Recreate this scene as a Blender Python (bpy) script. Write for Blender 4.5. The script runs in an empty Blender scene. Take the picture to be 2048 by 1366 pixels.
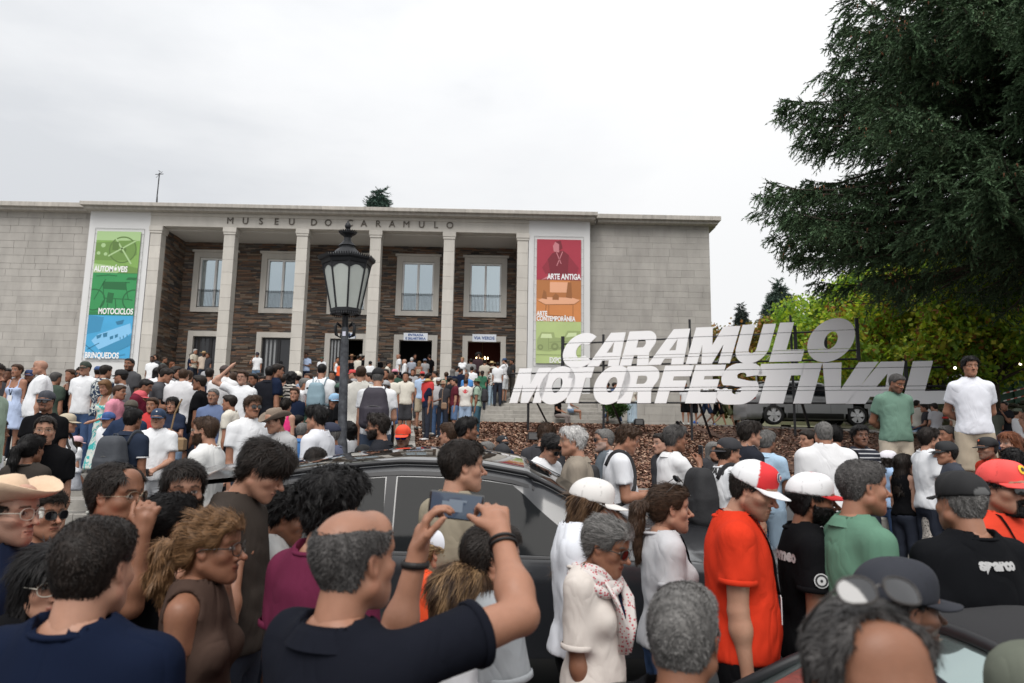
import bpy, bmesh, math, random, time
import numpy as np
from mathutils import Vector, Matrix
T0 = time.time()
random.seed(7); rng = np.random.default_rng(7)
sc = bpy.context.scene
R = math.radians
# ------------------------------------------------------------------ camera
FP = 1400.0; CZ = 2.03
TH = math.atan(204/1400); RO = R(0.93); YW = R(0.9)
cf = np.array([math.sin(YW)*math.cos(TH), math.cos(YW)*math.cos(TH), math.sin(TH)])
_r0 = np.array([math.cos(YW), -math.sin(YW), 0.]); _u0 = np.cross(_r0, cf)
cr = _r0*math.cos(RO)+_u0*math.sin(RO); cu = _u0*math.cos(RO)-_r0*math.sin(RO)
CAM = np.array([0, 0, CZ])
cam_d = bpy.data.cameras.new('camera'); cam = bpy.data.objects.new('camera', cam_d)
sc.collection.objects.link(cam); sc.camera = cam
m = Matrix.Identity(4)
for i in range(3):
    m[i][0] = cr[i]; m[i][1] = cu[i]; m[i][2] = -cf[i]; m[i][3] = CAM[i]
cam.matrix_world = m
cam_d.sensor_width = 36; cam_d.lens = FP/2048*36; cam_d.clip_end = 3000; cam_d.clip_start = 0.05
cam_d.dof.use_dof = True; cam_d.dof.focus_distance = 6.5; cam_d.dof.aperture_fstop = 3.4
def at(x, y, d):
    """point whose depth along +Y is d, measured in the 2048 px wide photograph"""
    v = cf+cr*(x-1024)/FP-cu*(y-683)/FP
    return v*(d/v[1])+CAM
# ------------------------------------------------------------------ sky and sun
SUN_E, SUN_A = R(54), R(192)     # elevation, compass angle from +Y clockwise: behind the camera, a little to its left
w = bpy.data.worlds.new('World'); sc.world = w; w.use_nodes = True
nt = w.node_tree; nt.nodes.clear()
def N(nt, t, **k):
    n = nt.nodes.new(t)
    for a, b in k.items():
        if a.startswith('i_'):
            n.inputs[int(a[2:]) if a[2:].isdigit() else a[2:]].default_value = b
        else: setattr(n, a, b)
    return n
sky = N(nt, 'ShaderNodeTexSky', sky_type='NISHITA', sun_disc=False, sun_elevation=SUN_E, sun_rotation=SUN_A, air_density=1.0, dust_density=2.0)
bg1 = N(nt, 'ShaderNodeBackground', i_1=0.08); nt.links.new(sky.outputs[0], bg1.inputs[0])
tc = N(nt, 'ShaderNodeTexCoord')
mp = N(nt, 'ShaderNodeMapping'); mp.inputs['Scale'].default_value = (1, 1, 2.6); mp.inputs['Location'].default_value = (0.35, 0.2, 0.1)
nt.links.new(tc.outputs['Generated'], mp.inputs[0])
n1 = N(nt, 'ShaderNodeTexNoise', i_Scale=1.7, i_Detail=5.0, i_Roughness=0.5, i_Distortion=0.3); nt.links.new(mp.outputs[0], n1.inputs['Vector'])
n2 = N(nt, 'ShaderNodeTexNoise', i_Scale=4.5, i_Detail=6.0, i_Roughness=0.55); nt.links.new(mp.outputs[0], n2.inputs['Vector'])
sx = N(nt, 'ShaderNodeSeparateXYZ'); nt.links.new(tc.outputs['Generated'], sx.inputs[0])
def MT(nt, op, a, b=None, c=None):
    n = N(nt, 'ShaderNodeMath', operation=op)
    for i, v in enumerate((a, b, c)):
        if v is None: continue
        if isinstance(v, (int, float)): n.inputs[i].default_value = v
        else: nt.links.new(v, n.inputs[i])
    return n.outputs[0]
# thin bright cloud everywhere, a thicker grey bank to the west (left)
dens = MT(nt, 'ADD', MT(nt, 'MULTIPLY', n1.outputs[0], 0.95), MT(nt, 'MULTIPLY', n2.outputs[0], 0.35))
dens = MT(nt, 'ADD', dens, MT(nt, 'MULTIPLY', sx.outputs[0], -0.62))
rp = N(nt, 'ShaderNodeValToRGB'); nt.links.new(dens, rp.inputs[0])
e = rp.color_ramp.elements
e[0].position = 0.50; e[0].color = (0.93, 0.935, 0.94, 1); e[1].position = 1.12 if False else 1.0; e[1].color = (0.69, 0.71, 0.74, 1)
e2 = rp.color_ramp.elements.new(0.74); e2.color = (0.86, 0.87, 0.885, 1)
up = MT(nt, 'MULTIPLY', MT(nt, 'POWER', MT(nt, 'MAXIMUM', sx.outputs[2], 0.0), 2.0), 0.75)
st = MT(nt, 'ADD', up, 1.0)
bg2 = N(nt, 'ShaderNodeBackground'); nt.links.new(rp.outputs[0], bg2.inputs[0]); nt.links.new(st, bg2.inputs[1])
mx = N(nt, 'ShaderNodeMixShader', i_0=0.96); nt.links.new(bg1.outputs[0], mx.inputs[1]); nt.links.new(bg2.outputs[0], mx.inputs[2])
wo = N(nt, 'ShaderNodeOutputWorld'); nt.links.new(mx.outputs[0], wo.inputs[0])
sun_d = bpy.data.lights.new('sun', 'SUN'); sun = bpy.data.objects.new('sun', sun_d); sc.collection.objects.link(sun)
sun_d.energy = 2.6; sun_d.angle = R(38); sun_d.color = (1, 0.965, 0.92)
sd = Vector((math.sin(SUN_A)*math.cos(SUN_E), math.cos(SUN_A)*math.cos(SUN_E), math.sin(SUN_E)))
sun.rotation_euler = sd.to_track_quat('Z', 'Y').to_euler(); sun.location = (-8, -8, 40)
sc.view_settings.view_transform = 'Standard'; sc.view_settings.look = 'None'
sc.view_settings.exposure = 0.0; sc.view_settings.gamma = 1.0; sc.view_settings.use_curve_mapping = False
sc.cycles.max_bounces = 6
# ------------------------------------------------------------------ materials
MATS = {}
def mat(name, col=(0.5, 0.5, 0.5), rough=0.7, metal=0.0, var=0.0, vscale=3.0, bump=0.0, bscale=40.0, col2=None, rnd=0.0, vcol=False,
        coat=0.0, emit=None, trans=0.0, ior=1.45, bdist=0.01, wave=None, spec=0.5, detail=6.0, streak=None, sheen=0.0, sss=0.0):
    if name in MATS: return MATS[name]
    M = bpy.data.materials.new(name); M.use_nodes = True; t = M.node_tree
    b = t.nodes['Principled BSDF']; L = t.links.new
    b.inputs['Roughness'].default_value = rough; b.inputs['Metallic'].default_value = metal
    b.inputs['Coat Weight'].default_value = coat; b.inputs['Transmission Weight'].default_value = trans; b.inputs['IOR'].default_value = ior
    b.inputs['Specular IOR Level'].default_value = spec
    if sheen: b.inputs['Sheen Weight'].default_value = sheen
    if sss:
        b.inputs['Subsurface Weight'].default_value = sss; b.inputs['Subsurface Radius'].default_value = (0.012, 0.005, 0.003); b.inputs['Subsurface Scale'].default_value = 1.0
    geo = N(t, 'ShaderNodeNewGeometry')
    if vcol:
        a = N(t, 'ShaderNodeAttribute', attribute_name='Col'); out = a.outputs['Color']
    else:
        a = N(t, 'ShaderNodeRGB'); a.outputs[0].default_value = (*col, 1); out = a.outputs[0]
    if var > 0:
        nz = N(t, 'ShaderNodeTexNoise', i_Scale=vscale, i_Detail=detail, i_Roughness=0.6)
        if streak:
            mpp = N(t, 'ShaderNodeMapping'); mpp.inputs['Scale'].default_value = streak; L(geo.outputs['Position'], mpp.inputs[0]); L(mpp.outputs[0], nz.inputs['Vector'])
        else: L(geo.outputs['Position'], nz.inputs['Vector'])
        if col2 is not None:
            mr = N(t, 'ShaderNodeMapRange', i_1=0.35, i_2=0.65); L(nz.outputs[0], mr.inputs[0])
            mm = N(t, 'ShaderNodeMix', data_type='RGBA'); L(mr.outputs[0], mm.inputs[0]); L(out, mm.inputs[6]); mm.inputs[7].default_value = (*col2, 1); out = mm.outputs[2]
        else:
            v = MT(t, 'MULTIPLY_ADD', nz.outputs[0], 2*var, 1-var)
            mm = N(t, 'ShaderNodeVectorMath', operation='SCALE'); L(out, mm.inputs[0]); L(v, mm.inputs[3]); out = mm.outputs[0]
    if rnd > 0:
        oi = N(t, 'ShaderNodeObjectInfo'); v = MT(t, 'MULTIPLY_ADD', oi.outputs['Random'], 2*rnd, 1-rnd)
        mm = N(t, 'ShaderNodeVectorMath', operation='SCALE'); L(out, mm.inputs[0]); L(v, mm.inputs[3]); out = mm.outputs[0]
    L(out, b.inputs['Base Color'])
    if bump > 0:
        nb = N(t, 'ShaderNodeTexNoise', i_Scale=bscale, i_Detail=5.0, i_Roughness=0.6); L(geo.outputs['Position'], nb.inputs['Vector'])
        hh = nb.outputs[0]
        bp = N(t, 'ShaderNodeBump', i_0=bump, i_1=bdist); L(hh, bp.inputs['Height']); L(bp.outputs[0], b.inputs['Normal'])
    if emit: b.inputs['Emission Color'].default_value = (*emit[0], 1); b.inputs['Emission Strength'].default_value = emit[1]
    MATS[name] = M; return M
# ------------------------------------------------------------------ object helpers
COL = sc.collection
def tag(o, label=None, cat=None, group=None, kind=None):
    if label: o['label'] = label
    if cat: o['category'] = cat
    if group: o['group'] = group
    if kind: o['kind'] = kind
    return o
def empty(name, loc=(0, 0, 0), rz=0.0, label=None, cat=None, group=None):
    o = bpy.data.objects.new(name, None); COL.objects.link(o); o.location = loc; o.rotation_euler[2] = rz
    o.empty_display_size = 0.1
    return tag(o, label, cat, group)
def add(name, me, material=None, parent=None, loc=None, kind=None):
    o = bpy.data.objects.new(name, me); COL.objects.link(o)
    if material is not None and not me.materials:
        for q in (material if isinstance(material, (list, tuple)) else [material]): me.materials.append(q)
    if parent is not None: o.parent = parent
    if loc is not None: o.location = loc
    if kind: o['kind'] = kind
    return o
def mesh_np(name, V, F, smooth=False, cols=None, mi=None):
    """F: (n,3) or (n,4) array, or list of such arrays"""
    me = bpy.data.meshes.new(name); V = np.asarray(V, np.float32)
    Fs = F if isinstance(F, list) and len(F) and not (isinstance(F[0], (tuple, list)) and np.isscalar(F[0][0])) else [F]
    Fs = [np.asarray(q, np.int32) for q in Fs if len(q)]
    loops = np.concatenate([q.ravel() for q in Fs]) if Fs else np.zeros(0, np.int32)
    tot = np.concatenate([np.full(len(q), q.shape[1], np.int32) for q in Fs]) if Fs else np.zeros(0, np.int32)
    st = np.zeros(len(tot), np.int32); st[1:] = np.cumsum(tot)[:-1]
    me.vertices.add(len(V)); me.vertices.foreach_set('co', V.ravel())
    me.loops.add(len(loops)); me.loops.foreach_set('vertex_index', loops)
    me.polygons.add(len(tot)); me.polygons.foreach_set('loop_start', st)
    try: me.polygons.foreach_set('loop_total', tot)
    except Exception: pass
    if mi is not None: me.polygons.foreach_set('material_index', np.asarray(mi, np.int32))
    me.update(calc_edges=True)
    me.polygons.foreach_set('use_smooth', np.full(len(tot), bool(smooth)))
    if cols is not None:
        at_ = me.color_attributes.new('Col', 'FLOAT_COLOR', 'POINT')
        c4 = np.ones((len(V), 4), np.float32); c4[:, :3] = cols; at_.data.foreach_set('color', c4.ravel())
    me.validate(clean_customdata=False)
    return me
class MB:
    """collects simple shapes into one mesh"""
    def __init__(s): s.v = []; s.q = []; s.t = []; s.n = 0; s.c = []
    def raw(s, V, Q=(), T=(), c=None):
        V = np.asarray(V, float); s.v.append(V)
        if len(Q): s.q.append(np.asarray(Q)+s.n)
        if len(T): s.t.append(np.asarray(T)+s.n)
        s.n += len(V); s.c.append(np.tile(np.array(c if c is not None else (1, 1, 1.)), (len(V), 1)))
        return s
    def box(s, x0, x1, y0, y1, z0, z1, M=None, c=None, b=0.0):
        if b > 0:
            P = []
            for z, k in ((z0, b), (z0+b, 0), (z1-b, 0), (z1, b)):
                P += [(x0+k, y0+k, z), (x1-k, y0+k, z), (x1-k, y1-k, z), (x0+k, y1-k, z)]
            V = np.array(P); Q = [(3, 2, 1, 0), (12, 13, 14, 15)]
            for l in range(3):
                for i in range(4):
                    j = (i+1) % 4; Q.append((l*4+i, l*4+j, l*4+4+j, l*4+4+i))
        else:
            V = np.array([(x0, y0, z0), (x1, y0, z0), (x1, y1, z0), (x0, y1, z0), (x0, y0, z1), (x1, y0, z1), (x1, y1, z1), (x0, y1, z1)])
            Q = [(3, 2, 1, 0), (4, 5, 6, 7), (0, 1, 5, 4), (1, 2, 6, 5), (2, 3, 7, 6), (3, 0, 4, 7)]
        if M is not None: V = V@np.array(M)[:3, :3].T+np.array(M)[:3, 3]
        return s.raw(V, Q, c=c)
    def tube(s, pts, r, n=8, caps=True, c=None, flat=None):
        pts = np.asarray(pts, float); k = len(pts); rr = np.full(k, r) if np.isscalar(r) else np.asarray(r, float)
        tg = np.gradient(pts, axis=0); tg /= np.linalg.norm(tg, axis=1)[:, None]+1e-9
        ref = np.array([0, 0, 1.]) if abs(tg[0, 2]) < 0.9 else np.array([1., 0, 0])
        V = []; a = np.linspace(0, 2*np.pi, n, endpoint=False)
        for i in range(k):
            x = np.cross(ref, tg[i]); x /= np.linalg.norm(x)+1e-9; y = np.cross(tg[i], x); ref = y if flat is None else ref
            f1, f2 = (1, 1) if flat is None else flat
            V.append(pts[i]+rr[i]*(f1*np.cos(a)[:, None]*x+f2*np.sin(a)[:, None]*y))
        V = np.concatenate(V); Q = []
        i0 = np.arange(k-1)[:, None]*n; j = np.arange(n)[None]; j2 = (j+1) % n
        Q = np.stack([i0+j, i0+j2, i0+n+j2, i0+n+j], -1).reshape(-1, 4)
        T = []
        if caps:
            V = np.concatenate([V, pts[:1], pts[-1:]]); c0 = k*n
            T = [(c0, (q+1) % n, q) for q in range(n)]+[(c0+1, (k-1)*n+q, (k-1)*n+(q+1) % n) for q in range(n)]
        return s.raw(V, Q, T, c=c)
    def lathe(s, prof, n=16, loc=(0, 0, 0), c=None, ph=0.0):
        a = np.linspace(0, 2*np.pi, n, endpoint=False)+ph
        V = np.concatenate([np.stack([r_*np.cos(a), r_*np.sin(a), np.full(n, z_)], 1) for r_, z_ in prof])+np.array(loc); k = len(prof)
        i0 = np.arange(k-1)[:, None]*n; j = np.arange(n)[None]; j2 = (j+1) % n
        Q = np.stack([i0+j, i0+j2, i0+n+j2, i0+n+j], -1).reshape(-1, 4)
        return s.raw(V, Q, c=c)
    def prism(s, poly, y0, y1, M=None, c=None):
        """polygon in xz, extruded along y (convex fan or ngon handled by triangulation outside)"""
        n = len(poly); V = [(p[0], y0, p[1]) for p in poly]+[(p[0], y1, p[1]) for p in poly]
        from mathutils.geometry import tessellate_polygon
        tri = tessellate_polygon([[Vector((p[0], p[1], 0)) for p in poly]])
        T = [tuple(t) for t in tri]+[tuple(q+n for q in t[::-1]) for t in tri]
        Q = [(i, (i+1) % n, n+(i+1) % n, n+i) for i in range(n)]
        V = np.array(V, float)
        if M is not None: V = V@np.array(M)[:3, :3].T+np.array(M)[:3, 3]
        return s.raw(V, Q, T, c=c)
    def mesh(s, name, smooth=False, vcol=False):
        V = np.concatenate(s.v); F = []
        if s.q: F.append(np.concatenate([np.asarray(q).reshape(-1, 4) for q in s.q]))
        if s.t: F.append(np.concatenate([np.asarray(q).reshape(-1, 3) for q in s.t]))
        return mesh_np(name, V, F, smooth, np.concatenate(s.c) if vcol else None)
    def build(s, name, material, parent=None, smooth=False, loc=None, kind=None, vcol=False, fix=False):
        me = s.mesh(name, smooth, vcol)
        if fix:
            bm = bmesh.new(); bm.from_mesh(me); bmesh.ops.recalc_face_normals(bm, faces=bm.faces); bm.to_mesh(me); bm.free()
        return add(name, me, material, parent, loc, kind)
def text(name, body, size, material, parent=None, M=None, ext=0.004, off=0.0, sx=1.0, shear=0.0, align='LEFT', sp=1.0):
    cu_ = bpy.data.curves.new(name, 'FONT'); cu_.body = body; cu_.size = size; cu_.extrude = ext; cu_.offset = off; cu_.align_x = align
    cu_.shear = shear; cu_.space_character = sp; cu_.resolution_u = 4
    o = bpy.data.objects.new(name, cu_); COL.objects.link(o)
    me = bpy.data.meshes.new_from_object(o); bpy.data.objects.remove(o); me.name = name
    me.transform(Matrix.Diagonal((sx, 1, 1, 1)))
    # default text lies in xy facing +z: stand it up facing -y
    me.transform(Matrix.Rotation(R(90), 4, 'X'))
    if M is not None: me.transform(M)
    me.materials.clear()
    return add(name, me, material, parent)
_cube = MB().box(-.5, .5, -.5, .5, -.5, .5).mesh('block')
def fbm(P, s=0):
    x, y, z = P[:, 0], P[:, 1], P[:, 2]
    return (np.sin(x*1.7+s+2*np.sin(y*1.1+s*2))+np.sin(y*2.3+1.3*s+1.7*np.sin(z*1.9+s))+np.sin(z*2.9+.7*s+1.5*np.sin(x*2.1-s)))/3
# ------------------------------------------------------------------ lie of the land
XM = -1.35       # plaza to the left of this line, bark bed to the right; the line runs outwards as it goes back
def xm(y): return -.128*min(max(y, 10.4), 27)
def ground(x, y):
    s = 0.072*y
    if x < xm(y):
        if y < 10.5: return s
        if y < 13.3: return 0.756+0.166*(int((y-10.5)/0.467)+1)
        if y < 27: return 1.752+0.0794*(y-13.3)
    else:
        if y < 14.5: return s
        if x > 7.2:
            t_ = min(1, (x-7.2)/4.3); yt = 27-8.4*t_; zt = 2.842-.39*t_
            if y < yt: return 1.055+(zt-1.055)*(y-14.5)/(yt-14.5)
            if t_ >= 1: return 2.45+(y-18.6)*.065 if y < 24 else 2.8
            return zt
        if y < 27: return 1.04+0.144*(y-14.5)
    if y < 27.6: return 2.84
    if y < 30.4 and -19 < x < 4: return 2.84+0.17*(int((y-27.6)/0.35)+1)
    if y < 40 and -19 < x < 4: return 4.2
    return 2.84
# ================================================================== SETTING
asphalt = mat('asphalt', (0.05, 0.05, 0.052), 0.9, var=0.35, vscale=1.2, bump=0.5, bscale=120)
paving = mat('paving', (0.24, 0.225, 0.2), 0.85, var=0.3, vscale=2.5, bump=0.4, bscale=60)
granite = mat('granite', (0.30, 0.285, 0.26), 0.85, var=0.38, vscale=5, bump=0.6, bscale=45, rnd=0.15)
ashlar = mat('ashlar', (0.355, 0.337, 0.313), 0.88, var=0.40, vscale=1.5, bump=0.45, bscale=22, rnd=0.07, streak=(1, 1, 0.35))
limestone = mat('limestone', (0.50, 0.475, 0.435), 0.85, var=0.20, vscale=1.6, bump=0.3, bscale=30, rnd=0.07, streak=(1.5, 1.5, 0.4))
corn_m = mat('cornice_stone', (0.40, 0.375, 0.34), 0.9, var=0.42, vscale=2.6, bump=0.3, bscale=30, rnd=0.1, streak=(2.5, 1, 0.5))
mortar = mat('mortar', (0.29, 0.275, 0.255), 0.95)
slate_m = mat('slate_stone', rough=0.75, vcol=True, var=0.3, vscale=12, bump=0.5, bscale=60)
plaster = mat('white_plaster', (0.62, 0.62, 0.62), 0.8, var=0.06, vscale=0.8)
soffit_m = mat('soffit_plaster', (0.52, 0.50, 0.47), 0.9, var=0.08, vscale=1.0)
white_pvc = mat('white_window_frame', (0.72, 0.72, 0.71), 0.45)
glass_ref = mat('window_glass', (0.50, 0.57, 0.60), 0.05, metal=0.92)
curtain_m = mat('pale_curtain', (0.55, 0.57, 0.58), 0.9)
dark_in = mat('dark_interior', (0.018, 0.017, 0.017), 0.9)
iron = mat('wrought_iron', (0.02, 0.021, 0.024), 0.55, var=0.3, vscale=20, metal=0.3)
blackp = mat('black_metal', (0.012, 0.012, 0.014), 0.5)
bark_m = mat('bark_soil', (0.10, 0.055, 0.038), 0.95, var=0.4, vscale=9, bump=1.0, bscale=50, bdist=0.03)
grass_m = mat('grass_ground', (0.07, 0.085, 0.03), 0.95, var=0.5, vscale=1.5, bump=0.8, bscale=30, col2=(0.10, 0.08, 0.045))

def sheet(name, x0, x1, ys, zs, m, dz=0.0):
    V = []
    for y, z in zip(ys, zs): V += [(x0, y, z+dz), (x1, y, z+dz)]
    Q = [(2*i, 2*i+1, 2*i+3, 2*i+2) for i in range(len(ys)-1)]
    return add(name, mesh_np(name, V, np.array(Q)), m, kind='structure')
sheet('ground', -400, 400, [-60, 0, 10.4, 14.4, 27.3, 45, 90, 160, 420, 1500], [-4.5, -.05, .70, .95, 2.78, 2.78, 4, 9, 30, 40], grass_m)
sheet('road', -60, 60, [-30, 14.35], [-2.16, 1.033], asphalt)
# kerb in front of the bark bed, in separate stones
kb = empty('kerb', (0, 0, 0)); kb['kind'] = 'structure'
for i in range(23):
    o = add('kerb_stone', _cube, None, kb, (-1.4+i*0.9, 14.45, 1.02)); o.scale = (0.885, 0.2, 0.28)
_cube.materials.append(granite)
def strip2(name, ys, zs, fa, fb, m, dz=0.0):
    V = []
    for y, z in zip(ys, zs): V += [(fa(y), y, z+dz), (fb(y), y, z+dz)]
    return add(name, mesh_np(name, V, np.array([(2*i, 2*i+1, 2*i+3, 2*i+2) for i in range(len(ys)-1)])), m, kind='structure')
strip2('mulch_bed', [14.55, 18, 22, 27.0], [1.045, 1.54, 2.12, 2.84], lambda y: xm(y)+.1, lambda y: 7.2, bark_m)
sheet('upper_path', -60, 60, [27.0, 45], [2.84, 2.84], paving, 0.004)
# bark chips lying on the bed
n = 38000
u = rng.random(n)**1.25; cy = 14.6+u*12.2; cx = -.128*cy+0.15+rng.random(n)*(7.2+.128*cy)
cz = 1.04+0.144*(cy-14.5)+0.012+rng.random(n)*0.02
a = rng.random(n)*6.28; L_ = 0.025+rng.random(n)*0.045; W_ = 0.012+rng.random(n)*0.02
t1 = np.stack([np.cos(a), np.sin(a), (rng.random(n)-.5)*1.1], 1); t2 = np.stack([-np.sin(a), np.cos(a), (rng.random(n)-.5)*1.1], 1)
c = np.stack([cx, cy, cz], 1)
V = np.stack([c-t1*L_[:, None]-t2*W_[:, None], c+t1*L_[:, None]-t2*W_[:, None], c+t1*L_[:, None]*.8+t2*W_[:, None], c-t1*L_[:, None]*.7+t2*W_[:, None]], 1).reshape(-1, 3)
base = np.array([(0.20, 0.095, 0.06), (0.30, 0.17, 0.11), (0.11, 0.055, 0.038), (0.36, 0.24, 0.17), (0.16, 0.08, 0.055)])[rng.integers(0, 5, n)]*(0.7+0.6*rng.random((n, 1)))
chips = add('bark_chips', mesh_np('bark_chips', V, np.arange(4*n).reshape(-1, 4), cols=np.repeat(base, 4, 0)), mat('bark_chip', vcol=True, rough=0.85), kind='stuff')
# plaza left of the bed, with the lower flight in front of it
strip2('plaza', [13.3, 20, 27.0], [1.752, 2.284, 2.84], lambda y: -60, xm, paving, 0.004)
fl = empty('lower_stairs', (0, 10.5, 0)); fl['kind'] = 'structure'
for k in range(6):
    for j in range(10):
        x1 = xm(10.6+.467*k)-j*1.6; b = MB().box(x1-1.592, x1, 0, 0.49 if k < 5 else 0.47, -0.25, 0, b=0.012)
        b.build('step', granite, fl, loc=(0, k*0.467+0.002*(j % 2), 0.756+0.166*(k+1)))
q = MB()
for ya, yb_, z_ in ((10.45, 13.3, 1.80), (13.3, 18, 1.95), (18, 22.5, 2.3), (22.5, 27, 2.6)):
    q.raw([(xm(ya), ya-10.5, .2), (xm(ya)+.16, ya-10.5, .2), (xm(yb_)+.16, yb_-10.5, .2), (xm(yb_), yb_-10.5, .2), (xm(ya), ya-10.5, 1.2 if ya < 11 else z_-.12), (xm(ya)+.16, ya-10.5, 1.2 if ya < 11 else z_-.12), (xm(yb_)+.16, yb_-10.5, z_+.1), (xm(yb_), yb_-10.5, z_+.1)], [(4, 5, 6, 7), (0, 1, 5, 4), (1, 2, 6, 5), (2, 3, 7, 6), (3, 0, 4, 7)])
q.build('side_wall', granite, fl, loc=(0, 0, 0))
up_ = empty('upper_stairs', (0, 27.6, 0)); up_['kind'] = 'structure'
for k in range(8):
    xr = 4.0 if k > 2 else 5.3-0.45*k
    x = xr
    while x > -19:
        wd = random.uniform(0.75, 1.5) if x > -6 else 4.5
        wd = min(wd, x+19.2)
        if wd < 0.1: break
        g = random.uniform(0.004, 0.012)
        MB().box(x-wd+g, x, random.uniform(-.008, .008), 0.42, -0.168, 0, b=0.014).build('step', granite, up_, loc=(0, k*0.35, 2.84+0.17*(k+1)))
        x -= wd
MB().box(4.0, 4.6, 1.0, 3.4, 2.84, 3.9, b=0.02).build('cheek_wall', ashlar, up_)
# ================================================================== MUSEUM
mu = empty('museum_building', (-4.7, 31, 2.84), label='long stone museum with a slate walled colonnade above the steps', cat='museum')
def part(mb, name, m, **k):
    me = mb.mesh(name); me.transform(Matrix.Translation((4.7, -31, -2.84))); o = add(name, me, m, mu)
    for a_, b_ in k.items(): o[a_] = b_
    return o
def blockpart(name, x0, x1, y0, y1, z0, z1, m, parent=mu, off=(4.7, -31, -2.84)):
    key = m.name
    if key not in BL:
        q = MB().box(-.5, .5, -.5, .5, -.5, .5, b=0.012).mesh(name); q.materials.append(m); BL[key] = q
    o = add(name, BL[key], None, parent); o.location = ((x0+x1)/2+off[0], (y0+y1)/2+off[1], (z0+z1)/2+off[2]); o.scale = (x1-x0, y1-y0, z1-z0)
    return o
BL = {}
WY = 31.6     # wing wall plane
ZT = 12.3
part(MB().box(-44, -18.78, WY, WY+10, 2.6, ZT), 'wall', mortar, label='plain stone left wing')
part(MB().box(3.99, 9.66, WY, WY+10, 2.6, ZT), 'wall', mortar, label='plain stone right wing')
nblk = 0
low = MB()
for (xa, xb) in ((3.995, 9.66), (-25.4, -18.79)):
    z = 2.84; r_ = 0
    while z < ZT-0.05:
        hh = random.choice([0.3, 0.34, 0.27, 0.38]); hh = min(hh, ZT-z) if ZT-z > 0.2 else ZT-z
        if ZT-(z+hh) < 0.12: hh = ZT-z
        x = xa; first = True
        while x < xb-0.001:
            wd = random.uniform(0.5, 1.25)*(0.6 if first and r_ % 2 else 1); first = False
            if xb-(x+wd) < 0.3: wd = xb-x
            p = random.uniform(0.016, 0.026)
            hidden = (xa < 0 and (z < 4.9 or x < -24.6))
            if hidden or nblk > 297: low.box(x+.006, x+wd-.006, WY-p, WY+.02, z+.006, z+hh-.006)
            else:
                # some blocks are split in two thinner courses
                blockpart('block', x+.0035, x+wd-.0035, WY-p, WY+.02, z+.0035, z+hh-.0035, ashlar); nblk += 1
            x += wd
        z += hh; r_ += 1
x = -44
while x < -25.4:
    low.box(x+.006, min(x+3, -25.4)-.006, WY-.02, WY+.02, 2.9, ZT); x += 3
part(low, 'lower_blocks', ashlar, kind='stuff')
# central block: white boarded bays left and right of the colonnade
part(MB().box(-18.76, -16.02, 31.0, 34, 2.84, 12.19), 'panel', plaster)
part(MB().box(1.18, 3.985, 31.0, 34, 2.84, 12.19), 'panel', plaster)
# beam over the columns, with joints
part(MB().box(-16.02, 1.18, 30.98, 31.5, 11.55, 12.19), 'beam', limestone)
part(MB().box(-16.02, 1.18, 30.93, 30.98, 12.03, 12.17), 'beam_moulding', limestone)
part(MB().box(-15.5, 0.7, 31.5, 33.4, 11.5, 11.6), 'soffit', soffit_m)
part(MB().box(-16.0, 1.16, 30.9, 36, 2.9, 4.2), 'porch_floor', granite)
CX = [-15.74, -12.42, -9.13, -5.80, -2.45, 0.91]
for i, cx_ in enumerate(CX):
    col = empty('column', (cx_+4.7, 0, 4.2-2.84)); col.parent = mu
    z = 0.0; hw = 0.245
    while z < 7.02:
        hh = 0.585 if z < 6.4 else 7.02-z
        o = blockpart('block', -hw, hw, -hw+0.25-0.0, hw+0.25, z+.003, z+hh-.003, limestone, col, (0, 0, 0))
        o.rotation_euler[2] = 0; z += hh
    MB().box(-hw-.03, hw+.03, -.03, .54, 7.02, 7.12, b=.01).build('capital', limestone, col)
    MB().box(-hw-.055, hw+.055, -.055, .565, 7.12, 7.35, b=.02).build('capital', limestone, col)
# cornice in stone lengths
def cornice(x0, x1, yf, z0, z1, back):
    x = x0
    while x < x1-.01:
        wd = min(1.08, x1-x)
        part(MB().box(x+.004, x+wd-.004, yf, back, z0+.09, z1, b=.01), 'cornice_stone', corn_m); x += wd
    part(MB().box(x0+.1, x1-.1, yf+.16, back, z0-.03, z0+.088), 'cornice_moulding', corn_m)
cornice(-18.97, 4.27, 30.42, 12.21, 12.47, 31.2)
cornice(4.275, 10.08, 31.05, 12.3, 12.6, 31.9)
cornice(-30, -18.975, 31.05, 12.3, 12.6, 31.9)
part(MB().box(9.67, 10.07, 31.9, 40, 12.33, 12.6), 'cornice_stone', corn_m)
part(MB().box(-19, 4.3, 31.2, 40, 12.2, 12.5), 'roof_slab', corn_m)
roof_m = mat('roof_tiles', (0.22, 0.17, 0.13), 0.9, var=0.3)
for px_ in (-17.3, 2.8):
    q = MB(); q.raw([(px_-1.9, 31.3, 12.5), (px_+1.9, 31.3, 12.5), (px_+1.9, 35, 12.5), (px_-1.9, 35, 12.5), (px_, 32.6, 12.93)], (), [(0, 1, 4), (1, 2, 4), (2, 3, 4), (3, 0, 4)])
    part(q, 'roof', roof_m)
# slate wall behind the colonnade
WC = [-13.92, -10.66, -7.40, -4.10, -0.81]
holes = [(c_-1.04, c_+1.04, 8.05, 11.0) for c_ in WC]+[(c_-1.04, c_+1.04, 4.2, 7.12) for c_ in WC]
BY = 33.4
pal = np.array([(0.095, 0.066, 0.048), (0.135, 0.080, 0.052), (0.072, 0.062, 0.055), (0.125, 0.108, 0.09), (0.05, 0.046, 0.044), (0.155, 0.115, 0.083), (0.082, 0.056, 0.044), (0.15, 0.085, 0.052)])
sl = MB(); bk = MB()
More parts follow.
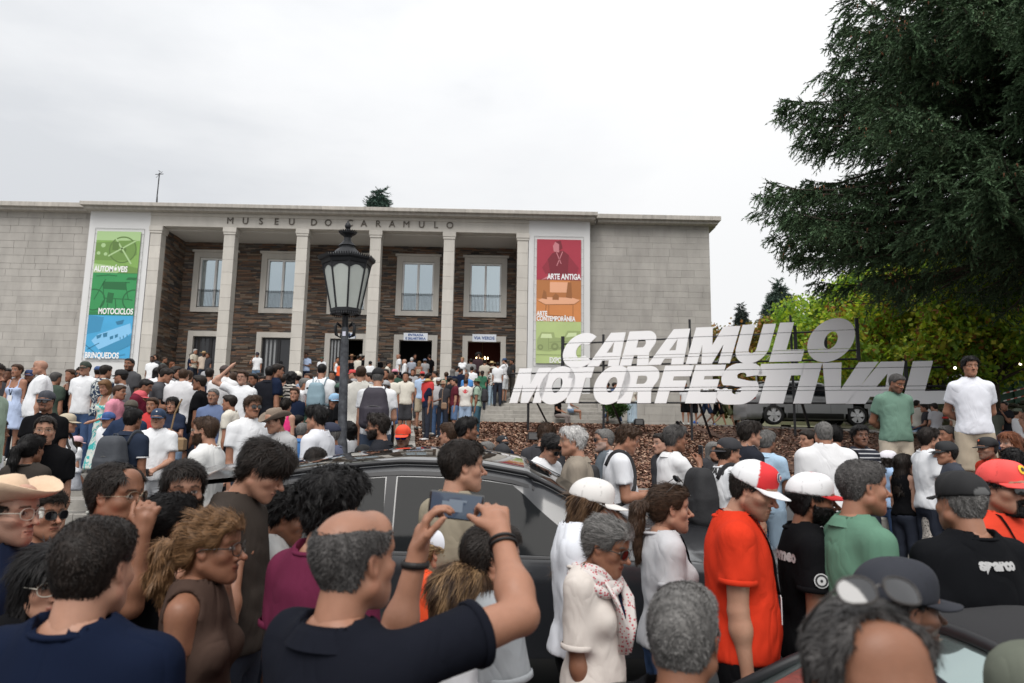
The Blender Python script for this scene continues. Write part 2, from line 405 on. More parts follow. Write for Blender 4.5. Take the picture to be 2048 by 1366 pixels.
# backing pieces around the openings
xs = sorted([-15.5, 0.7]+[v for h_ in holes[:5] for v in h_[:2]])
for i in range(len(xs)-1):
    mid = (xs[i]+xs[i+1])/2; inh = any(h_[0] < mid < h_[1] for h_ in holes)
    if not inh: bk.box(xs[i], xs[i+1], BY, BY+.3, 4.2, 11.5)
    else: bk.box(xs[i], xs[i+1], BY, BY+.3, 7.12, 8.05); bk.box(xs[i], xs[i+1], BY, BY+.3, 11.0, 11.5)
part(bk, 'wall', mat('slate_mortar', (0.03, 0.025, 0.022), 0.95), label='slate clad back wall of the porch')
z = 4.2
while z < 11.5:
    hh = random.uniform(0.035, 0.085); hh = min(hh, 11.5-z); x = -15.48+random.uniform(-.3, 0)
    while x < 0.68:
        wd = random.uniform(0.18, 0.75); xa, xb = max(x, -15.48), min(x+wd, .68)
        for h_ in holes:
            if z+hh > h_[2]+.02 and z < h_[3]-.02:
                if xa < h_[1] and xb > h_[0]:
                    if xa < h_[0]: xb = h_[0]
                    elif xb > h_[1]: xa = h_[1]
                    else: xa = xb
        if xb-xa > .03:
            sl.box(xa+.004, xb-.004, BY-random.uniform(.015, .065), BY+.01, z+.004, z+hh-.004, c=pal[random.randrange(8)]*random.uniform(.6, 1.5))
        x += wd
    z += hh
z = 4.2
while z < 11.5:
    hh = random.uniform(0.05, 0.105); hh = min(hh, 11.5-z)
    for side in (0, 1):
        y = 31.45
        while y < BY:
            wd = random.uniform(.2, .7); ye = min(y+wd, BY); p = random.uniform(.015, .06)
            if side == 0: sl.box(-15.5, -15.5+p, y+.004, ye-.004, z+.004, z+hh-.004, c=pal[random.randrange(8)]*random.uniform(.6, 1.4))
            else: sl.box(0.7-p, 0.7, y+.004, ye-.004, z+.004, z+hh-.004, c=pal[random.randrange(8)]*random.uniform(.6, 1.4))
            y += wd
    z += hh
me = sl.mesh('slate_stones', vcol=True); me.transform(Matrix.Translation((4.7, -31, -2.84))); add('slate_stones', me, slate_m, mu, kind='stuff')
part(MB().box(-15.75, -15.5, 31.5, 36, 4.2, 11.6).box(.7, .9, 31.5, 36, 4.2, 11.6), 'wall', mortar, label='side walls of the porch')
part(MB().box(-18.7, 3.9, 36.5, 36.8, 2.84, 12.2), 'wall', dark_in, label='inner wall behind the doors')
# windows
def frame(q, x0, x1, z0, z1, t, y0, y1, tb=None):
    tb = tb or t
    q.box(x0, x0+t, y0, y1, z0, z1); q.box(x1-t, x1, y0, y1, z0, z1); q.box(x0+t+.001, x1-t-.001, y0, y1, z1-t, z1); q.box(x0+t+.001, x1-t-.001, y0, y1, z0, z0+tb)
    return q
def sub(mb, name, m, parent, c_, z_, **k):
    o = mb.build(name, m, parent); return o
for i, c_ in enumerate(WC):
    wdw = empty('window', (c_+4.7, BY-31, 8.05-2.84)); wdw.parent = mu
    frame(MB(), -1.04, 1.04, 0, 2.95, 0.27, -.10, .15, .22).build('stone_surround', limestone, wdw)
    MB().box(-1.12, 1.12, -.17, .1, 2.951, 3.05).build('lintel', limestone, wdw)
    q = MB(); frame(q, -.765, .765, .225, 2.675, .075, .02, .1); q.box(-.05, .05, .02, .1, .3, 2.6); q.build('frame', white_pvc, wdw)
    MB().box(-.69, .69, .10, .11, .3, 2.6).build('pane', glass_ref, wdw)
    q = MB()
    for k in range(22): q.box(-.74+k*.068, -.74+k*.068+.012, -.06, -.048, .28, 1.06)
    q.box(-.765, .765, -.065, -.043, 1.06, 1.085); q.box(-.765, .765, -.065, -.043, .25, .28)
    for k in range(14): q.lathe([(0, -.02), (.02, 0), (0, .02)], 6, (-.7+k*.107, -.054, 1.11))
    q.build('railing', iron, wdw)
    dr = empty('doorway', (c_+4.7, BY-31, 4.2-2.84)); dr.parent = mu
    q = MB(); q.box(-1.04, -.79, -.10, .3, 0, 2.92); q.box(.79, 1.04, -.10, .3, 0, 2.92); q.box(-.789, .789, -.10, .3, 2.67, 2.92); q.build('stone_surround', limestone, dr)
    MB().box(-.789, .789, -.16, .4, 0, .17).build('threshold', granite, dr)
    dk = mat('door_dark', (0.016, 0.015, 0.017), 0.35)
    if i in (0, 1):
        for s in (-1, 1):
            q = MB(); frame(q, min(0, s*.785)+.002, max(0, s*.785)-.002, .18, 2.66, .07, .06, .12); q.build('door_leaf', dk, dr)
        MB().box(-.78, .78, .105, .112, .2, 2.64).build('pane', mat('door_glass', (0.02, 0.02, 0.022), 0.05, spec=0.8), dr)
        # curtain drawn behind the glass shows as pale folds
        if i == 1:
            for k in range(4): MB().box(-.62+k*.19, -.62+k*.19+.085, .10, .104, .25, 2.6).build('curtain_fold', mat('curtain_grey', (0.30, 0.31, 0.32), .8), dr)
        else:
            for k in range(7): MB().box(-.7+k*.2, -.7+k*.2+.06, .10, .104, .25, 2.6).build('curtain_fold', mat('curtain_dark', (0.045, 0.045, 0.05), .8), dr)
    elif i == 2:
        MB().box(-.78, -.12, .05, .1, .18, 2.66).build('door_leaf', dk, dr)
        for k in range(4): MB().box(-.74+k*.15, -.74+k*.15+.075, .035, .049, .25, 2.6).build('curtain_fold', mat('curtain_grey', (0.30, 0.31, 0.32), .8), dr)
    if i >= 2:
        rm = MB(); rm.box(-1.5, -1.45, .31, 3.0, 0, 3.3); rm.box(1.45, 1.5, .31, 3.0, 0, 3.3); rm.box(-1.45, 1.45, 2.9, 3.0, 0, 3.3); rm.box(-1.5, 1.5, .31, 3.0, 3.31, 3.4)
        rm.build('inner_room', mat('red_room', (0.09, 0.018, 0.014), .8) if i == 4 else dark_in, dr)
# incised inscription on the beam
bronze = mat('letter_bronze', (0.10, 0.085, 0.07), 0.6, metal=0.3)
for ch, px_ in zip('MUSEUDOCARAMULO', [460.5, 491, 522, 553, 583.5, 628, 656.5, 700, 728, 756.5, 784.5, 813, 843.5, 872, 900]):
    p = at(px_, 447, 30.98)
    text('letter', ch, 0.42, bronze, mu, Matrix.Translation((p[0]+4.7, 30.955-31, 11.72-2.84)), ext=0.012, off=0.0 if ch in 'M' else 0.004, align='CENTER')
# chandelier in the fifth doorway
ch_ = empty('chandelier', (WC[4]-.12, 34.6, 6.15), label='brass chandelier with lit bulbs hanging inside the rightmost doorway', cat='chandelier')
MB().lathe([(0, -.18), (.03, -.16), (.05, -.08), (.02, 0), (.04, .06), (.015, .12), (.012, 1.3)], 8).build('stem', mat('brass', (0.5, 0.33, 0.12), 0.3, metal=1), ch_, smooth=True)
for k in range(6):
    a = k*math.pi/3; MB().tube([(0, 0, -.1), (.15*math.cos(a), .15*math.sin(a), -.14), (.28*math.cos(a), .28*math.sin(a), -.02)], .012, 6).build('arm', MATS['brass'], ch_)
    MB().lathe([(0, 0), (.03, .02), (.035, .06), (.012, .11), (0, .13)], 8, (.28*math.cos(a), .28*math.sin(a), 0)).build('bulb', mat('bulb', (1, .8, .5), emit=((1, .72, .38), 9)), ch_, smooth=True)
# small printed signs over the doors
def doorsign(i, lines, lab, w_=1.15, h_=.36, dx=0.0):
    s = empty('door_sign', (WC[i]+dx, BY-.14, 7.02), label=lab, cat='sign')
    MB().box(-w_/2, w_/2, -.02, .02, -h_/2, h_/2).build('board', mat('sign_white', (.72, .76, .82), .6), s)
    n_ = len(lines)
    for k, tx in enumerate(lines):
        text('lettering', tx, .155 if n_ > 1 else .2, mat('sign_blue', (.03, .09, .3), .6), s, Matrix.Translation((0, -.026, (.03 if k == 0 else -.14) if n_ > 1 else -.07)), ext=.002, off=.006, align='CENTER', sp=1.05)
doorsign(3, ['ENTRADA', 'E BILHETEIRA'], 'white sign reading entrada e bilheteira above an open doorway')
doorsign(4, ['VIA VERDE'], 'white sign reading via verde above the doorway with the chandelier')
doorsign(2, ['SAÍDA'], 'small white sign above the doorway behind the lamp post', .5, .3, .15)
# ---------------------------------------------------------------- banners
def banner(label, xl, xr, sections, z1, hsec):
    Wd = xr-xl; b = empty('banner', ((xl+xr)/2, 30.94, z1-3*hsec), label=label, cat='banner')
    eye = MB()
    for k in range(14):
        for sx_ in (-1, 1): eye.tube([(sx_*Wd/2, 0, .2+k*.42), (sx_*(Wd/2+.12), .02, .22+k*.42)], .006, 4)
    for sx_ in (-1, 1): eye.tube([(sx_*(Wd/2+.12), .03, -.1), (sx_*(Wd/2+.12), .03, 3*hsec+.15)], .008, 4)
    for zz in (-.12, 3*hsec+.15): eye.tube([(-Wd/2-.12, .03, zz), (Wd/2+.12, .03, zz)], .008, 4)
    eye.build('lacing', mat('cord_grey', (.3, .3, .3), .8), b)
    for k, (nm, col, shapes, txts) in enumerate(sections):
        z0 = (2-k)*hsec
        MB().box(-Wd/2, Wd/2, -.01, .01, z0+.001, z0+hsec-.001).build('printed_panel', mat('print_'+nm, col, .6, var=.12, vscale=1.5), b)
        # tonal picture, printed flat: darker and lighter tints of the panel colour
        dk_ = mat('print_'+nm+'_dark', tuple(v*.5 for v in col), .6); lt_ = mat('print_'+nm+'_light', tuple(min(.85, v*1.0+.16) for v in col), .6)
        md_ = mat('print_'+nm+'_mid', tuple(v*.72 for v in col), .6)
        for li, sh in enumerate(shapes):
            q = MB(); tone = {'d': dk_, 'l': lt_, 'm': md_}[sh[0]]; yy = -.0115-.0006*li
            if sh[1] == 'poly': q.prism([(p_[0]*Wd-Wd/2, z0+p_[1]*hsec) for p_ in sh[2]], yy, yy+.0004)
            elif sh[1] == 'ring':
                x_, z_, ro, ri = sh[2]; a_ = np.linspace(0, 2*np.pi, 33)
                V = []; 
                for r2 in (ro, ri): V += [(x_*Wd-Wd/2+r2*math.cos(t_), yy, z0+z_*hsec+r2*math.sin(t_)) for t_ in a_]
                V = [(min(max(v[0], -Wd/2), Wd/2), v[1], v[2]) for v in V]
                q.raw(V, [(i_, i_+1, 34+i_, 33+i_) for i_ in range(32)])
            elif sh[1] == 'line':
                for (xa, za, xb, zb) in sh[2]:
                    d_ = np.array([(xb-xa)*Wd, (zb-za)*hsec]); nn = np.array([-d_[1], d_[0]])/max(1e-6, np.linalg.norm(d_))*sh[3]
                    A_ = np.array([xa*Wd-Wd/2, z0+za*hsec]); B_ = A_+d_
                    q.raw([(A_[0]-nn[0], yy, A_[1]-nn[1]), (B_[0]-nn[0], yy, B_[1]-nn[1]), (B_[0]+nn[0], yy, B_[1]+nn[1]), (A_[0]+nn[0], yy, A_[1]+nn[1])], [(0, 1, 2, 3)])
            q.build('print', tone, b)
        for (tx, x_, z_, sz, al) in txts:
            text('lettering', tx, sz, mat('print_white', (.8, .8, .8), .6), b, Matrix.Translation((x_*Wd-Wd/2, -.024, z0+z_*hsec)), ext=.0008, off=.012, sx=.66, align=al)
G1, G2, BU = (.20, .36, .09), (.035, .26, .085), (.06, .34, .60)
RD, OR, LG = (.36, .03, .055), (.58, .22, .07), (.42, .52, .22)
auto = [('l', 'poly', [(0, .78), (1, .78), (1, 1), (0, 1)]), ('m', 'poly', [(0, .3), (.75, .3), (.95, .45), (.9, .8), (0, .72)]), ('l', 'poly', [(0, .22), (1, .1), (1, .0), (0, .0)]), ('d', 'ring', (.62, .56, .62, .56)), ('d', 'ring', (.62, .56, .16, 0)),
        ('l', 'line', [(.42, .86, .84, .22), (.3, .4, .9, .78)], .035), ('l', 'ring', (.17, .66, .1, .0)), ('l', 'ring', (.08, .47, .08, .0)), ('l', 'ring', (.24, .45, .08, .0)), ('d', 'poly', [(.38, .55), (.52, .55), (.52, .75), (.38, .75)]), ('m', 'poly', [(.55, 0), (1, 0), (1, .12), (.7, .2)])]
moto = [('d', 'ring', (.08, .36, .5, .44)), ('d', 'ring', (.97, .36, .5, .44)), ('d', 'line', [(.08, .36, .3, .85), (.25, .78, .85, .78), (.3, .4, .85, .38), (.85, .38, .75, .78), (.3, .4, .25, .75), (.08, .92, .35, .95), (.35, .95, .55, .93), (.95, .36, .85, .38), (.8, .88, .98, .84)], .02), ('d', 'poly', [(.26, .62), (.78, .6), (.78, .76), (.26, .78)]), ('d', 'poly', [(.36, .3), (.5, .28), (.52, .52), (.38, .54)]), ('d', 'poly', [(.76, .84), (1, .86), (1, .9), (.8, .9)]), ('d', 'line', [(.4, .28, .4, .12), (.56, .4, .6, .1), (.3, .35, .2, .1)], .02), ('m', 'poly', [(0, 0), (1, 0), (1, .1), (0, .08)])]
brin = [('m', 'poly', [(0, .55), (.3, .62), (.35, .95), (.0, 1)]), ('l', 'poly', [(.25, .55), (.95, .82), (1, .6), (.62, .3), (.3, .2), (.12, .4)]), ('m', 'poly', [(.3, .2), (1, .55), (1, .3), (.5, .05)]), ('d', 'poly', [(.22, .52), (.34, .56), (.32, .48), (.24, .44)]), ('d', 'poly', [(.36, .57), (.46, .6), (.46, .5), (.38, .48)]), ('d', 'poly', [(.52, .5), (.6, .53), (.6, .46), (.53, .43)]), ('d', 'poly', [(.63, .54), (.7, .57), (.7, .5), (.64, .47)]), ('d', 'line', [(.0, .3, .25, .1), (.05, .2, .3, .35), (.75, .5, .76, .44), (.82, .53, .83, .47), (.9, .56, .91, .5)], .018), ('d', 'poly', [(.62, .85), (.8, .9), (.78, .8), (.66, .78)]), ('m', 'line', [(.6, .1, 1, .35), (.5, .0, .9, .1)], .03)]
anti = [('d', 'poly', [(.25, .12), (.75, .12), (.78, .35), (.72, .62), (.6, .72), (.48, .72), (.35, .66), (.24, .5)]), ('l', 'poly', [(.38, .7), (.5, .68), (.52, .88), (.42, .95), (.36, .84)]), ('d', 'poly', [(.4, .95), (.54, .97), (.58, .78), (.5, .72), (.5, .88)]), ('m', 'poly', [(.72, .6), (.95, .3), (.88, .12), (.7, .2)]), ('m', 'poly', [(.25, .5), (.3, .2), (.2, .14), (.12, .3)]), ('l', 'line', [(.44, .68, .55, .4), (.58, .7, .45, .35)], .02), ('m', 'poly', [(.05, 0), (.4, .14), (.9, .14), (1, 0)]), ('l', 'poly', [(.3, .04), (.1, .0), (.36, .16)])]
cont = [('m', 'poly', [(0, .55), (1, .55), (1, 1), (.75, 1), (.75, .7), (.3, .7), (.3, 1), (0, 1)]), ('l', 'poly', [(.3, .7), (.7, .7), (.7, .95), (.3, .95)]), ('d', 'ring', (.5, .48, .02, 0)), ('l', 'poly', [(.02, .5), (.2, .4), (.85, .42), (.98, .52), (.8, .58), (.2, .58)]), ('d', 'line', [(.02, .5, .2, .4), (.2, .4, .85, .42), (.85, .42, .98, .52), (.28, .4, .28, .12), (.82, .4, .82, .1), (.22, .4, .2, .2), (.28, .15, .82, .12)], .014), ('d', 'poly', [(.12, .55), (.24, .53), (.22, .7), (.16, .76)]), ('d', 'poly', [(.36, .52), (.5, .52), (.5, .62), (.43, .68), (.36, .6)]), ('d', 'poly', [(.66, .58), (.8, .56), (.78, .95), (.7, .95)])]
expo = [('m', 'poly', [(.02, .3), (.3, .28), (.6, .33), (.98, .4), (.98, .78), (.7, .78), (.6, .6), (.42, .62), (.4, .74), (.12, .74), (.02, .55)]), ('d', 'ring', (.42, .4, .17, .08)), ('d', 'ring', (.1, .38, .13, .06)), ('l', 'poly', [(.1, .6), (.36, .6), (.34, .7), (.13, .7)]), ('l', 'poly', [(.66, .62), (.9, .66), (.9, .74), (.72, .73)]), ('d', 'line', [(.3, .5, .98, .55), (.3, .35, .9, .4), (0, .2, 1, .2)], .014), ('d', 'line', [(.28, .32, .28, .6), (.56, .35, .58, .58)], .012)]
pl = at(198, 463, 31); pr = at(284, 466, 31)
banner('tall green and blue banner on the left white bay with car and motorcycle pictures', pl[0]-.03, pr[0], [('green', G1, auto, [('AUTOMÓVEIS', .02, .03, .36, 'LEFT')]), ('deep_green', G2, moto, [('MOTOCICLOS', .99, .03, .36, 'RIGHT')]), ('blue', BU, brin, [('BRINQUEDOS', .01, .0, .36, 'LEFT')])], pl[2], 1.925)
pl = at(1074, 479, 31); pr = at(1162, 482, 31)
banner('tall banner in red, orange and lime on the right white bay beside the big sign', pl[0], pr[0], [('red', RD, anti, [('ARTE ANTIGA', .99, .02, .36, 'RIGHT')]), ('orange', OR, cont, [('ARTE', .01, .13, .30, 'LEFT'), ('CONTEMPORÂNEA', .01, .01, .30, 'LEFT')]), ('lime', LG, expo, [('EXPOSIÇÕES', .3, .02, .33, 'LEFT')])], pl[2], 1.90)
# roof mast
p = at(313, 400, 33)
am = empty('antenna_mast', (p[0], 33, 12.5), label='thin metal antenna mast standing on the museum roof', cat='antenna')
am.scale = (1.2, 1, 1.62)
MB().tube([(0, 0, 0), (.02, 0, 1.45)], .022, 6).build('pole', iron, am); MB().tube([(.1, 0, 0), (.03, 0, .7)], .012, 5).build('brace', iron, am)
MB().tube([(-.14, 0, 1.4), (.18, 0, 1.42)], .012, 5).tube([(.02, -.1, 1.5), (.02, .1, 1.5)], .01, 5).tube([(-.1, 0, 1.3), (.14, 0, 1.5)], .008, 5).build('aerial', iron, am)
# ================================================================== LAMP POST
LD = 9.0; p = at(688, 900, LD)
lp = empty('street_lamp', (p[0], LD, ground(-1, LD)), label='black ornate cast iron lamp post with an octagonal frosted lantern', cat='street lamp')
lp.rotation_euler[1] = R(-1.3)
def lz(y): return at(691, y, LD)[2]-lp.location[2]
zt, zl1, zl0, zb = lz(470), lz(530), lz(622), lz(632)
MB().lathe([(.34, 0), (.34, .5), (.30, .54), (.28, 1.05), (.15, 1.2)], 12).build('plinth', iron, lp, smooth=False)
postm = mat('lamp_post_paint', (0.022, 0.024, 0.03), .6, var=.2, vscale=14, col2=(.075, .08, .09))
postz = lz(655)
MB().lathe([(.078, 1.2), (.07, 1.35), (.06, 1.4), (.052, postz-.25), (.045, postz)], 16).build('post', postm, lp, smooth=True)
for s in (-1, 1): MB().tube([(s*.03, 0, postz-.03), (s*.028, 0, zb)], .011, 6).build('bracket', iron, lp)
MB().tube([(0, 0, postz-.03), (0, 0, zb)], .03, 10).build('stem', iron, lp)
for s in (-1, 1):
    for k in range(3):
        c_ = [(s*.05, 0, postz+.02-k*.01), (s*(.09+.012*k), .012*(k-1)*2, postz+.06), (s*(.125), .03*(k-1), postz-.0), (s*.11, .03*(k-1), postz-.1), (s*.06, .01*(k-1), postz-.13), (s*.055, 0, postz-.07)]
        MB().tube(c_, [.006, .012, .016, .015, .01, .006], 6).build('acanthus_leaf', iron, lp, smooth=True)
# octagonal lantern: wider at the top
ro, ri = .335, .185
PH = R(22.5-4)
def octp(r_, z_): return [(r_*math.cos(PH+k*math.pi/4), r_*math.sin(PH+k*math.pi/4), z_) for k in range(8)]
A_, B_ = octp(ro*.92, zl1), octp(ri, zl0)
frost = mat('frosted_glass', (.44, .47, .44), .3, var=.14, vscale=5)
for k in range(8):
    k2 = (k+1) % 8
    P4 = np.array([B_[k], B_[k2], A_[k2], A_[k]]); cen = P4.mean(0); nn = np.array([cen[0], cen[1], 0]); nn /= np.linalg.norm(nn)
    V = np.concatenate([P4-nn*.004, P4-nn*.009]); V[:, :3] = cen+(V-cen)*[1, 1, 1]
    MB().raw(V, [(0, 1, 2, 3), (7, 6, 5, 4), (0, 4, 5, 1), (2, 6, 7, 3), (1, 5, 6, 2), (3, 7, 4, 0)]).build('pane', frost, lp, fix=True)
    MB().tube([B_[k], A_[k]], .0125, 6).build('glazing_bar', iron, lp)
    # arched valance at the head of each pane
    q = MB(); P0, P1 = np.array(A_[k]), np.array(A_[k2])
    V = []; 
    for t_ in np.linspace(0, 1, 9):
        b_ = P0+(P1-P0)*t_; sag = .10-.055*math.sin(math.pi*t_); V += [b_*[1.0, 1.0, 1]+[0, 0, .01], b_*[.965, .965, 1]+[0, 0, -sag]]
    q.raw(V, [(2*i_, 2*i_+1, 2*i_+3, 2*i_+2) for i_ in range(8)]); q.build('valance', iron, lp)
MB().lathe([(0, zl1-.01), (ro*.95, zl1-.01), (ro*1.0, zl1+.03), (ro*1.08, zl1+.05), (ro*1.08, zl1+.07), (ro*.75, zl1+.10), (.19, zl1+.15), (.13, zl1+.21), (.10, zl1+.23), (.10, zl1+.25), (.12, zl1+.255), (.085, zl1+.29), (.05, zl1+.33), (.045, zl1+.37), (.07, zl1+.40), (.105, zl1+.42), (.11, zl1+.44), (.05, zl1+.455), (.025, zl1+.49), (0, zl1+.5)], 8, ph=PH).build('lantern_roof', iron, lp)
def crest(r_, z_, n_, h_, w_, name, m_=iron, outward=.3):
    q = MB()
    for k in range(8):
        P0, P1 = np.array(octp(r_, z_)[k]), np.array(octp(r_, z_)[(k+1) % 8]); dd = (P1-P0)/n_; nn = (P0+P1)/2; nn[2] = 0; nn /= np.linalg.norm(nn)
        for j in range(n_):
            b_ = P0+dd*(j+.5); u_ = dd*.36
            q.raw([b_-u_, b_+u_, b_+u_*.8+[0, 0, h_*.6]+nn*h_*outward*.6, b_+[0, 0, h_]+nn*h_*outward, b_-u_*.8+[0, 0, h_*.6]+nn*h_*outward*.6], (), [(0, 1, 2), (0, 2, 4), (4, 2, 3)])
            q.raw([b_-u_-nn*.006, b_+u_-nn*.006, b_+u_*.8+[0, 0, h_*.6]+nn*(h_*outward*.6-.006), b_+[0, 0, h_]+nn*(h_*outward-.006), b_-u_*.8+[0, 0, h_*.6]+nn*(h_*outward*.6-.006)], (), [(2, 1, 0), (4, 2, 0), (3, 2, 4)])
    q.build(name, m_, lp)
crest(ro*1.10, zl1+.055, 9, .045, .01, 'cresting'); crest(.115, zl1+.43, 3, .03, .01, 'crown_cresting', outward=.5)
MB().lathe([(0, -.045), (.03, -.035), (.043, 0), (.03, .035), (.012, .048), (.012, .06), (0, .085)], 12, (0, 0, zl1+.53)).build('finial', iron, lp, smooth=True)
MB().lathe([(.06, zl0-.05), (.12, zl0-.045), (ri*1.08, zl0-.02), (ri*1.1, zl0+.02), (ri*.9, zl0+.03), (0, zl0+.03)], 8, ph=PH).build('lantern_base', iron, lp)
crest(ri*1.05, zl0-.02, 5, -.04, .01, 'lower_cresting', outward=-.1)
# sticker on the post
MB().box(-.02, .02, -.056, -.05, lz(673), lz(664)).build('sticker', mat('sticker', (.6, .6, .7), .6), lp)
# ================================================================== BIG LETTER SIGN
def arc(cx, cy, rx, ry, a0, a1, n=14): return [(cx+rx*math.cos(R(a0+(a1-a0)*k/n)), cy+ry*math.sin(R(a0+(a1-a0)*k/n))) for k in range(n+1)]
GL = {
 'L': [[(0, 0), (1, 0), (1, .30), (.44, .30), (.44, 1), (0, 1)]],
 'I': [[(0, 0), (1, 0), (1, 1), (0, 1)]],
 'T': [[(0, 1), (0, .70), (.20, .70), (.20, 0), (.76, 0), (.76, .70), (1, .70), (1, 1)]],
 'F': [[(0, 0), (.42, 0), (.42, .33), (.90, .33), (.90, .60), (.42, .60), (.42, .71), (1, .71), (1, 1), (0, 1)]],
 'E': [[(0, 0), (1, 0), (1, .29), (.40, .29), (.40, .37), (.92, .37), (.92, .62), (.40, .62), (.40, .71), (1, .71), (1, 1), (0, 1)]],
 'M': [[(0, 0), (.26, 0), (.26, .52), (.36, 0), (.60, 0), (.74, .52), (.74, 0), (1, 0), (1, 1), (.62, 1), (.49, .50), (.38, 1), (0, 1)]],
 'V': [[(.28, 0), (.72, 0), (1.12, 1), (.72, 1), (.50, .34), (.36, 1), (-.04, 1)]],
 'A': [[(-.06, 0), (.34, 0), (.40, .17), (.62, .17), (.64, 0), (1, 0), (.90, 1), (.42, 1)], [(.47, .40), (.62, .72), (.66, .40)]],
 'R': [[(0, 0), (.40, 0), (.40, .30), (.52, .30), (.60, 0), (1, 0), (.90, .36)]+arc(.66, .68, .36, .32, -35, 90)+[(0, 1)], [(.40, .52), (.40, .74)]+arc(.60, .63, .09, .11, 90, -90, 8)],
 'O': [arc(.5, .5, .54, .54, 0, 360, 36)[:-1], arc(.5, .5, .155, .215, 0, 360, 24)[:-1]],
 'C': [arc(.5, .5, .54, .54, 50, 322, 30)+[(.66, .34)]+arc(.5, .5, .15, .21, 300, 60, 16)+[(.68, .68)]],
 'U': [[(0, 1)]+[(.40, 1), (.40, .36)]+arc(.52, .36, .12, .12, 180, 360, 8)+[(.64, 1), (1.02, 1), (1.02, .40)]+arc(.51, .40, .51, .43, 0, -180, 16)],
 'S': [[(.0, .36), (.36, .36)]+arc(.48, .34, .12, .11, 180, 350, 6)+[(.58, .40), (.30, .46)]+arc(.36, .70, .36, .33, 225, 90, 10)+[(.62, 1.03)]+arc(.62, .70, .38, .33, 90, 5, 8)+[(.62, .68)]+arc(.50, .70, .12, .09, 0, 170, 6)+[(.42, .64), (.74, .57)]+arc(.64, .32, .38, .35, 45, -90, 10)+[(.36, -.03)]+arc(.36, .30, .37, .33, -90, -180, 8)],
}
panel_m = mat('white_panel', (.86, .86, .87), .45, var=.03, vscale=.7)
SG0 = at(1020, 805, 24.6); SG1 = at(1895, 808, 20.0)
ux = (SG1-SG0); slen_ = math.hypot(ux[0], ux[1]); ang = math.atan2(ux[1], ux[0])
sign = empty('letter_sign', (SG0[0], SG0[1], 0), ang, 'giant white slanted letters on black frames reading caramulo motorfestival', 'sign')
SM = Matrix.Translation((SG0[0], SG0[1], 0))@Matrix.Rotation(ang, 4, 'Z')
nrm = np.array([-math.sin(ang), math.cos(ang), 0])
def onplane(x, y):
    v = cf+cr*(x-1024)/FP-cu*(y-683)/FP; t = ((SG0-CAM)@nrm)/(v@nrm); p = CAM+v*t
    return (p-SG0)[0]*math.cos(ang)+(p-SG0)[1]*math.sin(ang), p[2]
def glyph(ch, s0, s1, z0, z1, shear, cuts):
    cu_ = bpy.data.curves.new('g', 'CURVE'); cu_.dimensions = '2D'; cu_.fill_mode = 'BOTH'; cu_.extrude = .03
    for poly in GL[ch]:
        sp_ = cu_.splines.new('POLY'); sp_.points.add(len(poly)-1); sp_.use_cyclic_u = True
        for i_, (a_, b_) in enumerate(poly): sp_.points[i_].co = (s0+(s1-s0)*a_+shear*(z1-z0)*b_, z0+(z1-z0)*b_, 0, 1)
    o = bpy.data.objects.new('g', cu_); COL.objects.link(o); me0 = bpy.data.meshes.new_from_object(o); bpy.data.objects.remove(o)
    L_ = empty('letter', (0, 0, 0)); L_.parent = sign
    g_ = .009; edges_ = [-.2]+cuts+[1.2]
    for k in range(len(edges_)-1):
        bm = bmesh.new(); bm.from_mesh(me0)
        for zz, no in ((z0+(z1-z0)*edges_[k]+g_, -1), (z0+(z1-z0)*edges_[k+1]-g_, 1)):
            r_ = bmesh.ops.bisect_plane(bm, geom=bm.verts[:]+bm.edges[:]+bm.faces[:], plane_co=(0, zz, 0), plane_no=(0, no, 0), clear_outer=True)
            ed = [e_ for e_ in r_['geom_cut'] if isinstance(e_, bmesh.types.BMEdge)]
            try: bmesh.ops.holes_fill(bm, edges=ed, sides=0)
            except Exception: pass
        if len(bm.faces) == 0: bm.free(); continue
        bm.transform(Matrix.Rotation(R(90), 4, 'X')); me = bpy.data.meshes.new('panel'); bm.to_mesh(me); bm.free(); add('panel', me, panel_m, L_)
R2 = [('M', 1019, 1082), ('O', 1073, 1136), ('T', 1122, 1168), ('O', 1181, 1246), ('R', 1234, 1302), ('F', 1309, 1366), ('E', 1370, 1430), ('S', 1428, 1508), ('T', 1500, 1588), ('I', 1586, 1622), ('V', 1626, 1722), ('A', 1697, 1796), ('L', 1803, 1893)]
R1 = [('C', 1120, 1186), ('A', 1178, 1238), ('R', 1240, 1298), ('A', 1300, 1368), ('M', 1373, 1462), ('U', 1466, 1532), ('L', 1541, 1606), ('O', 1612, 1698)]
_, zb2 = onplane(1020, 806); _, zt2 = onplane(1035, 737); _, zb2r = onplane(1893, 808); _, zt2r = onplane(1865, 722)
_, zb1 = onplane(1150, 734); _, zt1 = onplane(1180, 669); _, zb1r = onplane(1600, 722); _, zt1r = onplane(1640, 640)
print('SIGN z', zb2, zt2, zb2r, zt2r, zb1, zt1, zb1r, zt1r)
for row, (za, zb_, zc_, zd_), xa, xb, cuts in ((R2, (zb2, zt2, zb2r, zt2r), 1020, 1893, [.325, .42, .86]), (R1, (zb1, zt1, zb1r, zt1r), 1120, 1700, [.20, .28, .74])):
    for ch, a_, b_ in row:
        t_ = ((a_+b_)/2-xa)/(xb-xa); z0, z1 = za+(zc_-za)*t_, zb_+(zd_-zb_)*t_; glyph(ch, onplane(a_, 806)[0], onplane(b_, 806)[0], z0, z1, .30, cuts)
ymid = .10
def bar(x0, z0, x1, z1, w_=.035, y_=ymid, name='frame_bar'): MB().tube([(x0, y_, z0), (x1, y_, z1)], w_, 4).build(name, blackp, sign)
for v in (0.02, .325, .42, .86): bar(0, zb2+(zt2-zb2)*v, slen_, zb2r+(zt2r-zb2r)*v, .03)
s1a, s1b = onplane(1122, 700)[0], onplane(1714, 700)[0]
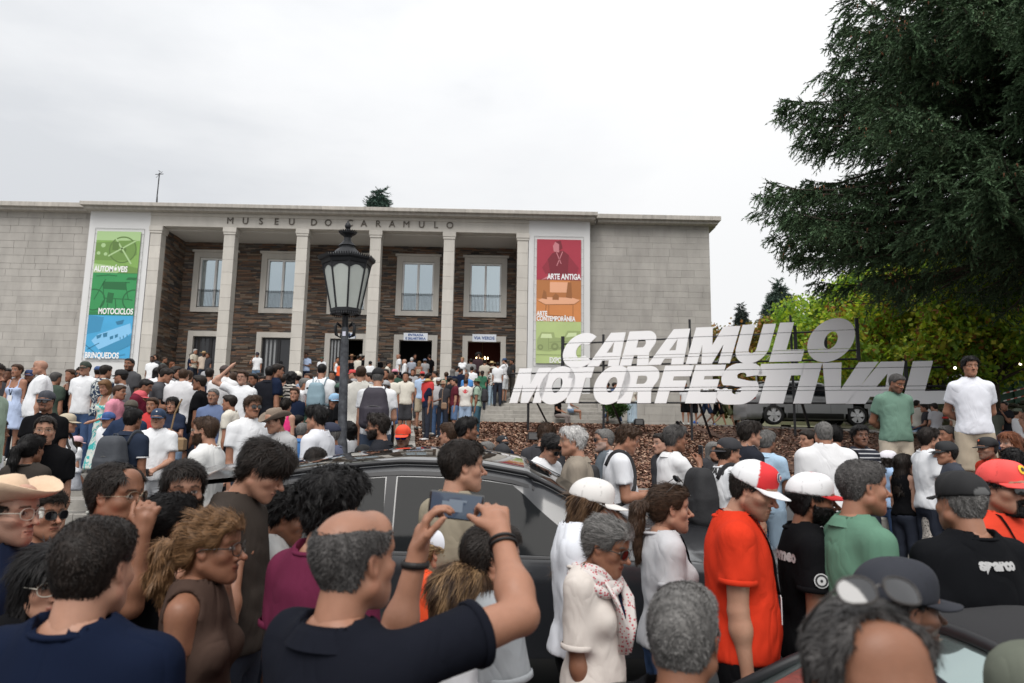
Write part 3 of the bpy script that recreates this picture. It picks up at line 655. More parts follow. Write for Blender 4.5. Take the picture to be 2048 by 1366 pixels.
for v in (.03, .24, .74): bar(s1a, zb1+(zt1-zb1)*v, s1b, zb1r+(zt1r-zb1r)*v, .03)
for px_, yb in ((1055, 865), (1206, 855), (1320+62, 890), (1588, 892), (1848, 855)):
    s_, _ = onplane(px_, 800); P_ = SM@Vector((s_, 0, 0)); zg = ground(P_[0], P_[1])-.3 if P_[1] < 26 else 2.5
    top_ = zt1r+.2 if px_ in (1588, 1382) else (zt1 if px_ == 1206 else zt2)
    MB().box(s_-.035, s_+.035, .06, .13, zg, top_).build('post', blackp, sign)
    MB().tube([(s_+.15, .12, zb2+.3), (s_+.62, 1.3, zg+.1)], .045, 4).build('prop', blackp, sign)
s_, zz_ = onplane(1714, 638); MB().box(s_-.05, s_+.05, .06, .16, zb1r, zz_+.05).build('post', blackp, sign); s_, zz_ = onplane(1124, 672); MB().box(s_-.05, s_+.05, .06, .16, zb2, zz_).build('post', blackp, sign)
for px_, y0_, y1_ in ((1590, 650, 730), (1650, 650, 725), (1445, 655, 735), (1780, 735, 800), (1812, 720, 808)):
    s_, za_ = onplane(px_, y0_); _, zb_ = onplane(px_, y1_); MB().box(s_-.05, s_+.05, .08, .16, zb_, za_).build('post', blackp, sign)
# floodlights on the bark
for (x, y, lab) in ((1066, 889, 'small black floodlight on the bark near the bowed head'), (1278, 855, 'small black floodlight on the bark below the shrub'), (890, 873, 'small black floodlight on the bark near the steps')):
    d = (2.03-1.04+.144*14.5)/(.144+(y-891)/FP) if True else 0
    p = at(x, y, min(26, d)); f_ = empty('floodlight', (p[0], p[1], ground(p[0], p[1])), 0, lab, 'floodlight')
    MB().box(-.16, .16, -.06, .06, .08, .32, b=.015).build('housing', blackp, f_); MB().box(-.13, .13, -.066, -.061, .11, .29).build('lens', mat('lamp_glass', (.10, .10, .10), .15), f_); MB().box(-.2, -.17, -.02, .02, 0, .26).box(.17, .2, -.02, .02, 0, .26).box(-.2, .2, -.03, .03, 0, .02).build('bracket', blackp, f_)
# ================================================================== VEGETATION
leaf_m = mat('leaves', vcol=True, rough=.6, spec=.3)
t_ = leaf_m.node_tree; tl_ = N(t_, 'ShaderNodeBsdfTranslucent'); ms_ = N(t_, 'ShaderNodeMixShader', i_0=.38); at_n = N(t_, 'ShaderNodeAttribute', attribute_name='Col'); vm_ = N(t_, 'ShaderNodeVectorMath', operation='MULTIPLY'); vm_.inputs[1].default_value = (1.5, 1.6, .7)
t_.links.new(at_n.outputs['Color'], vm_.inputs[0]); t_.links.new(vm_.outputs[0], tl_.inputs[0]); t_.links.new(t_.nodes['Principled BSDF'].outputs[0], ms_.inputs[1]); t_.links.new(tl_.outputs[0], ms_.inputs[2]); t_.links.new(ms_.outputs[0], t_.nodes['Material Output'].inputs[0])
needle_m = mat('needles', vcol=True, rough=.65, spec=.25)
trunk_m = mat('tree_bark', (.055, .042, .032), .95, var=.4, vscale=6, bump=1, bscale=20, bdist=.03)
def scatter(name, C_, D_, S_, colr, shape, parent, m_, kind='stuff'):
    """C_ centres, D_ directions, S_ sizes; shape (k,3) vertices in (side, along, up) and faces"""
    SV, SF = shape; n = len(C_); D_ = D_/np.linalg.norm(D_, axis=1)[:, None]
    r_ = rng.normal(size=(n, 3)); sd_ = np.cross(D_, r_); sd_ /= np.linalg.norm(sd_, axis=1)[:, None]; upv = np.cross(sd_, D_)
    V = C_[:, None]+S_[:, None, None]*(SV[None, :, 0:1]*sd_[:, None]+SV[None, :, 1:2]*D_[:, None]+SV[None, :, 2:3]*upv[:, None])
    F = (SF[None]+(np.arange(n)*len(SV))[:, None, None]).reshape(-1, SF.shape[1])
    me = mesh_np(name, V.reshape(-1, 3), F, False, np.repeat(colr, len(SV), 0)); return add(name, me, m_, parent, kind=kind)
# spruce sprig: a twig bristling with needle blades
sv, sf = [], []
for k in range(6):
    t_ = .03+.15*k; a_ = k*2.4; sx_, sz_ = math.cos(a_), math.sin(a_); L_ = .34*(1-.35*t_); w_ = .075
    b = len(sv); sv += [(-sz_*w_, t_, sx_*w_), (sz_*w_, t_, -sx_*w_), (sx_*L_*.62, t_+L_*.8, sz_*L_*.62)]; sf.append((b, b+1, b+2))
b = len(sv); sv += [(-.045, 0, 0), (.045, 0, 0), (0, 1.12, 0), (0, 0, -.045), (0, 0, .045)]; sf += [(b, b+1, b+2), (b+3, b+4, b+2)]
SPRIG = (np.array(sv), np.array(sf)); LEAF = (np.array([(-.5, 0, 0), (0, -.6, .08), (.5, 0, 0), (0, .7, .1)]), np.array([(0, 1, 2, 3)]))
def spruce(x, y, z0, H, Rb, label, dens=1.0, zmin=0.0, zs=1.0, sprig=.17, group=None, col=(.012, .030, .014), lim=None, lowcut=0, back_thin=False):
    t = empty('spruce_tree', (x, y, z0), 0, label, 'tree', group)
    MB().tube([(0, 0, -.5), (.05, .02, H*.4), (0, 0, H*.97)], [H*.02, H*.013, .02], 10).build('trunk', trunk_m, t, smooth=True)
    bb = MB(); CC, DD, SS, CL = [], [], [], []; z = zmin
    while z < H*.99:
        f = (z-zmin)/(H-zmin); Rr = Rb*(1-f)**.95*(.9+.2*random.random()) if f > .12 else Rb*(.72+2.2*f)
        nb = max(4, int(7*dens)) if f < .9 else 4; top = z > (lim or 1e9)
        for k in range(nb):
            a = random.random()*6.283; L = Rr*random.uniform(.76, 1.10); ca, sa = math.cos(a), math.sin(a)
            n_ = max(4, int(L/.45)); P_ = []
            droop = random.uniform(.25, .45)
            for i in range(n_+1):
                s = i/n_; P_.append((ca*L*s, sa*L*s, z+L*(.10*s-droop*s*s+.26*s**4)))
            P_ = np.array(P_); bb.tube(P_, np.linspace(.05*L/5+.012, .006, n_+1), 5, caps=False, c=(.05, .035, .025))
            # twigs along the branch, hanging on both sides
            nt_ = int((24 if not top else 7)*L/5*dens)
            if back_thin and math.cos(a-math.atan2(-y, -x)) < -.15: nt_ = int(nt_*.22)
            s = np.sqrt(rng.random(nt_))*.92+.08; base = np.stack([np.interp(s, np.linspace(0, 1, n_+1), P_[:, j]) for j in range(3)], 1)
            side = np.where(rng.random(nt_) < .5, -1, 1); tl = (.35+.75*(1-s))*(.5+.8*rng.random(nt_))*min(1.15, L/4)
            td = np.stack([ca*.75-sa*side*.8, sa*.75+ca*side*.8, -.25-.65*rng.random(nt_)], 1); td /= np.linalg.norm(td, axis=1)[:, None]
            ns = 5 if not top else 3
            for q in range(ns):
                u_ = (q+.3+.5*rng.random(nt_))/ns; p = base+td*(tl*u_)[:, None]; p[:, 2] -= .25*tl*u_*u_
                d = td+rng.normal(0, .42, (nt_, 3)); d[:, 2] -= .35*u_; CC.append(p); DD.append(d); SS.append(sprig*(.75+.6*rng.random(nt_))*(1.8 if top else 1))
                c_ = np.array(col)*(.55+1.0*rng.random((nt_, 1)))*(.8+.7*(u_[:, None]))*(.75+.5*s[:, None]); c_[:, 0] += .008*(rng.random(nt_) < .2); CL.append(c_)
            # sprigs on the branch itself
            m_ = int(14*L/5*dens)+2; s = rng.random(m_)**.6; p = np.stack([np.interp(s, np.linspace(0, 1, n_+1), P_[:, j]) for j in range(3)], 1); d = np.array([ca, sa, -.1])+rng.normal(0, .5, (m_, 3)); CC.append(p); DD.append(d); SS.append(sprig*1.1*(.8+.5*rng.random(m_))); CL.append(np.array(col)*(.8+1.1*rng.random((m_, 1))))
        z += (.24 if not top else .6)*zs/max(.6, dens)
    bb.build('branches', trunk_m, t)['kind'] = 'stuff'
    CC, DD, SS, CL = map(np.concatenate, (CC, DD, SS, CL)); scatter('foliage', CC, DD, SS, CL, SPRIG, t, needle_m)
    print('spruce', len(CC)); return t, CC
sprp = at(2150, 600, 16.5)
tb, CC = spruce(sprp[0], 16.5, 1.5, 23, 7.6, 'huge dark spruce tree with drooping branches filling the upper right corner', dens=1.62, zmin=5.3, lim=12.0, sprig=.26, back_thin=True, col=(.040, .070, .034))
# brown cones hanging in clusters
far_ = CC[(CC[:, 2] < 12.5) & (np.hypot(CC[:, 0], CC[:, 1]) > 2.2)]; cl_ = far_[rng.integers(0, len(far_), 700)]; n_ = 5
cp = (np.repeat(cl_, n_, 0)+rng.normal(0, .10, (700*n_, 3))); cv = np.array([(-.16, .2, 0), (.16, .2, 0), (0, .2, .16), (0, .2, -.16), (0, 1, 0), (0, 0, 0)]); cf_ = np.array([(0, 2, 4), (2, 1, 4), (1, 3, 4), (3, 0, 4), (2, 0, 5), (1, 2, 5), (3, 1, 5), (0, 3, 5)])
scatter('cones', cp, np.tile((0, 0, -1.), (len(cp), 1))+rng.normal(0, .2, (len(cp), 3)), .085+.04*rng.random(len(cp)), np.array((.19, .085, .045))*(.6+.8*rng.random((len(cp), 1))), (cv, cf_), tb, needle_m)
def broadleaf(x, y, z0, H, crown, label, n=16000, ls=.16, cols=((.05, .085, .015),), trunk_h=None, group=None, kindname='leafy_tree', cat='tree', seed=0):
    """crown: list of (dx,dy,dz,rx,ry,rz) clumps"""
    t = empty(kindname, (x, y, z0), 0, label, cat, group); rg = np.random.default_rng(seed+11)
    cen = np.array([c_[:3] for c_ in crown]); rad = np.array([c_[3:] for c_ in crown])
    if cat == 'tree':
        MB().tube([(0, 0, -.3), (.08, .05, cen[:, 2].min()*.7), (cen[:, 0].mean()*.6, cen[:, 1].mean()*.6, cen[:, 2].mean())], [H*.028, H*.02, H*.008], 8).build('trunk', trunk_m, t, smooth=True)
        q = MB()
        for c_ in crown[:14]: q.tube([(0, 0, cen[:, 2].min()*.6), (c_[0]*.5, c_[1]*.5, c_[2]*.75), (c_[0], c_[1], c_[2])], [H*.012, H*.007, .01], 5, caps=False)
        q.build('limb', trunk_m, t)
    vol = rad.prod(1)**(2/3); w_ = vol/vol.sum(); ci = rg.choice(len(crown), n, p=w_)
    u_ = rg.normal(size=(n, 3)); u_ /= np.linalg.norm(u_, axis=1)[:, None]; rr_ = (.45+.6*rg.random(n)**.5)*(1+.18*np.sin(u_[:, 0]*7+ci)*np.cos(u_[:, 2]*6+ci)); P_ = cen[ci]+u_*rad[ci]*rr_[:, None]
    # leaves gather in small sprays
    sp_ = P_[rg.integers(0, n, n//9)]; k_ = rg.integers(0, len(sp_), n); P_ = np.where((rg.random(n) < .8)[:, None], sp_[k_]+rg.normal(0, ls*1.6, (n, 3))*[1, 1, .55], P_)
    cm = np.array(cols); cc_ = cm[rg.integers(0, len(cm), len(sp_))][k_]*(.6+.8*rg.random((n, 1)))
    D_ = rg.normal(0, 1, (n, 3)); D_[:, 2] -= .3
    scatter('crown', P_, D_, ls*(.6+.7*rg.random(n)), cc_, LEAF, t, leaf_m); return t
def clumps(n, rx, ry, z0, z1, r, seed):
    rg = random.Random(seed); out = []
    for _ in range(n):
        a = rg.random()*6.28; k = rg.random()**.5; f = rg.random(); z = z0+(z1-z0)*f; w_ = math.sin(math.pi*(.25+.65*f)); s = r*rg.uniform(.7, 1.25)
        out.append((math.cos(a)*rx*k*w_, math.sin(a)*ry*k*w_, z, s, s, s*.75))
    return out
YG = [(.36, .42, .05), (.24, .35, .045), (.40, .38, .05), (.19, .30, .04)]; GR = [(.11, .20, .038), (.14, .24, .045), (.08, .15, .032)]; OG = [(.19, .13, .035), (.15, .13, .03), (.24, .11, .035), (.10, .12, .03)]
def tree_at(px, ybase, d, H, rx, label, **k):
    p = at(px, ybase, d); cl = k.pop('cl', 26); zz = k.pop('z', (.28, .95)); return broadleaf(p[0], p[1], k.pop('zb', p[2]), H, clumps(cl, rx, rx, H*zz[0], H*zz[1], k.pop('r', rx*.38), int(px)), label, seed=int(px), **k)
tree_at(1705, 790, 33, 6.2, 3.0, 'rounded green tree directly right of the upper row of letters', cols=GR+[YG[0]], n=20000, ls=.17, zb=3.2, zz=None) if False else None
tree_at(1745, 800, 34, 7.2, 3.6, 'bushy green tree directly behind the round last letter o', cols=GR+[YG[1], YG[0]], n=26000, ls=.18, zb=3.0, z=(.10, .95))
tree_at(1640, 800, 46, 8.8, 3.4, 'light green tree rising behind the letters u and l', cols=[YG[1], GR[1], YG[0]], n=15000, ls=.2, zb=3.0, z=(.3, .95))
tree_at(1850, 800, 27, 6.0, 3.3, 'yellow green tree with orange tinted leaves behind the letter l', cols=YG+[OG[2], GR[1]], n=30000, ls=.15, zb=2.9, z=(.34, .98))
tree_at(1990, 800, 25, 6.4, 3.4, 'yellow green tree above the curly haired youth in white', cols=YG+[GR[1]], n=28000, ls=.15, zb=3.2, z=(.34, 1.0))
tree_at(2120, 800, 28, 7.0, 3.6, 'green tree at the far right edge beyond the spruce', cols=GR+[YG[0]], n=18000, ls=.17, zb=3.2, z=(.3, 1.0))
tree_at(1830, 800, 42, 10.5, 4.6, 'dark green tree standing behind the yellow green ones', cols=GR, n=18000, ls=.24, zb=3.4, z=(.25, .95))
tree_at(1960, 800, 40, 10.0, 5, 'second dark green tree hidden behind the yellow green canopy', cols=GR, n=18000, ls=.24, zb=4, z=(.2, .95))
tree_at(1470, 760, 62, 9.0, 4.8, 'rusty orange green tree just right of the museum corner', cols=OG, n=14000, ls=.26, zb=3.2, z=(.3, .95))
tree_at(1572, 760, 60, 10.0, 4.2, 'orange tinted tree behind the letter u', cols=OG+[YG[0]], n=14000, ls=.26, zb=3.2, z=(.3, .92))
tree_at(1395, 780, 66, 8.5, 5, 'olive tree mostly hidden by the museum corner', cols=OG+GR, n=8000, ls=.28, zb=3.2, z=(.3, .95))
tree_at(1660, 760, 58, 9.5, 4.2, 'olive green tree behind the letter l of the upper row', cols=GR+OG[:1], n=12000, ls=.26, zb=3.2, z=(.3, .92))
def spruce_at(px, ytop, d, zb, Rb, label, **k):
    p = at(px, ytop, d); return spruce(p[0], p[1], zb, p[2]-zb, Rb, label, **k)
spruce_at(1556, 558, 75, 3, 4.6, 'tall blue green conifer behind the upper letters', dens=1.5, sprig=.80, zmin=3, zs=2.4, col=(.045, .070, .055))
spruce_at(1482, 604, 95, 5, 2.2, 'small dark pointed conifer on the skyline near the museum', dens=1.5, sprig=.7, zmin=6, zs=2.4, col=(.03, .042, .035))
spruce_at(1632, 610, 85, 5, 3.0, 'dark conifer between the tall one and the big spruce', dens=1.5, sprig=.75, zmin=4, zs=2.4, col=(.032, .048, .036))
spruce_at(760, 374, 52, 3, 3.2, 'top of a conifer showing above the museum roof', dens=1.8, sprig=.62, zmin=9, zs=1.8, col=(.04, .07, .055))
# far wooded hill
hx, hy, hz = [], [], []
hill = MB(); xs_ = np.linspace(60, 420, 60); top_ = 58+4*np.sin(xs_*.05)+2*np.sin(xs_*.13+1)
V = np.concatenate([np.stack([xs_, np.full(60, 300.), np.full(60, 15.)], 1), np.stack([xs_, np.full(60, 380.), top_], 1), np.stack([xs_, np.full(60, 520.), top_-10], 1)]); Q = [(r_*60+i, r_*60+i+1, (r_+1)*60+i+1, (r_+1)*60+i) for r_ in range(2) for i in range(59)]
add('hill', mesh_np('hill', V, Q, True), mat('wooded_hill', (.045, .065, .035), .95, var=.4, vscale=.15), kind='structure')
n_ = 5000; fx_ = 60+360*rng.random(n_); s_ = rng.random(n_); P_ = np.stack([fx_, 300+80*s_, 15+(np.interp(fx_, xs_, top_)-15)*s_+2], 1); cone_ = (np.array([(-.35, 0, -.2), (.35, 0, -.2), (0, 0, .4), (0, 1.0, 0)]), np.array([(0, 1, 3), (1, 2, 3), (2, 0, 3)]))
scatter('far_wood', P_, np.tile((0, 0, 1.), (n_, 1)), 4+4*rng.random(n_), np.array((.035, .055, .035))*(.6+.8*rng.random((n_, 1))), cone_, None, leaf_m)
# shrub by the wall, below the letters
p = at(1228, 850, 26.8); broadleaf(p[0], 26.6, 2.84, 1.0, clumps(9, .42, .3, .3, .85, .22, 4), 'green leafy shrub growing by the museum wall below the letters', n=3500, ls=.055, cols=[(.035, .08, .02), (.05, .11, .03)], kindname='shrub', cat='shrub')
# right hand terrace with its bank, kerb and stones
V, Q = [], []
for x_ in np.linspace(11, 60, 26):
    V += [(x_, 18.6-.03*(x_-11), 2.45), (x_, 24, 2.8), (x_, 28, 2.95), (x_, 32, 4.6+.2*math.sin(x_)), (x_, 60, 5.6)]
for i in range(25):
    for j in range(4): a_ = i*5+j; Q.append((a_, a_+5, a_+6, a_+1))
add('terrace', mesh_np('terrace', V, Q, True), grass_m, kind='structure')
V, Q = [], []
for i, x_ in enumerate(np.linspace(7.2, 60, 40)):
    t_ = min(1, max(0, (x_-7.2)/4.3)); yt = 27-8.4*t_; zt_ = 2.842-.39*t_
    V += [(x_, 14.55, 1.055), (x_, (14.55+yt)/2, (1.055+zt_)/2+.07), (x_, yt, zt_+.01)]
for i in range(39):
    for j in range(2): a_ = i*3+j; Q.append((a_, a_+3, a_+4, a_+1))
add('mulch_slope', mesh_np('mulch_slope', V, Q, True), bark_m, kind='structure')
n = 24000; cx = 7.4+rng.random(n)*16; t_ = np.clip((cx-7.2)/4.3, 0, 1); yt = 27-8.4*t_; zt_ = 2.842-.39*t_; u_ = rng.random(n)**1.1; cy = 14.55+(yt-14.55)*u_
cz = 1.055+(zt_+.01-1.055)*u_+.07*(1-np.abs(2*u_-1))+.015+rng.random(n)*.02; a = rng.random(n)*6.28; L_ = .025+rng.random(n)*.045; W_ = .012+rng.random(n)*.02
t1 = np.stack([np.cos(a), np.sin(a), (rng.random(n)-.5)*1.1], 1); t2 = np.stack([-np.sin(a), np.cos(a), (rng.random(n)-.5)*1.1], 1); c = np.stack([cx, cy, cz], 1)
V = np.stack([c-t1*L_[:, None]-t2*W_[:, None], c+t1*L_[:, None]-t2*W_[:, None], c+t1*L_[:, None]*.8+t2*W_[:, None], c-t1*L_[:, None]*.7+t2*W_[:, None]], 1).reshape(-1, 3)
base = np.array([(0.20, 0.095, 0.06), (0.30, 0.17, 0.11), (0.11, 0.055, 0.038), (0.36, 0.24, 0.17), (0.16, 0.08, 0.055)])[rng.integers(0, 5, n)]*(0.7+0.6*rng.random((n, 1)))
add('bark_chips', mesh_np('bark_chips', V, np.arange(4*n).reshape(-1, 4), cols=np.repeat(base, 4, 0)), MATS['bark_chip'], kind='stuff')
tk = empty('terrace_kerb', (0, 0, 0)); tk['kind'] = 'structure'
for i in range(16):
    x_ = 11.6+i*1.05; o = add('kerb_stone', _cube, None, tk, (x_+.5, 18.55-.03*(x_-11), 2.42)); o.scale = (1.03, .22, .2)
for i in range(12):
    t_ = i/12; o = add('kerb_stone', _cube, None, tk, (7.2+4.3*(t_+.04), 27-8.4*(t_+.04), 2.80-.39*t_)); o.scale = (.8, .14, .16); o.rotation_euler[2] = math.atan2(-8.4, 4.3)
# loose stones on the bank
st_ = MB(); rs = random.Random(3)
for i in range(260):
    x_ = rs.uniform(13, 24); y_ = rs.uniform(27.8, 31.5); z_ = 2.95+(y_-28)*.41; r_ = rs.uniform(.08, .24)
    st_.lathe([(0, -r_*.5), (r_*.8, -r_*.3), (r_, .05), (r_*.6, r_*.45), (0, r_*.5)], 6, (x_, y_, z_), ph=rs.random())
st_.build('bank_stones', mat('bank_stone', (.20, .18, .15), .9, var=.4, vscale=3), kind='stuff')
# dark green hoarding at the right
p0 = at(1985, 780, 31); p1 = at(2120, 780, 31)
gf = empty('fence', (p0[0], 31, 4.2), 0, 'dark green panel fence beyond the seated people at the right', 'fence')
for k in range(3): MB().box(k*1.0+.01, k*1.0+.99, 0, .05, 0, 1.35).build('panel', mat('green_paint', (.03, .10, .065), .6), gf)
for k in range(4): MB().box(k*1.0-.04, k*1.0+.04, -.05, .0, -.3, 1.45).build('post', MATS['green_paint'], gf)
# striped rods / picnic canopy seen at the right edge
p = at(2035, 775, 24); cn = empty('striped_rope', (p[0], 24, p[2]), 0, 'red and white striped barrier tapes at the right edge', 'tape')
for k, (za, zb_) in enumerate(((-.1, .28), (-.36, -.08))):
    for j in range(10):
        MB().box(-.55+j*.13, -.55+j*.13+.125, -.005, .005, 0, .035, M=Matrix.Translation((0, 0, za))@Matrix.Rotation(-.25, 4, 'Y')).build('tape_segment', mat('tape_red' if j % 2 else 'tape_white', (.4, .06, .04) if j % 2 else (.6, .6, .58), .6), cn)
# festoon lamps in the trees
for k, (x, y) in enumerate(((1910, 736), (2041, 728), (1808, 724))):
    p = at(x, y, 24); fl_ = empty('festoon_lamp', (p[0], 24, p[2]), 0, ['small lit bulb hanging left of the curly haired youth', 'small lit bulb hanging at the right edge', 'small lit bulb hanging above the letter l'][k], 'lamp')
    MB().lathe([(0, -.05), (.04, -.03), (.05, .01), (.02, .05), (0, .05)], 8).build('bulb', mat('festoon', (1, .9, .7), emit=((1, .85, .6), 4)), fl_, smooth=True); MB().tube([(0, 0, .05), (0, 0, .12)], .02, 6).build('socket', blackp, fl_)
# truss behind the sign
tr_ = empty('lighting_truss', (0, 0, 0), 0, 'silver lattice truss lying behind the letters', 'truss'); pa = at(1420, 724, 30); pb = at(1640, 722, 30)
q = MB(); tm_ = mat('aluminium', (.35, .36, .37), .4, metal=.8)
for dz in (0, .28): q.tube([pa+[0, 0, dz], pb+[0, 0, dz]], .02, 5)
q.build('chord', tm_, tr_); q = MB()
for k in range(18):
    a_ = pa+(pb-pa)*k/18; b_ = pa+(pb-pa)*(k+1)/18; q.tube([a_+[0, 0, 0 if k % 2 else .28], b_+[0, 0, .28 if k % 2 else 0]], .012, 4)
q.build('lattice', tm_, tr_); MB().tube([pa+[2, 0, 0], pa+[2, 0, -2.4]], .04, 6).tube([pb-[.4, 0, 0], pb-[.4, 0, 2.6]], .04, 6).build('leg', tm_, tr_)
# ================================================================== PEOPLE: implicit surfaces
def smin(a, b, k):
    h = np.clip(0.5+0.5*(b-a)/k, 0, 1); return b*(1-h)+a*h-k*h*(1-h)
def smax(a, b, k): return -smin(-a, -b, k)
def cone(P, a, b, ra, rb):
    a = np.asarray(a, np.float32); ba = np.asarray(b, np.float32)-a; pa = P-a
    h = np.clip(pa@ba/max(1e-9, ba@ba), 0, 1)
    return np.linalg.norm(pa-h[:, None]*ba, axis=1)-(ra+(rb-ra)*h)
def ell(P, c, r, M=None):
    q = P-np.asarray(c, np.float32)
    if M is not None: q = q@M            # columns of M are the local axes
    r = np.asarray(r, np.float32); k0 = np.linalg.norm(q/r, axis=1); k1 = np.linalg.norm(q/(r*r), axis=1)
    return k0*(k0-1)/np.maximum(k1, 1e-6)
def rotM(ax, deg):
    return np.array(Matrix.Rotation(R(deg), 3, ax), np.float32)
def nets(f, lo, hi, h, B=4, slack=0.0):
    """naive surface nets of f<0 on a sparse grid"""
    lo = np.asarray(lo, np.float32); nb = np.maximum(1, np.ceil((np.asarray(hi)-lo)/(h*B)).astype(int)); n = nb*B
    bi = np.stack(np.meshgrid(*[np.arange(k) for k in nb], indexing='ij'), -1).reshape(-1, 3)
    cen = (lo+(bi*B+(B-1)/2)*h).astype(np.float32); fc = f(cen)
    Fv = np.repeat(np.repeat(np.repeat(np.where(fc < 0, -1., 1.).astype(np.float32).reshape(nb), B, 0), B, 1), B, 2)
    keep = bi[np.abs(fc) < B*h*0.9+slack]
    if len(keep) == 0: return np.zeros((0, 3)), np.zeros((0, 4), int)
    of = np.stack(np.meshgrid(*[np.arange(B)]*3, indexing='ij'), -1).reshape(-1, 3)
    idx = (keep[:, None]*B+of[None]).reshape(-1, 3)
    Fv[idx[:, 0], idx[:, 1], idx[:, 2]] = f((lo+idx*h).astype(np.float32))
    Fv[0], Fv[-1], Fv[:, 0], Fv[:, -1], Fv[:, :, 0], Fv[:, :, -1] = 1, 1, 1, 1, 1, 1
    S = Fv < 0; m_ = n-1
    cnt = np.zeros(m_, np.int8)
    for dx in (0, 1):
        for dy in (0, 1):
            for dz in (0, 1): cnt += S[dx:dx+m_[0], dy:dy+m_[1], dz:dz+m_[2]]
    act = np.argwhere((cnt > 0) & (cnt < 8))
    if len(act) == 0: return np.zeros((0, 3)), np.zeros((0, 4), int)
    vid = -np.ones(m_, np.int64); vid[act[:, 0], act[:, 1], act[:, 2]] = np.arange(len(act))
    acc = np.zeros((len(act), 3), np.float32); num = np.zeros(len(act), np.float32)
    cor = [(0, 0, 0), (1, 0, 0), (0, 1, 0), (1, 1, 0), (0, 0, 1), (1, 0, 1), (0, 1, 1), (1, 1, 1)]
    val = [Fv[act[:, 0]+c[0], act[:, 1]+c[1], act[:, 2]+c[2]] for c in cor]
    for i in range(8):
        for ax in range(3):
            if cor[i][ax] == 0:
                j = i+(1 << ax); a, b = val[i], val[j]; mk = (a < 0) != (b < 0)
                t = np.where(mk, a/np.where(a == b, 1, a-b), 0); p = np.tile(np.array(cor[i], np.float32), (len(act), 1)); p[:, ax] += t
                acc += p*mk[:, None]; num += mk
    V = lo+(act+acc/num[:, None])*h
    Qs = []
    for ax in range(3):
        sl0 = [slice(1, -1)]*3; sl0[ax] = slice(0, -1); sl1 = list(sl0); sl1[ax] = slice(1, None)
        a, b = S[tuple(sl0)], S[tuple(sl1)]; e_ = np.argwhere(a != b)
        if len(e_) == 0: continue
        off = np.ones(3, int); off[ax] = 0; e_ = e_+off; sg = S[e_[:, 0], e_[:, 1], e_[:, 2]]
        u, v = (ax+1) % 3, (ax+2) % 3
        du = np.zeros(3, int); du[u] = 1; dv = np.zeros(3, int); dv[v] = 1
        g = lambda q: vid[q[:, 0], q[:, 1], q[:, 2]]
        ok = (e_ < m_).all(1); e_ = e_[ok]; sg = sg[ok]
        q4 = np.stack([g(e_-du-dv), g(e_-dv), g(e_), g(e_-du)], 1); good = (q4 >= 0).all(1); q4 = q4[good]; sg = sg[good]
        q4[~sg] = q4[~sg][:, ::-1]; Qs.append(q4)
    return V, np.concatenate(Qs)
def lnoise(P, f=1.0, s=0.0):
    x, y, z = (P*f).T
    return (np.sin(x+1.3*np.sin(y*0.9+s)+s*1.7)*np.cos(z*1.1+0.8*np.sin(x*1.3-s))+np.sin(y*1.7+np.cos(z*1.3+s*2.1)+s))*0.5
# ------------------------------------------------------------------ head, in head space: z up, face towards +y, chin at -.117, crown at +.118
def head_sdf(sex='m', jaw=1.0, nose=1.0, child=False, detail=True, fat=0.0):
    jw = (.93 if sex == 'f' else 1.0)*jaw; br = 1.0 if sex == 'm' else .6
    if child: jw *= .9; nose *= .7; br = .4
    def f(P):
        X = np.abs(P[:, 0]); Q = P.copy(); Q[:, 0] = X
        d = ell(P, (0, -.014, .034), (.0725, .094, .084))
        d = smin(d, ell(P, (0, .022, -.022), (.061*jw, .068, .083)), .03)
        d = smin(d, cone(Q, (.050*jw+fat, -.002, -.052), (.012, .066, -.097), .022+fat, .019+fat*.6), .03)
        d = smin(d, ell(P, (0, .050, -.068), (.045*jw+fat, .040+fat*.5, .042)), .02)
        d = smin(d, ell(P, (0, .076, -.098), (.018, .014, .016)), .018)
        d = smin(d, ell(Q, (.043*jw, .052, -.022), (.021+fat, .024, .022)), .02)
        d = smin(d, cone(Q, (.008, .083, .026), (.044, .066, .026), .010*br+.004, .010*br+.003), .012)
        d = smin(d, ell(P, (0, .060, .062), (.055, .030, .045)), .03)
        d = smax(d, -ell(Q, (.031, .096, .007), (.019, .014, .0115)), .012)
        d = smin(d, ell(Q, (.031, .071, .005), (.0145, .0135, .0125)), .003)
        n1_ = cone(P, (0, .081, .016), (0, .100+.008*nose, -.026), .0075, .010)
        n1_ = smin(n1_, ell(P, (0, .1035+.009*nose, -.030), (.0115, .0115, .010)), .008)
        n1_ = smin(n1_, ell(Q, (.0125, .095, -.034), (.0075, .010, .0075)), .006)
        d = smin(d, n1_, .009)
        if detail:
            d = smin(d, ell(P, (0, .090, -.0585), (.025*jw, .0075, .0050)), .005)
            d = smin(d, ell(P, (0, .0885, -.0675), (.020*jw, .0085, .0058)), .005)
            d = smax(d, -cone(Q, (0, .100, -.0628), (.023*jw, .087, -.0638), .0016, .0014), .003)
            d = smax(d, -ell(P, (0, .098, -.0775), (.016, .006, .004)), .006)
        ce, se = math.cos(.28), math.sin(.28)
        E_ = np.stack([Q[:, 0]*ce-(.0665), Q[:, 1]+.004, Q[:, 2]+.002], 1)
        E_ = np.stack([E_[:, 0]-.20*(-E_[:, 1]), E_[:, 1]+.12*E_[:, 2], E_[:, 2]], 1)
        ear = ell(E_, (0, 0, 0), (.0085, .018, .031))
        if detail: ear = smax(ear, -ell(E_, (.008, .003, .003), (.006, .010, .017)), .004)
        d = smin(d, ear, .006)
        return d
    return f
def nape(f, tip=(0, -.045, -.20), r=.056):
    def g(P):
        return smin(f(P), cone(P, (0, -.022, -.04), tip, r*.98, r), .03)
    return g
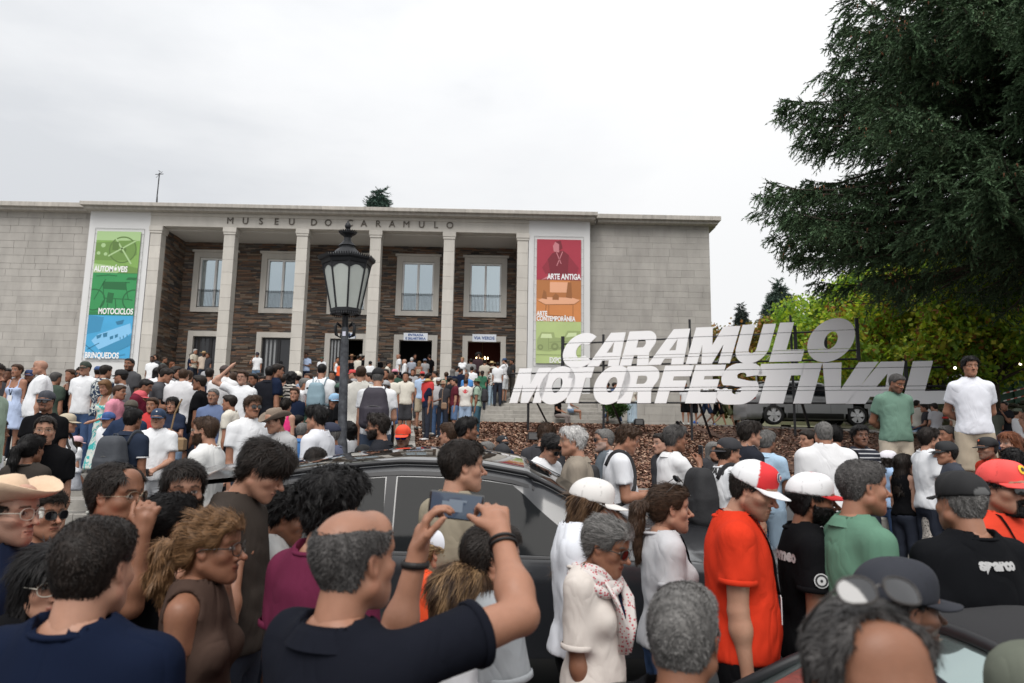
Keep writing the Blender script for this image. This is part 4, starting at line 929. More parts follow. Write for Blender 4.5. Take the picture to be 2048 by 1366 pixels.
# ------------------------------------------------------------------ figure
SKINS = {'l': (.38, .200, .134), 'm': (.31, .150, .094), 't': (.23, .105, .062), 'd': (.145, .068, .042), 'b': (.07, .038, .027), 'p': (.44, .25, .18)}
HAIRS = {'black': (.007, .006, .006), 'dark': (.014, .010, .008), 'brown': (.040, .022, .013), 'light': (.14, .075, .035), 'grey': (.125, .12, .115), 'white': (.42, .41, .40), 'salt': (.058, .054, .052), 'blond': (.32, .22, .12), 'red': (.13, .045, .02)}
skin_m = mat('skin', vcol=True, rough=.46, spec=.42, bump=.25, bscale=260, bdist=.002, var=.16, vscale=38, sss=.05)
hair_m = mat('hair', vcol=True, rough=.5, spec=.22, var=.35, vscale=120, streak=(1, 1, .25))
def cloth(col, kind='plain'):
    key = 'cloth_%s_%.3f_%.3f_%.3f' % (kind, *col)
    if key in MATS: return MATS[key]
    M = mat(key, col, .92, var=.10, vscale=4, spec=.08); t = M.node_tree; L = t.links.new; b = t.nodes['Principled BSDF']; gq = N(t, 'ShaderNodeNewGeometry')
    mp_ = N(t, 'ShaderNodeMapping'); mp_.inputs['Scale'].default_value = (1, 1, .55); mp_.inputs['Rotation'].default_value = (.4, .3, 0); L(gq.outputs['Position'], mp_.inputs[0])
    n_a = N(t, 'ShaderNodeTexNoise', i_Scale=6.5, i_Detail=2.5, i_Distortion=.7); n_b = N(t, 'ShaderNodeTexNoise', i_Scale=420.0, i_Detail=1.0); L(mp_.outputs[0], n_a.inputs['Vector']); L(gq.outputs['Position'], n_b.inputs['Vector'])
    rg_ = MT(t, 'ABSOLUTE', MT(t, 'SUBTRACT', n_a.outputs[0], .5)); hh_ = MT(t, 'ADD', MT(t, 'MULTIPLY', MT(t, 'MINIMUM', rg_, .12), 2.2), MT(t, 'MULTIPLY', n_b.outputs[0], .02))
    bp_ = N(t, 'ShaderNodeBump', i_0=.42, i_1=.030); L(hh_, bp_.inputs['Height']); L(bp_.outputs[0], b.inputs['Normal'])
    return M
def pattern(key, kind, c1, c2, sc_=60):
    if key in MATS: return MATS[key]
    M = mat(key, c1, .88, bump=.3, bscale=14, bdist=.02, spec=.25); t = M.node_tree; b = t.nodes['Principled BSDF']; L = t.links.new
    tcn = N(t, 'ShaderNodeTexCoord')
    if kind == 'stripe':
        v = N(t, 'ShaderNodeTexWave', i_Scale=sc_, i_Distortion=0.4, bands_direction='Z'); 
    elif kind == 'zebra':
        v = N(t, 'ShaderNodeTexWave', i_Scale=sc_, i_Distortion=7.0, i_Detail=2.0, bands_direction='Z'); v.inputs['Detail Scale'].default_value = 1.2
    elif kind == 'blot':
        v = N(t, 'ShaderNodeTexNoise', i_Scale=sc_, i_Detail=2.0, i_Distortion=1.5)
    else:
        v = N(t, 'ShaderNodeTexVoronoi', i_Scale=sc_)
    L(tcn.outputs['Object'], v.inputs['Vector'])
    mr = N(t, 'ShaderNodeMapRange'); 
    lo_, hi_ = {'stripe': (.80, .88), 'zebra': (.45, .55), 'blot': (.5, .56), 'dots': (.30, .36)}[kind]
    mr.inputs[1].default_value = lo_; mr.inputs[2].default_value = hi_
    L(v.outputs['Color'] if kind in ('stripe', 'zebra') else v.outputs[0], mr.inputs[0])
    mm = N(t, 'ShaderNodeMix', data_type='RGBA'); L(mr.outputs[0], mm.inputs[0]); mm.inputs[6].default_value = (*c1, 1); mm.inputs[7].default_value = (*c2, 1); L(mm.outputs[2], b.inputs['Base Color'])
    return M
lens_m = mat('sunglass_lens', (.006, .006, .008), .08, coat=1.0)
clear_m = mat('spectacle_lens', (.96, .98, .98), .02, trans=1.0, ior=1.12)
rim_m = mat('glasses_rim', (.03, .025, .022), .35)
gold_m = mat('thin_metal_rim', (.30, .25, .18), .35, metal=.8)
white_m = mat('white_emblem', (.75, .75, .75), .7)
class Fig:
    pass
def arm_pose(name, s, wide):
    """shoulder-relative elbow and wrist for side s (+1 right, -1 left), y forward"""
    U, Fo = .285, .255
    D = {'down': ((.05, -.02, -1), (.0, .12, -1)), 'walk': ((.05, .18, -1), (.0, .35, -.9)), 'back': ((.06, -.35, -1), (-.55, -.55, -.55)), 'bent': ((.10, .10, -1), (-.35, 1, .12)),
         'fwd': ((.10, .25, -1), (-.15, 1, .35)), 'low': ((.08, .15, -1), (-.45, .85, -.35)), 'cross': ((.10, .28, -1), (-1, .55, .18)), 'hip': ((.45, -.15, -.9), (-.8, .35, -.3)), 'chin': ((.05, .55, -.8), (-.42, .25, .95)), 'face': ((.25, .55, -.6), (-.5, .35, .9)),
         'phone': ((.15, .85, -.25), (-.35, .5, .85)), 'phonelow': ((.05, .45, -.85), (-.35, .95, .35)), 'up': ((.55, .45, .35), (-.3, .2, 1)), 'head': ((.75, .25, .35), (-.75, -.1, .75)), 'reach': ((.2, .9, -.15), (0, 1, .1)), 'behind': ((.20, -.38, -1), (-.75, -.35, -.45)), 'side': ((.35, .05, -1), (.15, .25, -1))}
    a, b = D[name] if isinstance(name, str) else name
    a = np.array(a, float); b = np.array(b, float); a[0] *= s; b[0] *= s
    return a/np.linalg.norm(a)*U, b/np.linalg.norm(b)*Fo
def hand_parts(W, fdir, up, s, curl, big=1.0, spread=.12, point=False):
    """list of cones for a hand: W wrist, fdir towards the fingers, up = back of the hand"""
    f_ = fdir/np.linalg.norm(fdir); up = up-f_*(up@f_); up /= np.linalg.norm(up)+1e-9; sd_ = np.cross(f_, up)*s   # towards the little finger
    out = []; pal_ = .085*big
    out.append((W, W+f_*.05*big, .023*big, .024*big)); K = []
    for i, (o_, l_) in enumerate(((-.030, .074), (-.010, .082), (.010, .076), (.029, .060))):
        k_ = W+f_*(pal_-(.006 if i in (0, 3) else 0))+sd_*o_*big; K.append(k_)
        out.append((W+f_*.02+sd_*o_*.6*big, k_, .0135*big, .0105*big))
        d = f_+sd_*(i-1.5)*spread; d /= np.linalg.norm(d); p = k_; c_ = curl*(1+.12*i)
        if point and i == 0: c_ = .1
        for j, (ll, rr) in enumerate(((.45, .0095), (.30, .0088), (.25, .0080))):
            a_ = c_*(.8 if j == 0 else 1.0); dn = d*math.cos(a_)-up*math.sin(a_)
            up2 = up*math.cos(a_)+d*math.sin(a_); q = p+dn*l_*ll*big; out.append((p, q, rr*big, rr*.93*big)); p, d = q, dn; up_l = up2; up = up
            up = up2
        up = np.cross(sd_*s, f_); up = up/np.linalg.norm(up)
    # thumb
    t0 = W+f_*.018-sd_*.022*big; d = f_*.72-sd_*.62-up*.28; d /= np.linalg.norm(d); t1_ = t0+d*.042*big; d2 = f_*.88-sd_*.22-up*(.3+.3*curl); d2 /= np.linalg.norm(d2)
    t2_ = t1_+d2*.033*big; t3 = t2_+d2*.026*big
    out += [(t0, t1_, .0145*big, .0115*big), (t1_, t2_, .0112*big, .0100*big), (t2_, t3, .0100*big, .0085*big)]
    return out
def build_person(spec):
    """spec keys: H height, sex, child, fat, skin, hair(style,colour), head yaw/pitch, arms, legs pose, clothes..., lod 0..3"""
    g = spec.get; lod = g('lod', 1); H = g('H', 1.74); s_ = H/1.722; fem = g('sex', 'm') == 'f'; fat = g('fat', 0.0); child = g('child', False)
    seed = g('seed', 1)*1.37
    hs = g('hs', .97)                 # head size
    hip_z = .93*s_; sh_z = 1.412*s_; neck_z = 1.50*s_; cz_ = 1.722*s_-.118*hs
    sw = (.140 if fem else .162)*s_*g('wide', 1.0)*(.92 if child else 1)
    lean = g('lean', 0.0)              # forward lean of the upper body in radians
    def Lz(p):                         # lean the chest about the hips
        p = np.array(p, float); a = lean*np.clip((p[..., 2]-hip_z)/(.5*s_), 0, 1)
        dz = p[..., 2]-hip_z; q = p.copy(); k = dz > 0
        q[..., 1] = np.where(k, p[..., 1]*np.cos(a)+dz*np.sin(a), p[..., 1]); q[..., 2] = np.where(k, hip_z+dz*np.cos(a)-p[..., 1]*np.sin(a), p[..., 2]); return q
    sit = g('legs', 'stand') == 'sit'
    # legs
    LG = []
    for s in (-1, 1):
        hp_ = np.array([s*.092*s_, 0, hip_z-.03*s_])
        L1, L2 = .42*s_, .41*s_
        a1, a2 = {'stand': (.02, 0.0), 'walk': (.38*s, -.12-.28*(s < 0)), 'sit': (1.45, -1.35), 'step': ((.75, -.5) if s > 0 else (-.12, -.15))}[g('legs', 'stand')]
        d1 = np.array([s*.03, math.sin(a1), -math.cos(a1)]); kn = hp_+d1*L1; a3 = a1+a2 if g('legs') != 'sit' else .1
        d2 = np.array([s*.0, math.sin(a3), -math.cos(a3)]); an = kn+d2*L2; LG.append((hp_, kn, an))
    ft = min(an[2] for _, _, an in LG)-.075*s_
    shd, wst, cones_up, cones_lo = [], [], [], []
    SH = []
    arms = g('arms', ('down', 'down'))
    hands_n = []
    for s, nm in ((-1, arms[0]), (1, arms[1])):
        e1, e2 = arm_pose(nm, s, sw); e1 = e1*s_; e2 = e2*s_
        S0 = Lz((s*sw, -.005, sh_z-.01*s_)); 
        if nm in ('phone', 'up', 'head', 'reach') or (not isinstance(nm, str)): S0 = S0+np.array([-s*.012, .02, .03])*s_
        E0 = S0+e1; W0 = E0+e2; SH.append((S0, E0, W0))
    thick = 1+fat*2.2
    ar = (.040 if fem else .046)*s_*(1+fat*1.2)*(.85 if child else 1)
    def torso(P, infl=0.0, dress=False):
        Q = P
        if lean: 
            a = -lean*np.clip((P[:, 2]-hip_z)/(.5*s_), 0, 1); dz = P[:, 2]-hip_z; Q = P.copy(); k = dz > 0
            Q[:, 1] = np.where(k, P[:, 1]*np.cos(a)+dz*np.sin(a), P[:, 1]); Q[:, 2] = np.where(k, hip_z+dz*np.cos(a)-P[:, 1]*np.sin(a), P[:, 2])
        w_ = g('wide', 1.0)
        ch = ell(Q, (0, -.005, 1.27*s_), ((.142 if fem else .162)*s_*w_+infl, (.100 if fem else .114)*s_*thick+infl, .22*s_+infl))
        be = ell(Q, (0, .01+fat*.12, 1.06*s_), ((.120 if fem else .142)*s_*w_*thick+infl, (.098 if fem else .110)*s_*(1+fat*4)+infl, .20*s_+infl))
        pe = ell(Q, (0, -.005, .93*s_), ((.160 if fem else .155)*s_*(1+fat)+infl, (.112 if fem else .108)*s_*(1+fat*1.5)+infl, .14*s_+infl))
        d = smin(smin(ch, be, .06*s_), pe, .06*s_)
        q = Q.copy(); q[:, 0] = np.abs(q[:, 0])
        d = smin(d, cone(q, (.035*s_, -.018, 1.450*s_), (.132*s_*w_, -.010, 1.398*s_), .045*s_+infl, .046*s_+infl), .05*s_)
        d = smin(d, cone(Q, (0, -.02, 1.38*s_), (0, -.022, 1.48*s_), .085*s_+infl, .052*s_+infl), .05*s_)
        if fem and not child:
            q = Q.copy(); q[:, 0] = np.abs(q[:, 0]); d = smin(d, ell(q, (.07*s_, .078*s_, 1.25*s_), (.060*s_+infl, .052*s_+infl, .062*s_+infl)), .03)
        return d
    def armf(P, infl=0.0, up_only=False, k=1.0):
        d = None
        for S0, E0, W0 in SH:
            q = cone(P, S0, E0, ar*1.12+infl, ar*.86+infl)
            if not up_only: q = smin(q, cone(P, E0, W0, ar*.84+infl, ar*.56+infl), .02)
            d = q if d is None else np.minimum(d, q)
        return d
    def legf(P, infl=0.0, thigh=.083, shin=.052, ank=.036):
        d = None
        for hp_, kn, an in LG:
            q = smin(cone(P, hp_, kn, thigh*s_*(1+fat*.8)+infl, .057*s_+infl), cone(P, kn, an, shin*s_+infl, ank*s_+infl), .03)
            d = q if d is None else smin(d, q, .02)
        return d
    # ---- head placement
    yaw, pit, rol = g('look', (0, 0, 0)) if len(g('look', (0, 0, 0))) == 3 else (*g('look'), 0)
    HM = (rotM('Z', -yaw)@rotM('X', pit)@rotM('Y', rol)).astype(np.float32)     # yaw>0 looks right, pitch>0 looks up
    piv = np.array([0, -.025, -.05])*hs
    base = Lz((0, -.022*s_, 1.515*s_)); hc0 = np.array([0, 0, cz_]); 
    if lean: hc0 = base+np.array([0, .022+.02, cz_-1.515*s_]) ; hc0[2] = base[2]+(cz_-1.515*s_)*math.cos(lean*.5); hc0[1] = base[1]+.02+math.sin(lean*.5)*(cz_-1.515*s_)
    HC = hc0+piv-HM@piv+np.array([0, .026+.045*max(0, -pit)/25, -.004])*s_
    headf = head_sdf(g('sex', 'm'), g('jaw', 1.0), g('nose', 1.0), child, lod <= 1, fat*.05)
    nk = (.043 if fem else .053)*hs*(1+fat*.6)
    nb = Lz((0, -.025*s_, 1.44*s_)); nt_ = HC+HM@np.array([0, -.028, -.055])*hs
    def hn(P):
        q = ((P-HC)@HM)/hs
        return smin(headf(q)*hs, cone(P, nb, nt_, nk*1.08, nk*.97), .022*hs)
    V_all, Q_all, C_all, off = [], [], [], 0
    sk = np.array(SKINS[g('skin', 'm')]); hc_ = np.array(HAIRS[g('hair', ('short', 'dark'))[1]])
    hh = [.0043, .0078, .0130, .022, .030][lod]; hh2 = g('hres', hh)
    ext = .155*hs
    V, Q = nets(hn, np.minimum(HC-[.12*hs, .15*hs, .16*hs], nb-[.11, .11, .04]), np.maximum(HC+[.12*hs, .15*hs, .14*hs], nb+[.11, .11, 0]), hh2, 4, .01)
    # colours by place on the face
    q = ((V-HC)@HM)/hs; X, Y, Z = np.abs(q[:, 0]), q[:, 1], q[:, 2]
    c = np.tile(sk, (len(V), 1)); front = Y > .03
    red = np.exp(-((X-.0)/.03)**2-((Z+.03)/.016)**2)*front*.35+np.exp(-((X-.045)/.02)**2-((Z+.03)/.02)**2)*front*.25+(X > .072)*.25
    c = c*(1-red[:, None]*np.array([.05, .30, .32]))
    st = g('beard', 0)
    if st:
        bz = (Z < -.034+.35*np.maximum(0, X-.02)+(.0))*(Y > -.01-.2*(Z+.03)*0)*(Z > -.135)*(Y+.9*np.maximum(0, -.1-Z) > -.02)
        mk = bz*((X > .028)+(Z < -.082)+(Z > -.055)*(Z < -.040)*(X < .030) > 0)*(Y > .0)
        if st == 'mous': mk = (Z > -.056)*(Z < -.041)*(X < .031)*front; k = .9
        elif st == 'goat': mk = ((Z > -.056)*(Z < -.041)*(X < .030)+(Z < -.077)*(X < .030)+(np.abs(X-.030) < .006)*(Z < -.045))*front*(Z > -.125) > 0; k = .85
        elif st == 'stub': k = .42
        else: k = .9
        bc = np.array(HAIRS[g('beardc', g('hair', ('short', 'dark'))[1])])
        k_ = (mk*k*(.85+.15*np.sin(q[:, 0]*900)*np.sin(q[:, 2]*800)))[:, None]; c = c*(1-k_)+bc*k_
    lip = ((np.abs(Z+.0628-.0015*np.cos(X*60)) < .0082)*(X < .024*(1-.0*X))*front*(Y > .075)*(1-(X/.026)**2 > 0))*(.55 if fem else .32)
    c = c*(1-lip[:, None]*np.array([.22, .62, .58]))
    if lod <= 2:
        eb = (np.abs(Z-.0265-.10*np.minimum(X, .035)+.30*np.maximum(0, X-.035)) < (.0045 if not fem else .0030)+(lod == 2)*.002)*(X > .012)*(X < .050)*front*(Y > .06)
        c = c*(1-eb[:, None]*.8)+np.minimum(hc_, .12)*eb[:, None]*.8
        ex = X-.031; eye = ((ex/.0125)**2+((Z-.005)/.0058)**2 < 1)*(Y > .07)
        c[eye > 0] = (.33, .29, .27); ir = (ex**2+(Z-.0060)**2 < .0062**2)*(Y > .07); c[ir > 0] = (.02, .012, .01)
        lash = ((ex/.0150)**2+((Z-.0055)/.0085)**2 < 1)*(eye == 0)*(Z > .006)*(Y > .06); c[lash > 0] = c[lash > 0]*.25
        bag = ((ex/.019)**2+((Z-.001)/.012)**2 < 1)*(eye == 0)*(lash == 0)*(Y > .06); c[bag > 0] *= .80
        mo = (np.abs(Z+.0630) < .0015+(lod > 0)*.0010)*(X < .022)*(Y > .075); c[mo > 0] *= .30
        ns = (((X-.0075)/.0045)**2+((Z+.0405)/.0035)**2 < 1)*(Y > .085); c[ns > 0] *= .3
    style = g('hair', ('short', 'dark'))[0]
    if style in ('bald', 'buzz', 'crop', 'fringe'):
        zl = .045+.55*Y; nz = lnoise(q, 90, seed)*.006
        onh = (Z > np.where(Y > .0, .052+.25*np.maximum(0, .05-Y)*0, -.045+.5*(Y+.09))+nz)*(Y < .075)*((X < .074)+(Z > .02) > 0)
        kk = {'bald': .18, 'buzz': .85, 'crop': .9, 'fringe': g('scalp', .28)}[style]
        crown = np.exp(-((Y-.0)/.09)**2-((Z-.12)/.045)**2)
        if style == 'bald': kk = kk*(1-.6*crown)
        k_ = (onh*kk)[:, None] if np.isscalar(kk) else (onh*kk)[:, None]
        c = c*(1-k_)+hc_*k_
    V_all.append(V); Q_all.append(Q); C_all.append(c); off += len(V)
    # ---- arms and hands
    hl = [.0042, .0065, .011, .02, .03][lod]
    tdir = {'down': (0, .3, -1), 'walk': (0, .5, -1)}
    hmode = g('hands', ('relax', 'relax'))
    for i, (S0, E0, W0) in enumerate(SH):
        s = -1 if i == 0 else 1; fd = (W0-E0); fd /= np.linalg.norm(fd); mode = hmode[i]
        upv = np.array([s*.9, .3, .1]) if abs(fd[2]) > .6 else np.array([s*.35, 0, .9])
        if mode == 'phone': upv = np.array([s*.7, -.6, .35]); 
        if mode == 'flat': upv = np.array([0, 0, 1.])
        curl = {'relax': .38, 'grip': .95, 'phone': .62, 'fist': 1.25, 'flat': .12, 'pinch': .8}[mode]
        parts = hand_parts(W0-fd*.005, fd, upv, s, curl, s_*(.9 if fem else 1.0), point=mode == 'point') if lod <= 1 else [(W0, W0+fd*.09*s_, .026*s_, .03*s_), (W0+fd*.09*s_, W0+fd*.155*s_+np.array([0, .01, 0]), .028*s_, .016*s_)]
        fore = (S0, E0, W0)
        def af(P, fore=fore, parts=parts):
            d = smin(cone(P, fore[0], fore[1], ar*1.1, ar*.86), cone(P, fore[1], fore[2], ar*.86, ar*.53), .015)
            d = smin(d, ell(P, fore[1]+(fore[2]-fore[1])*.28, (ar*.84,)*3), .04)
            hd = None
            for (a, b, ra, rb) in parts:
                z_ = cone(P, a, b, ra, rb); hd = z_ if hd is None else smin(hd, z_, .004)
            return smin(d, hd, .012)
        pts = np.array([p for a, b, _, _ in parts for p in (a, b)]+[S0, E0, W0])
        Va, Qa = nets(af, pts.min(0)-.075, pts.max(0)+.075, [.0080, .0105, .023, .033, .042][lod], 4, .006)
        V_all.append(Va); Q_all.append(Qa+off); C_all.append(np.tile(sk, (len(Va), 1))); off += len(Va)
        hands_n.append((W0, fd, upv))
    # ---- torso skin (seen only at necklines and bare shoulders) and legs
    th = [.020, .024, .030, .040, .05][lod]
    lowbody = g('full', True)
    zlo = ft-.02 if lowbody else .75*s_
    def bf(P):
        d = smin(torso(P, -.006), legf(P), .04)
        for S0, E0, _ in SH: d = smin(d, cone(P, S0, S0*.5+E0*.5, ar*1.1, ar), .04)
        return d
    ymax = .25+lean*.6+(.55 if sit else 0)
    if g('top', 'tee') in ('strap', 'tank', 'dress') or lod <= 1:
        bm_ = lambda P: bf(P)+.0
        V, Q = nets(bm_, (-.36, -.30, (.80 if g('top') in ('strap', 'crop', 'dress', 'tank') else 1.24)*s_), (.36, ymax, 1.52*s_), th, 4, .01); V_all.append(V); Q_all.append(Q+off); C_all.append(np.tile(sk, (len(V), 1))); off += len(V)
    if lowbody:
        def lf(P):
            d = legf(P, -.004)
            return d
        V, Q = nets(lf, (-.3, -.45, ft), (.3, .75, hip_z+.05), th, 4, .01); V_all.append(V); Q_all.append(Q+off); C_all.append(np.tile(sk, (len(V), 1))); off += len(V)
    root = empty('person', (0, 0, 0), 0, g('label'), 'person', g('group'))
    objs = []
    sm = True
    objs.append(add('body', mesh_np('body', np.concatenate(V_all), np.concatenate(Q_all), sm, np.concatenate(C_all)), skin_m, root))
    # ---- clothes
    top = g('top', 'tee'); tcol = g('tc', (.7, .7, .7)); tm = g('tm') or cloth(tcol)
    wr = .0040 if lod <= 2 else .003
    hem = (hip_z-(.03 if top in ('tee', 'polo', 'shirt') else -.01)*s_) if not g('tuck') else hip_z+.07*s_
    if top == 'crop': hem = hip_z+.17*s_
    if top == 'dress': hem = g('hemz', .5)*s_
    sleeve = {'tee': .62, 'polo': .60, 'shirt': .62, 'long': 2.0, 'half': .95, 'crop': -1, 'strap': -1, 'tank': .0, 'dress': -1, 'sleeveless': .0}[top]
    infl = .012+(.006 if top in ('tee', 'shirt', 'long', 'half') else .0)+g('loose', 0)*.01
    if top in ('crop', 'strap', 'dress'): infl = .007
    nr = nk+.022+(.012 if fem else 0)+(.03 if top == 'tank' else -.012 if top == 'sleeveless' else 0)
    nbz = Lz((0, -.022*s_, 1.475*s_)); 
    naxis = np.array([0, .10+lean*.9, 1.]); naxis /= np.linalg.norm(naxis); naxis = naxis.astype(np.float32)
    def shirt(P):
        d = torso(P, infl)-(0 if g('tuck') else .014)*np.clip((hip_z+.14-P[:, 2])/.16, 0, 1)
        if top == 'dress': d = smin(d, cone(P, (0, 0, hip_z), (0, 0, hem-.2), .14*s_, .30*s_), .08)
        if sleeve > 0:
            for S0, E0, W0 in SH:
                if sleeve < 1: e_ = S0+(E0-S0)*(sleeve+.12); q = cone(P, S0, e_, ar*1.0+infl, ar*.98+infl+.009); ax_ = (E0-S0)/np.linalg.norm(E0-S0); q = smax(q, (P-(S0+(E0-S0)*sleeve))@ax_.astype(np.float32), .004)
                else:
                    q = smin(cone(P, S0, E0, ar*1.1+infl, ar+infl), cone(P, E0, E0+(W0-E0)*.93, ar+infl, ar*.6+infl), .02)
                    if sleeve < 1.5: pass
                d = smin(d, q, .045)
        else:
            if top in ('tank', 'sleeveless'): d = smax(d, np.abs(P[:, 0])-((.150 if top == 'sleeveless' else .134)*s_+.75*np.clip(1.30*s_-P[:, 2], 0, .12)), .006)
            for S0, E0, W0 in SH:     # armholes
                d = smax(d, -cone(P, S0+[0, 0, .01], S0+(E0-S0)*.34, ar*1.25+.010, ar*1.0), .01)
        # folds
        if wr: 
            zz = P[:, 2]; d = d+wr*(lnoise(P*[1.0, 1.0, 1.7], 15, seed))*np.clip((1.42*s_-zz)/.15, .15, 1)*.8+wr*.9*(1-2.0*np.abs(lnoise(P*[1.5, 1.5, 1.1], 24, seed+2)))*np.clip((1.40*s_-zz)/.2, .1, 1)
        d = smax(d, hem+.006*np.sin(P[:, 0]*22+seed)-P[:, 2], .006)
        if top in ('crop', 'strap', 'dress'):
            lz_ = Lz((0, 0, (1.30 if top != 'strap' else 1.34)*s_)); pl_ = (P-lz_.astype(np.float32))@naxis
            d0 = smax(d, pl_-.05*np.abs(P[:, 0])*0, .006)
            q = P.copy(); q[:, 0] = np.abs(q[:, 0]); stp = np.maximum(torso(P, infl-.001), np.abs(q[:, 0]-.085*s_)-(.017 if top == 'strap' else .009)); stp = np.maximum(stp, -pl_-.01)
            d = np.minimum(d0, stp)
        else:
            # neckline: an opening round the neck, dipping at the front
            a = (P-nbz.astype(np.float32)); along = a@naxis; rad = np.linalg.norm(a-along[:, None]*naxis, axis=1)
            dip = g('dip', .0)+(.02 if fem else .0)
            d = smax(d, -(np.sqrt(rad**2+0*along)-nr-dip*np.clip(P[:, 1]*10, 0, 1))*(1.0), .006) if False else smax(d, -(smax(rad-nr-.25*dip, -(along+.012+(.034+dip)*np.clip(P[:, 1]*12+.6, 0, 1)), .004)), .006)
        return d
    sh_lo = np.array([-.40, -.34, (hem-.03)]); sh_hi = np.array([.40, ymax+.05, 1.62*s_])
    for S0, E0, W0 in SH:
        for p in (S0, E0)+((W0,) if sleeve > 1 or sleeve == .95 else ()): sh_lo = np.minimum(sh_lo, p-.10); sh_hi = np.maximum(sh_hi, p+.10)
    if top == 'dress': sh_lo[:2] = -.38; sh_hi[:2] = .38
    sh_lo[2] = max(sh_lo[2], hem-.03)
    shh = [.0125, .016, .023, .032, .045][lod]
    V, Q = nets(shirt, sh_lo, sh_hi, shh, 4, .02)
    if len(V):
        so = add({'dress': 'dress', 'polo': 'polo_shirt', 'tee': 't_shirt', 'shirt': 'shirt', 'long': 'long_sleeved_shirt', 'half': 'half_sleeved_shirt', 'crop': 'crop_top', 'strap': 'strap_top', 'tank': 'tank_top', 'sleeveless': 'sleeveless_top'}[top], mesh_np('shirt', V, Q, True), tm, root); objs.append(so)
    if top in ('polo', 'shirt') and lod <= 2:
        # turned-down collar following the neck opening
        q = MB(); n_ = 26; rows = []
        up_v = naxis.astype(float); fx = np.array([1., 0, 0]); fy = np.cross(up_v, fx)
        for j, (rr, zz) in enumerate(((nr-.006, .030), (nr-.002, .046), (nr+.012, .030), (nr+.030, .000))):
            for k in range(n_+1):
                t_ = math.pi/2+(.16+.05*j)+(2*math.pi-.32-.10*j)*k/n_
                ccos, csin = math.cos(t_), math.sin(t_); dpp = -.028*max(0, csin)**2-(.025 if j == 3 else 0)*max(0, csin)**6
                rows.append(nbz+fx*ccos*rr+fy*csin*(rr*.95)+up_v*(zz-.030+dpp))
        P_ = np.array(rows); Qq = [(j*(n_+1)+k, j*(n_+1)+k+1, (j+1)*(n_+1)+k+1, (j+1)*(n_+1)+k) for j in range(3) for k in range(n_)]
        q.raw(P_, Qq); o = q.build('collar', g('collarm') or tm, root, smooth=True); objs.append(o)
    if top in ('tee', 'long', 'half') and lod <= 1:
        fx = np.array([1., 0, 0]); nx = naxis.astype(float); fy = np.cross(nx, fx); ring = []
        dip = g('dip', .0)+(.02 if fem else .0)
        for t_ in np.linspace(0, 2*math.pi, 41):
            p = nbz+fx*math.cos(t_)*(nr+.004+.25*dip)+fy*math.sin(t_)*(nr+.004+.25*dip); p = p+nx*(-.006-(.034+dip)*min(1, max(0, p[1]*12+.6))); ring.append(p)
        ring = np.array(ring)
        for _ in range(1):
            ds = shirt(ring.astype(np.float32)); dirr = ring-nbz; dirr -= (dirr@nx)[:, None]*nx; dirr /= np.linalg.norm(dirr, axis=1)[:, None]; ring = ring-nx*np.clip(ds-.001, -.008, .008)[:, None]*.7
        MB().tube(ring, .0105, 8, caps=False, flat=(1, .75)).build('neckband', tm, root, smooth=True)
    if lod == 0 and 0.3 < sleeve < 1:
        for S0, E0, W0 in SH:
            ax_ = (E0-S0)/np.linalg.norm(E0-S0); p = S0+(E0-S0)*sleeve; MB().tube([p-ax_*.020, p-ax_*.016, p-ax_*.001, p+ax_*.003], [ar*.98+infl+.009, ar*.98+infl+.0135, ar*.98+infl+.0135, ar*.98+infl+.008], 24, caps=False).build('sleeve_hem', tm, root, smooth=True)
    if g('cuff') and sleeve > 0 and sleeve < 1:
        for S0, E0, W0 in SH:
            ax_ = (E0-S0)/np.linalg.norm(E0-S0); p = S0+(E0-S0)*sleeve
            MB().tube([p-ax_*.012, p+ax_*.002], ar*1.05+infl+.0085, 16, caps=False).build('cuff', cloth(g('cuff')), root, smooth=True); 
    # ---- trousers, shorts, skirt
    bot = g('bot', 'trousers'); bc_ = g('bc', (.03, .035, .05)); 
    if lowbody and bot and top != 'dress':
        bl = {'trousers': 9, 'shorts': .92, 'short': .42, 'skirt': .6, 'wide': 9}[bot]
        def tr_(P):
            i_ = .012 if bot != 'wide' else .035
            d = ell(P, (0, -.005, .93*s_), ((.165 if fem else .160)*s_*(1+fat)+.008, (.118)*s_*(1+fat*1.5)+.008, .15*s_))
            for hp_, kn, an in LG:
                if bl > 2: q = smin(cone(P, hp_, kn, .085*s_*(1+fat*.8)+i_, .062*s_+i_), cone(P, kn, an+[0, 0, .02], .058*s_+i_, (.05 if bot == 'trousers' else .075)*s_+i_), .03)
                else:
                    e_ = hp_+(kn-hp_)*bl; ax_ = ((kn-hp_)/np.linalg.norm(kn-hp_)).astype(np.float32); q = smax(cone(P, hp_, kn, .087*s_*(1+fat*.8)+i_, .074*s_+i_+.010), (P-e_)@ax_, .006)
                if bot == 'skirt': q = smax(cone(P, (0, 0, hip_z), (0, 0, .45*s_), .14*s_, .25*s_), .52*s_-P[:, 2], .006)
                d = smin(d, q, .03)
            d = d+.004*lnoise(P*[1, 1, 1.4], 22, seed+5)
            return smax(d, P[:, 2]-(hip_z+(.085 if (g('tuck') or top == 'crop') else .03)*s_), .01)
        V, Q = nets(tr_, (-.32, -.48, ft+.03), (.32, .78, hip_z+.13*s_), [.019, .022, .028, .036, .05][lod], 4, .02)
        objs.append(add({'trousers': 'trousers', 'wide': 'trousers', 'shorts': 'shorts', 'short': 'shorts', 'skirt': 'skirt'}[bot], mesh_np('legs', V, Q, True), g('bm') or cloth(bc_), root))
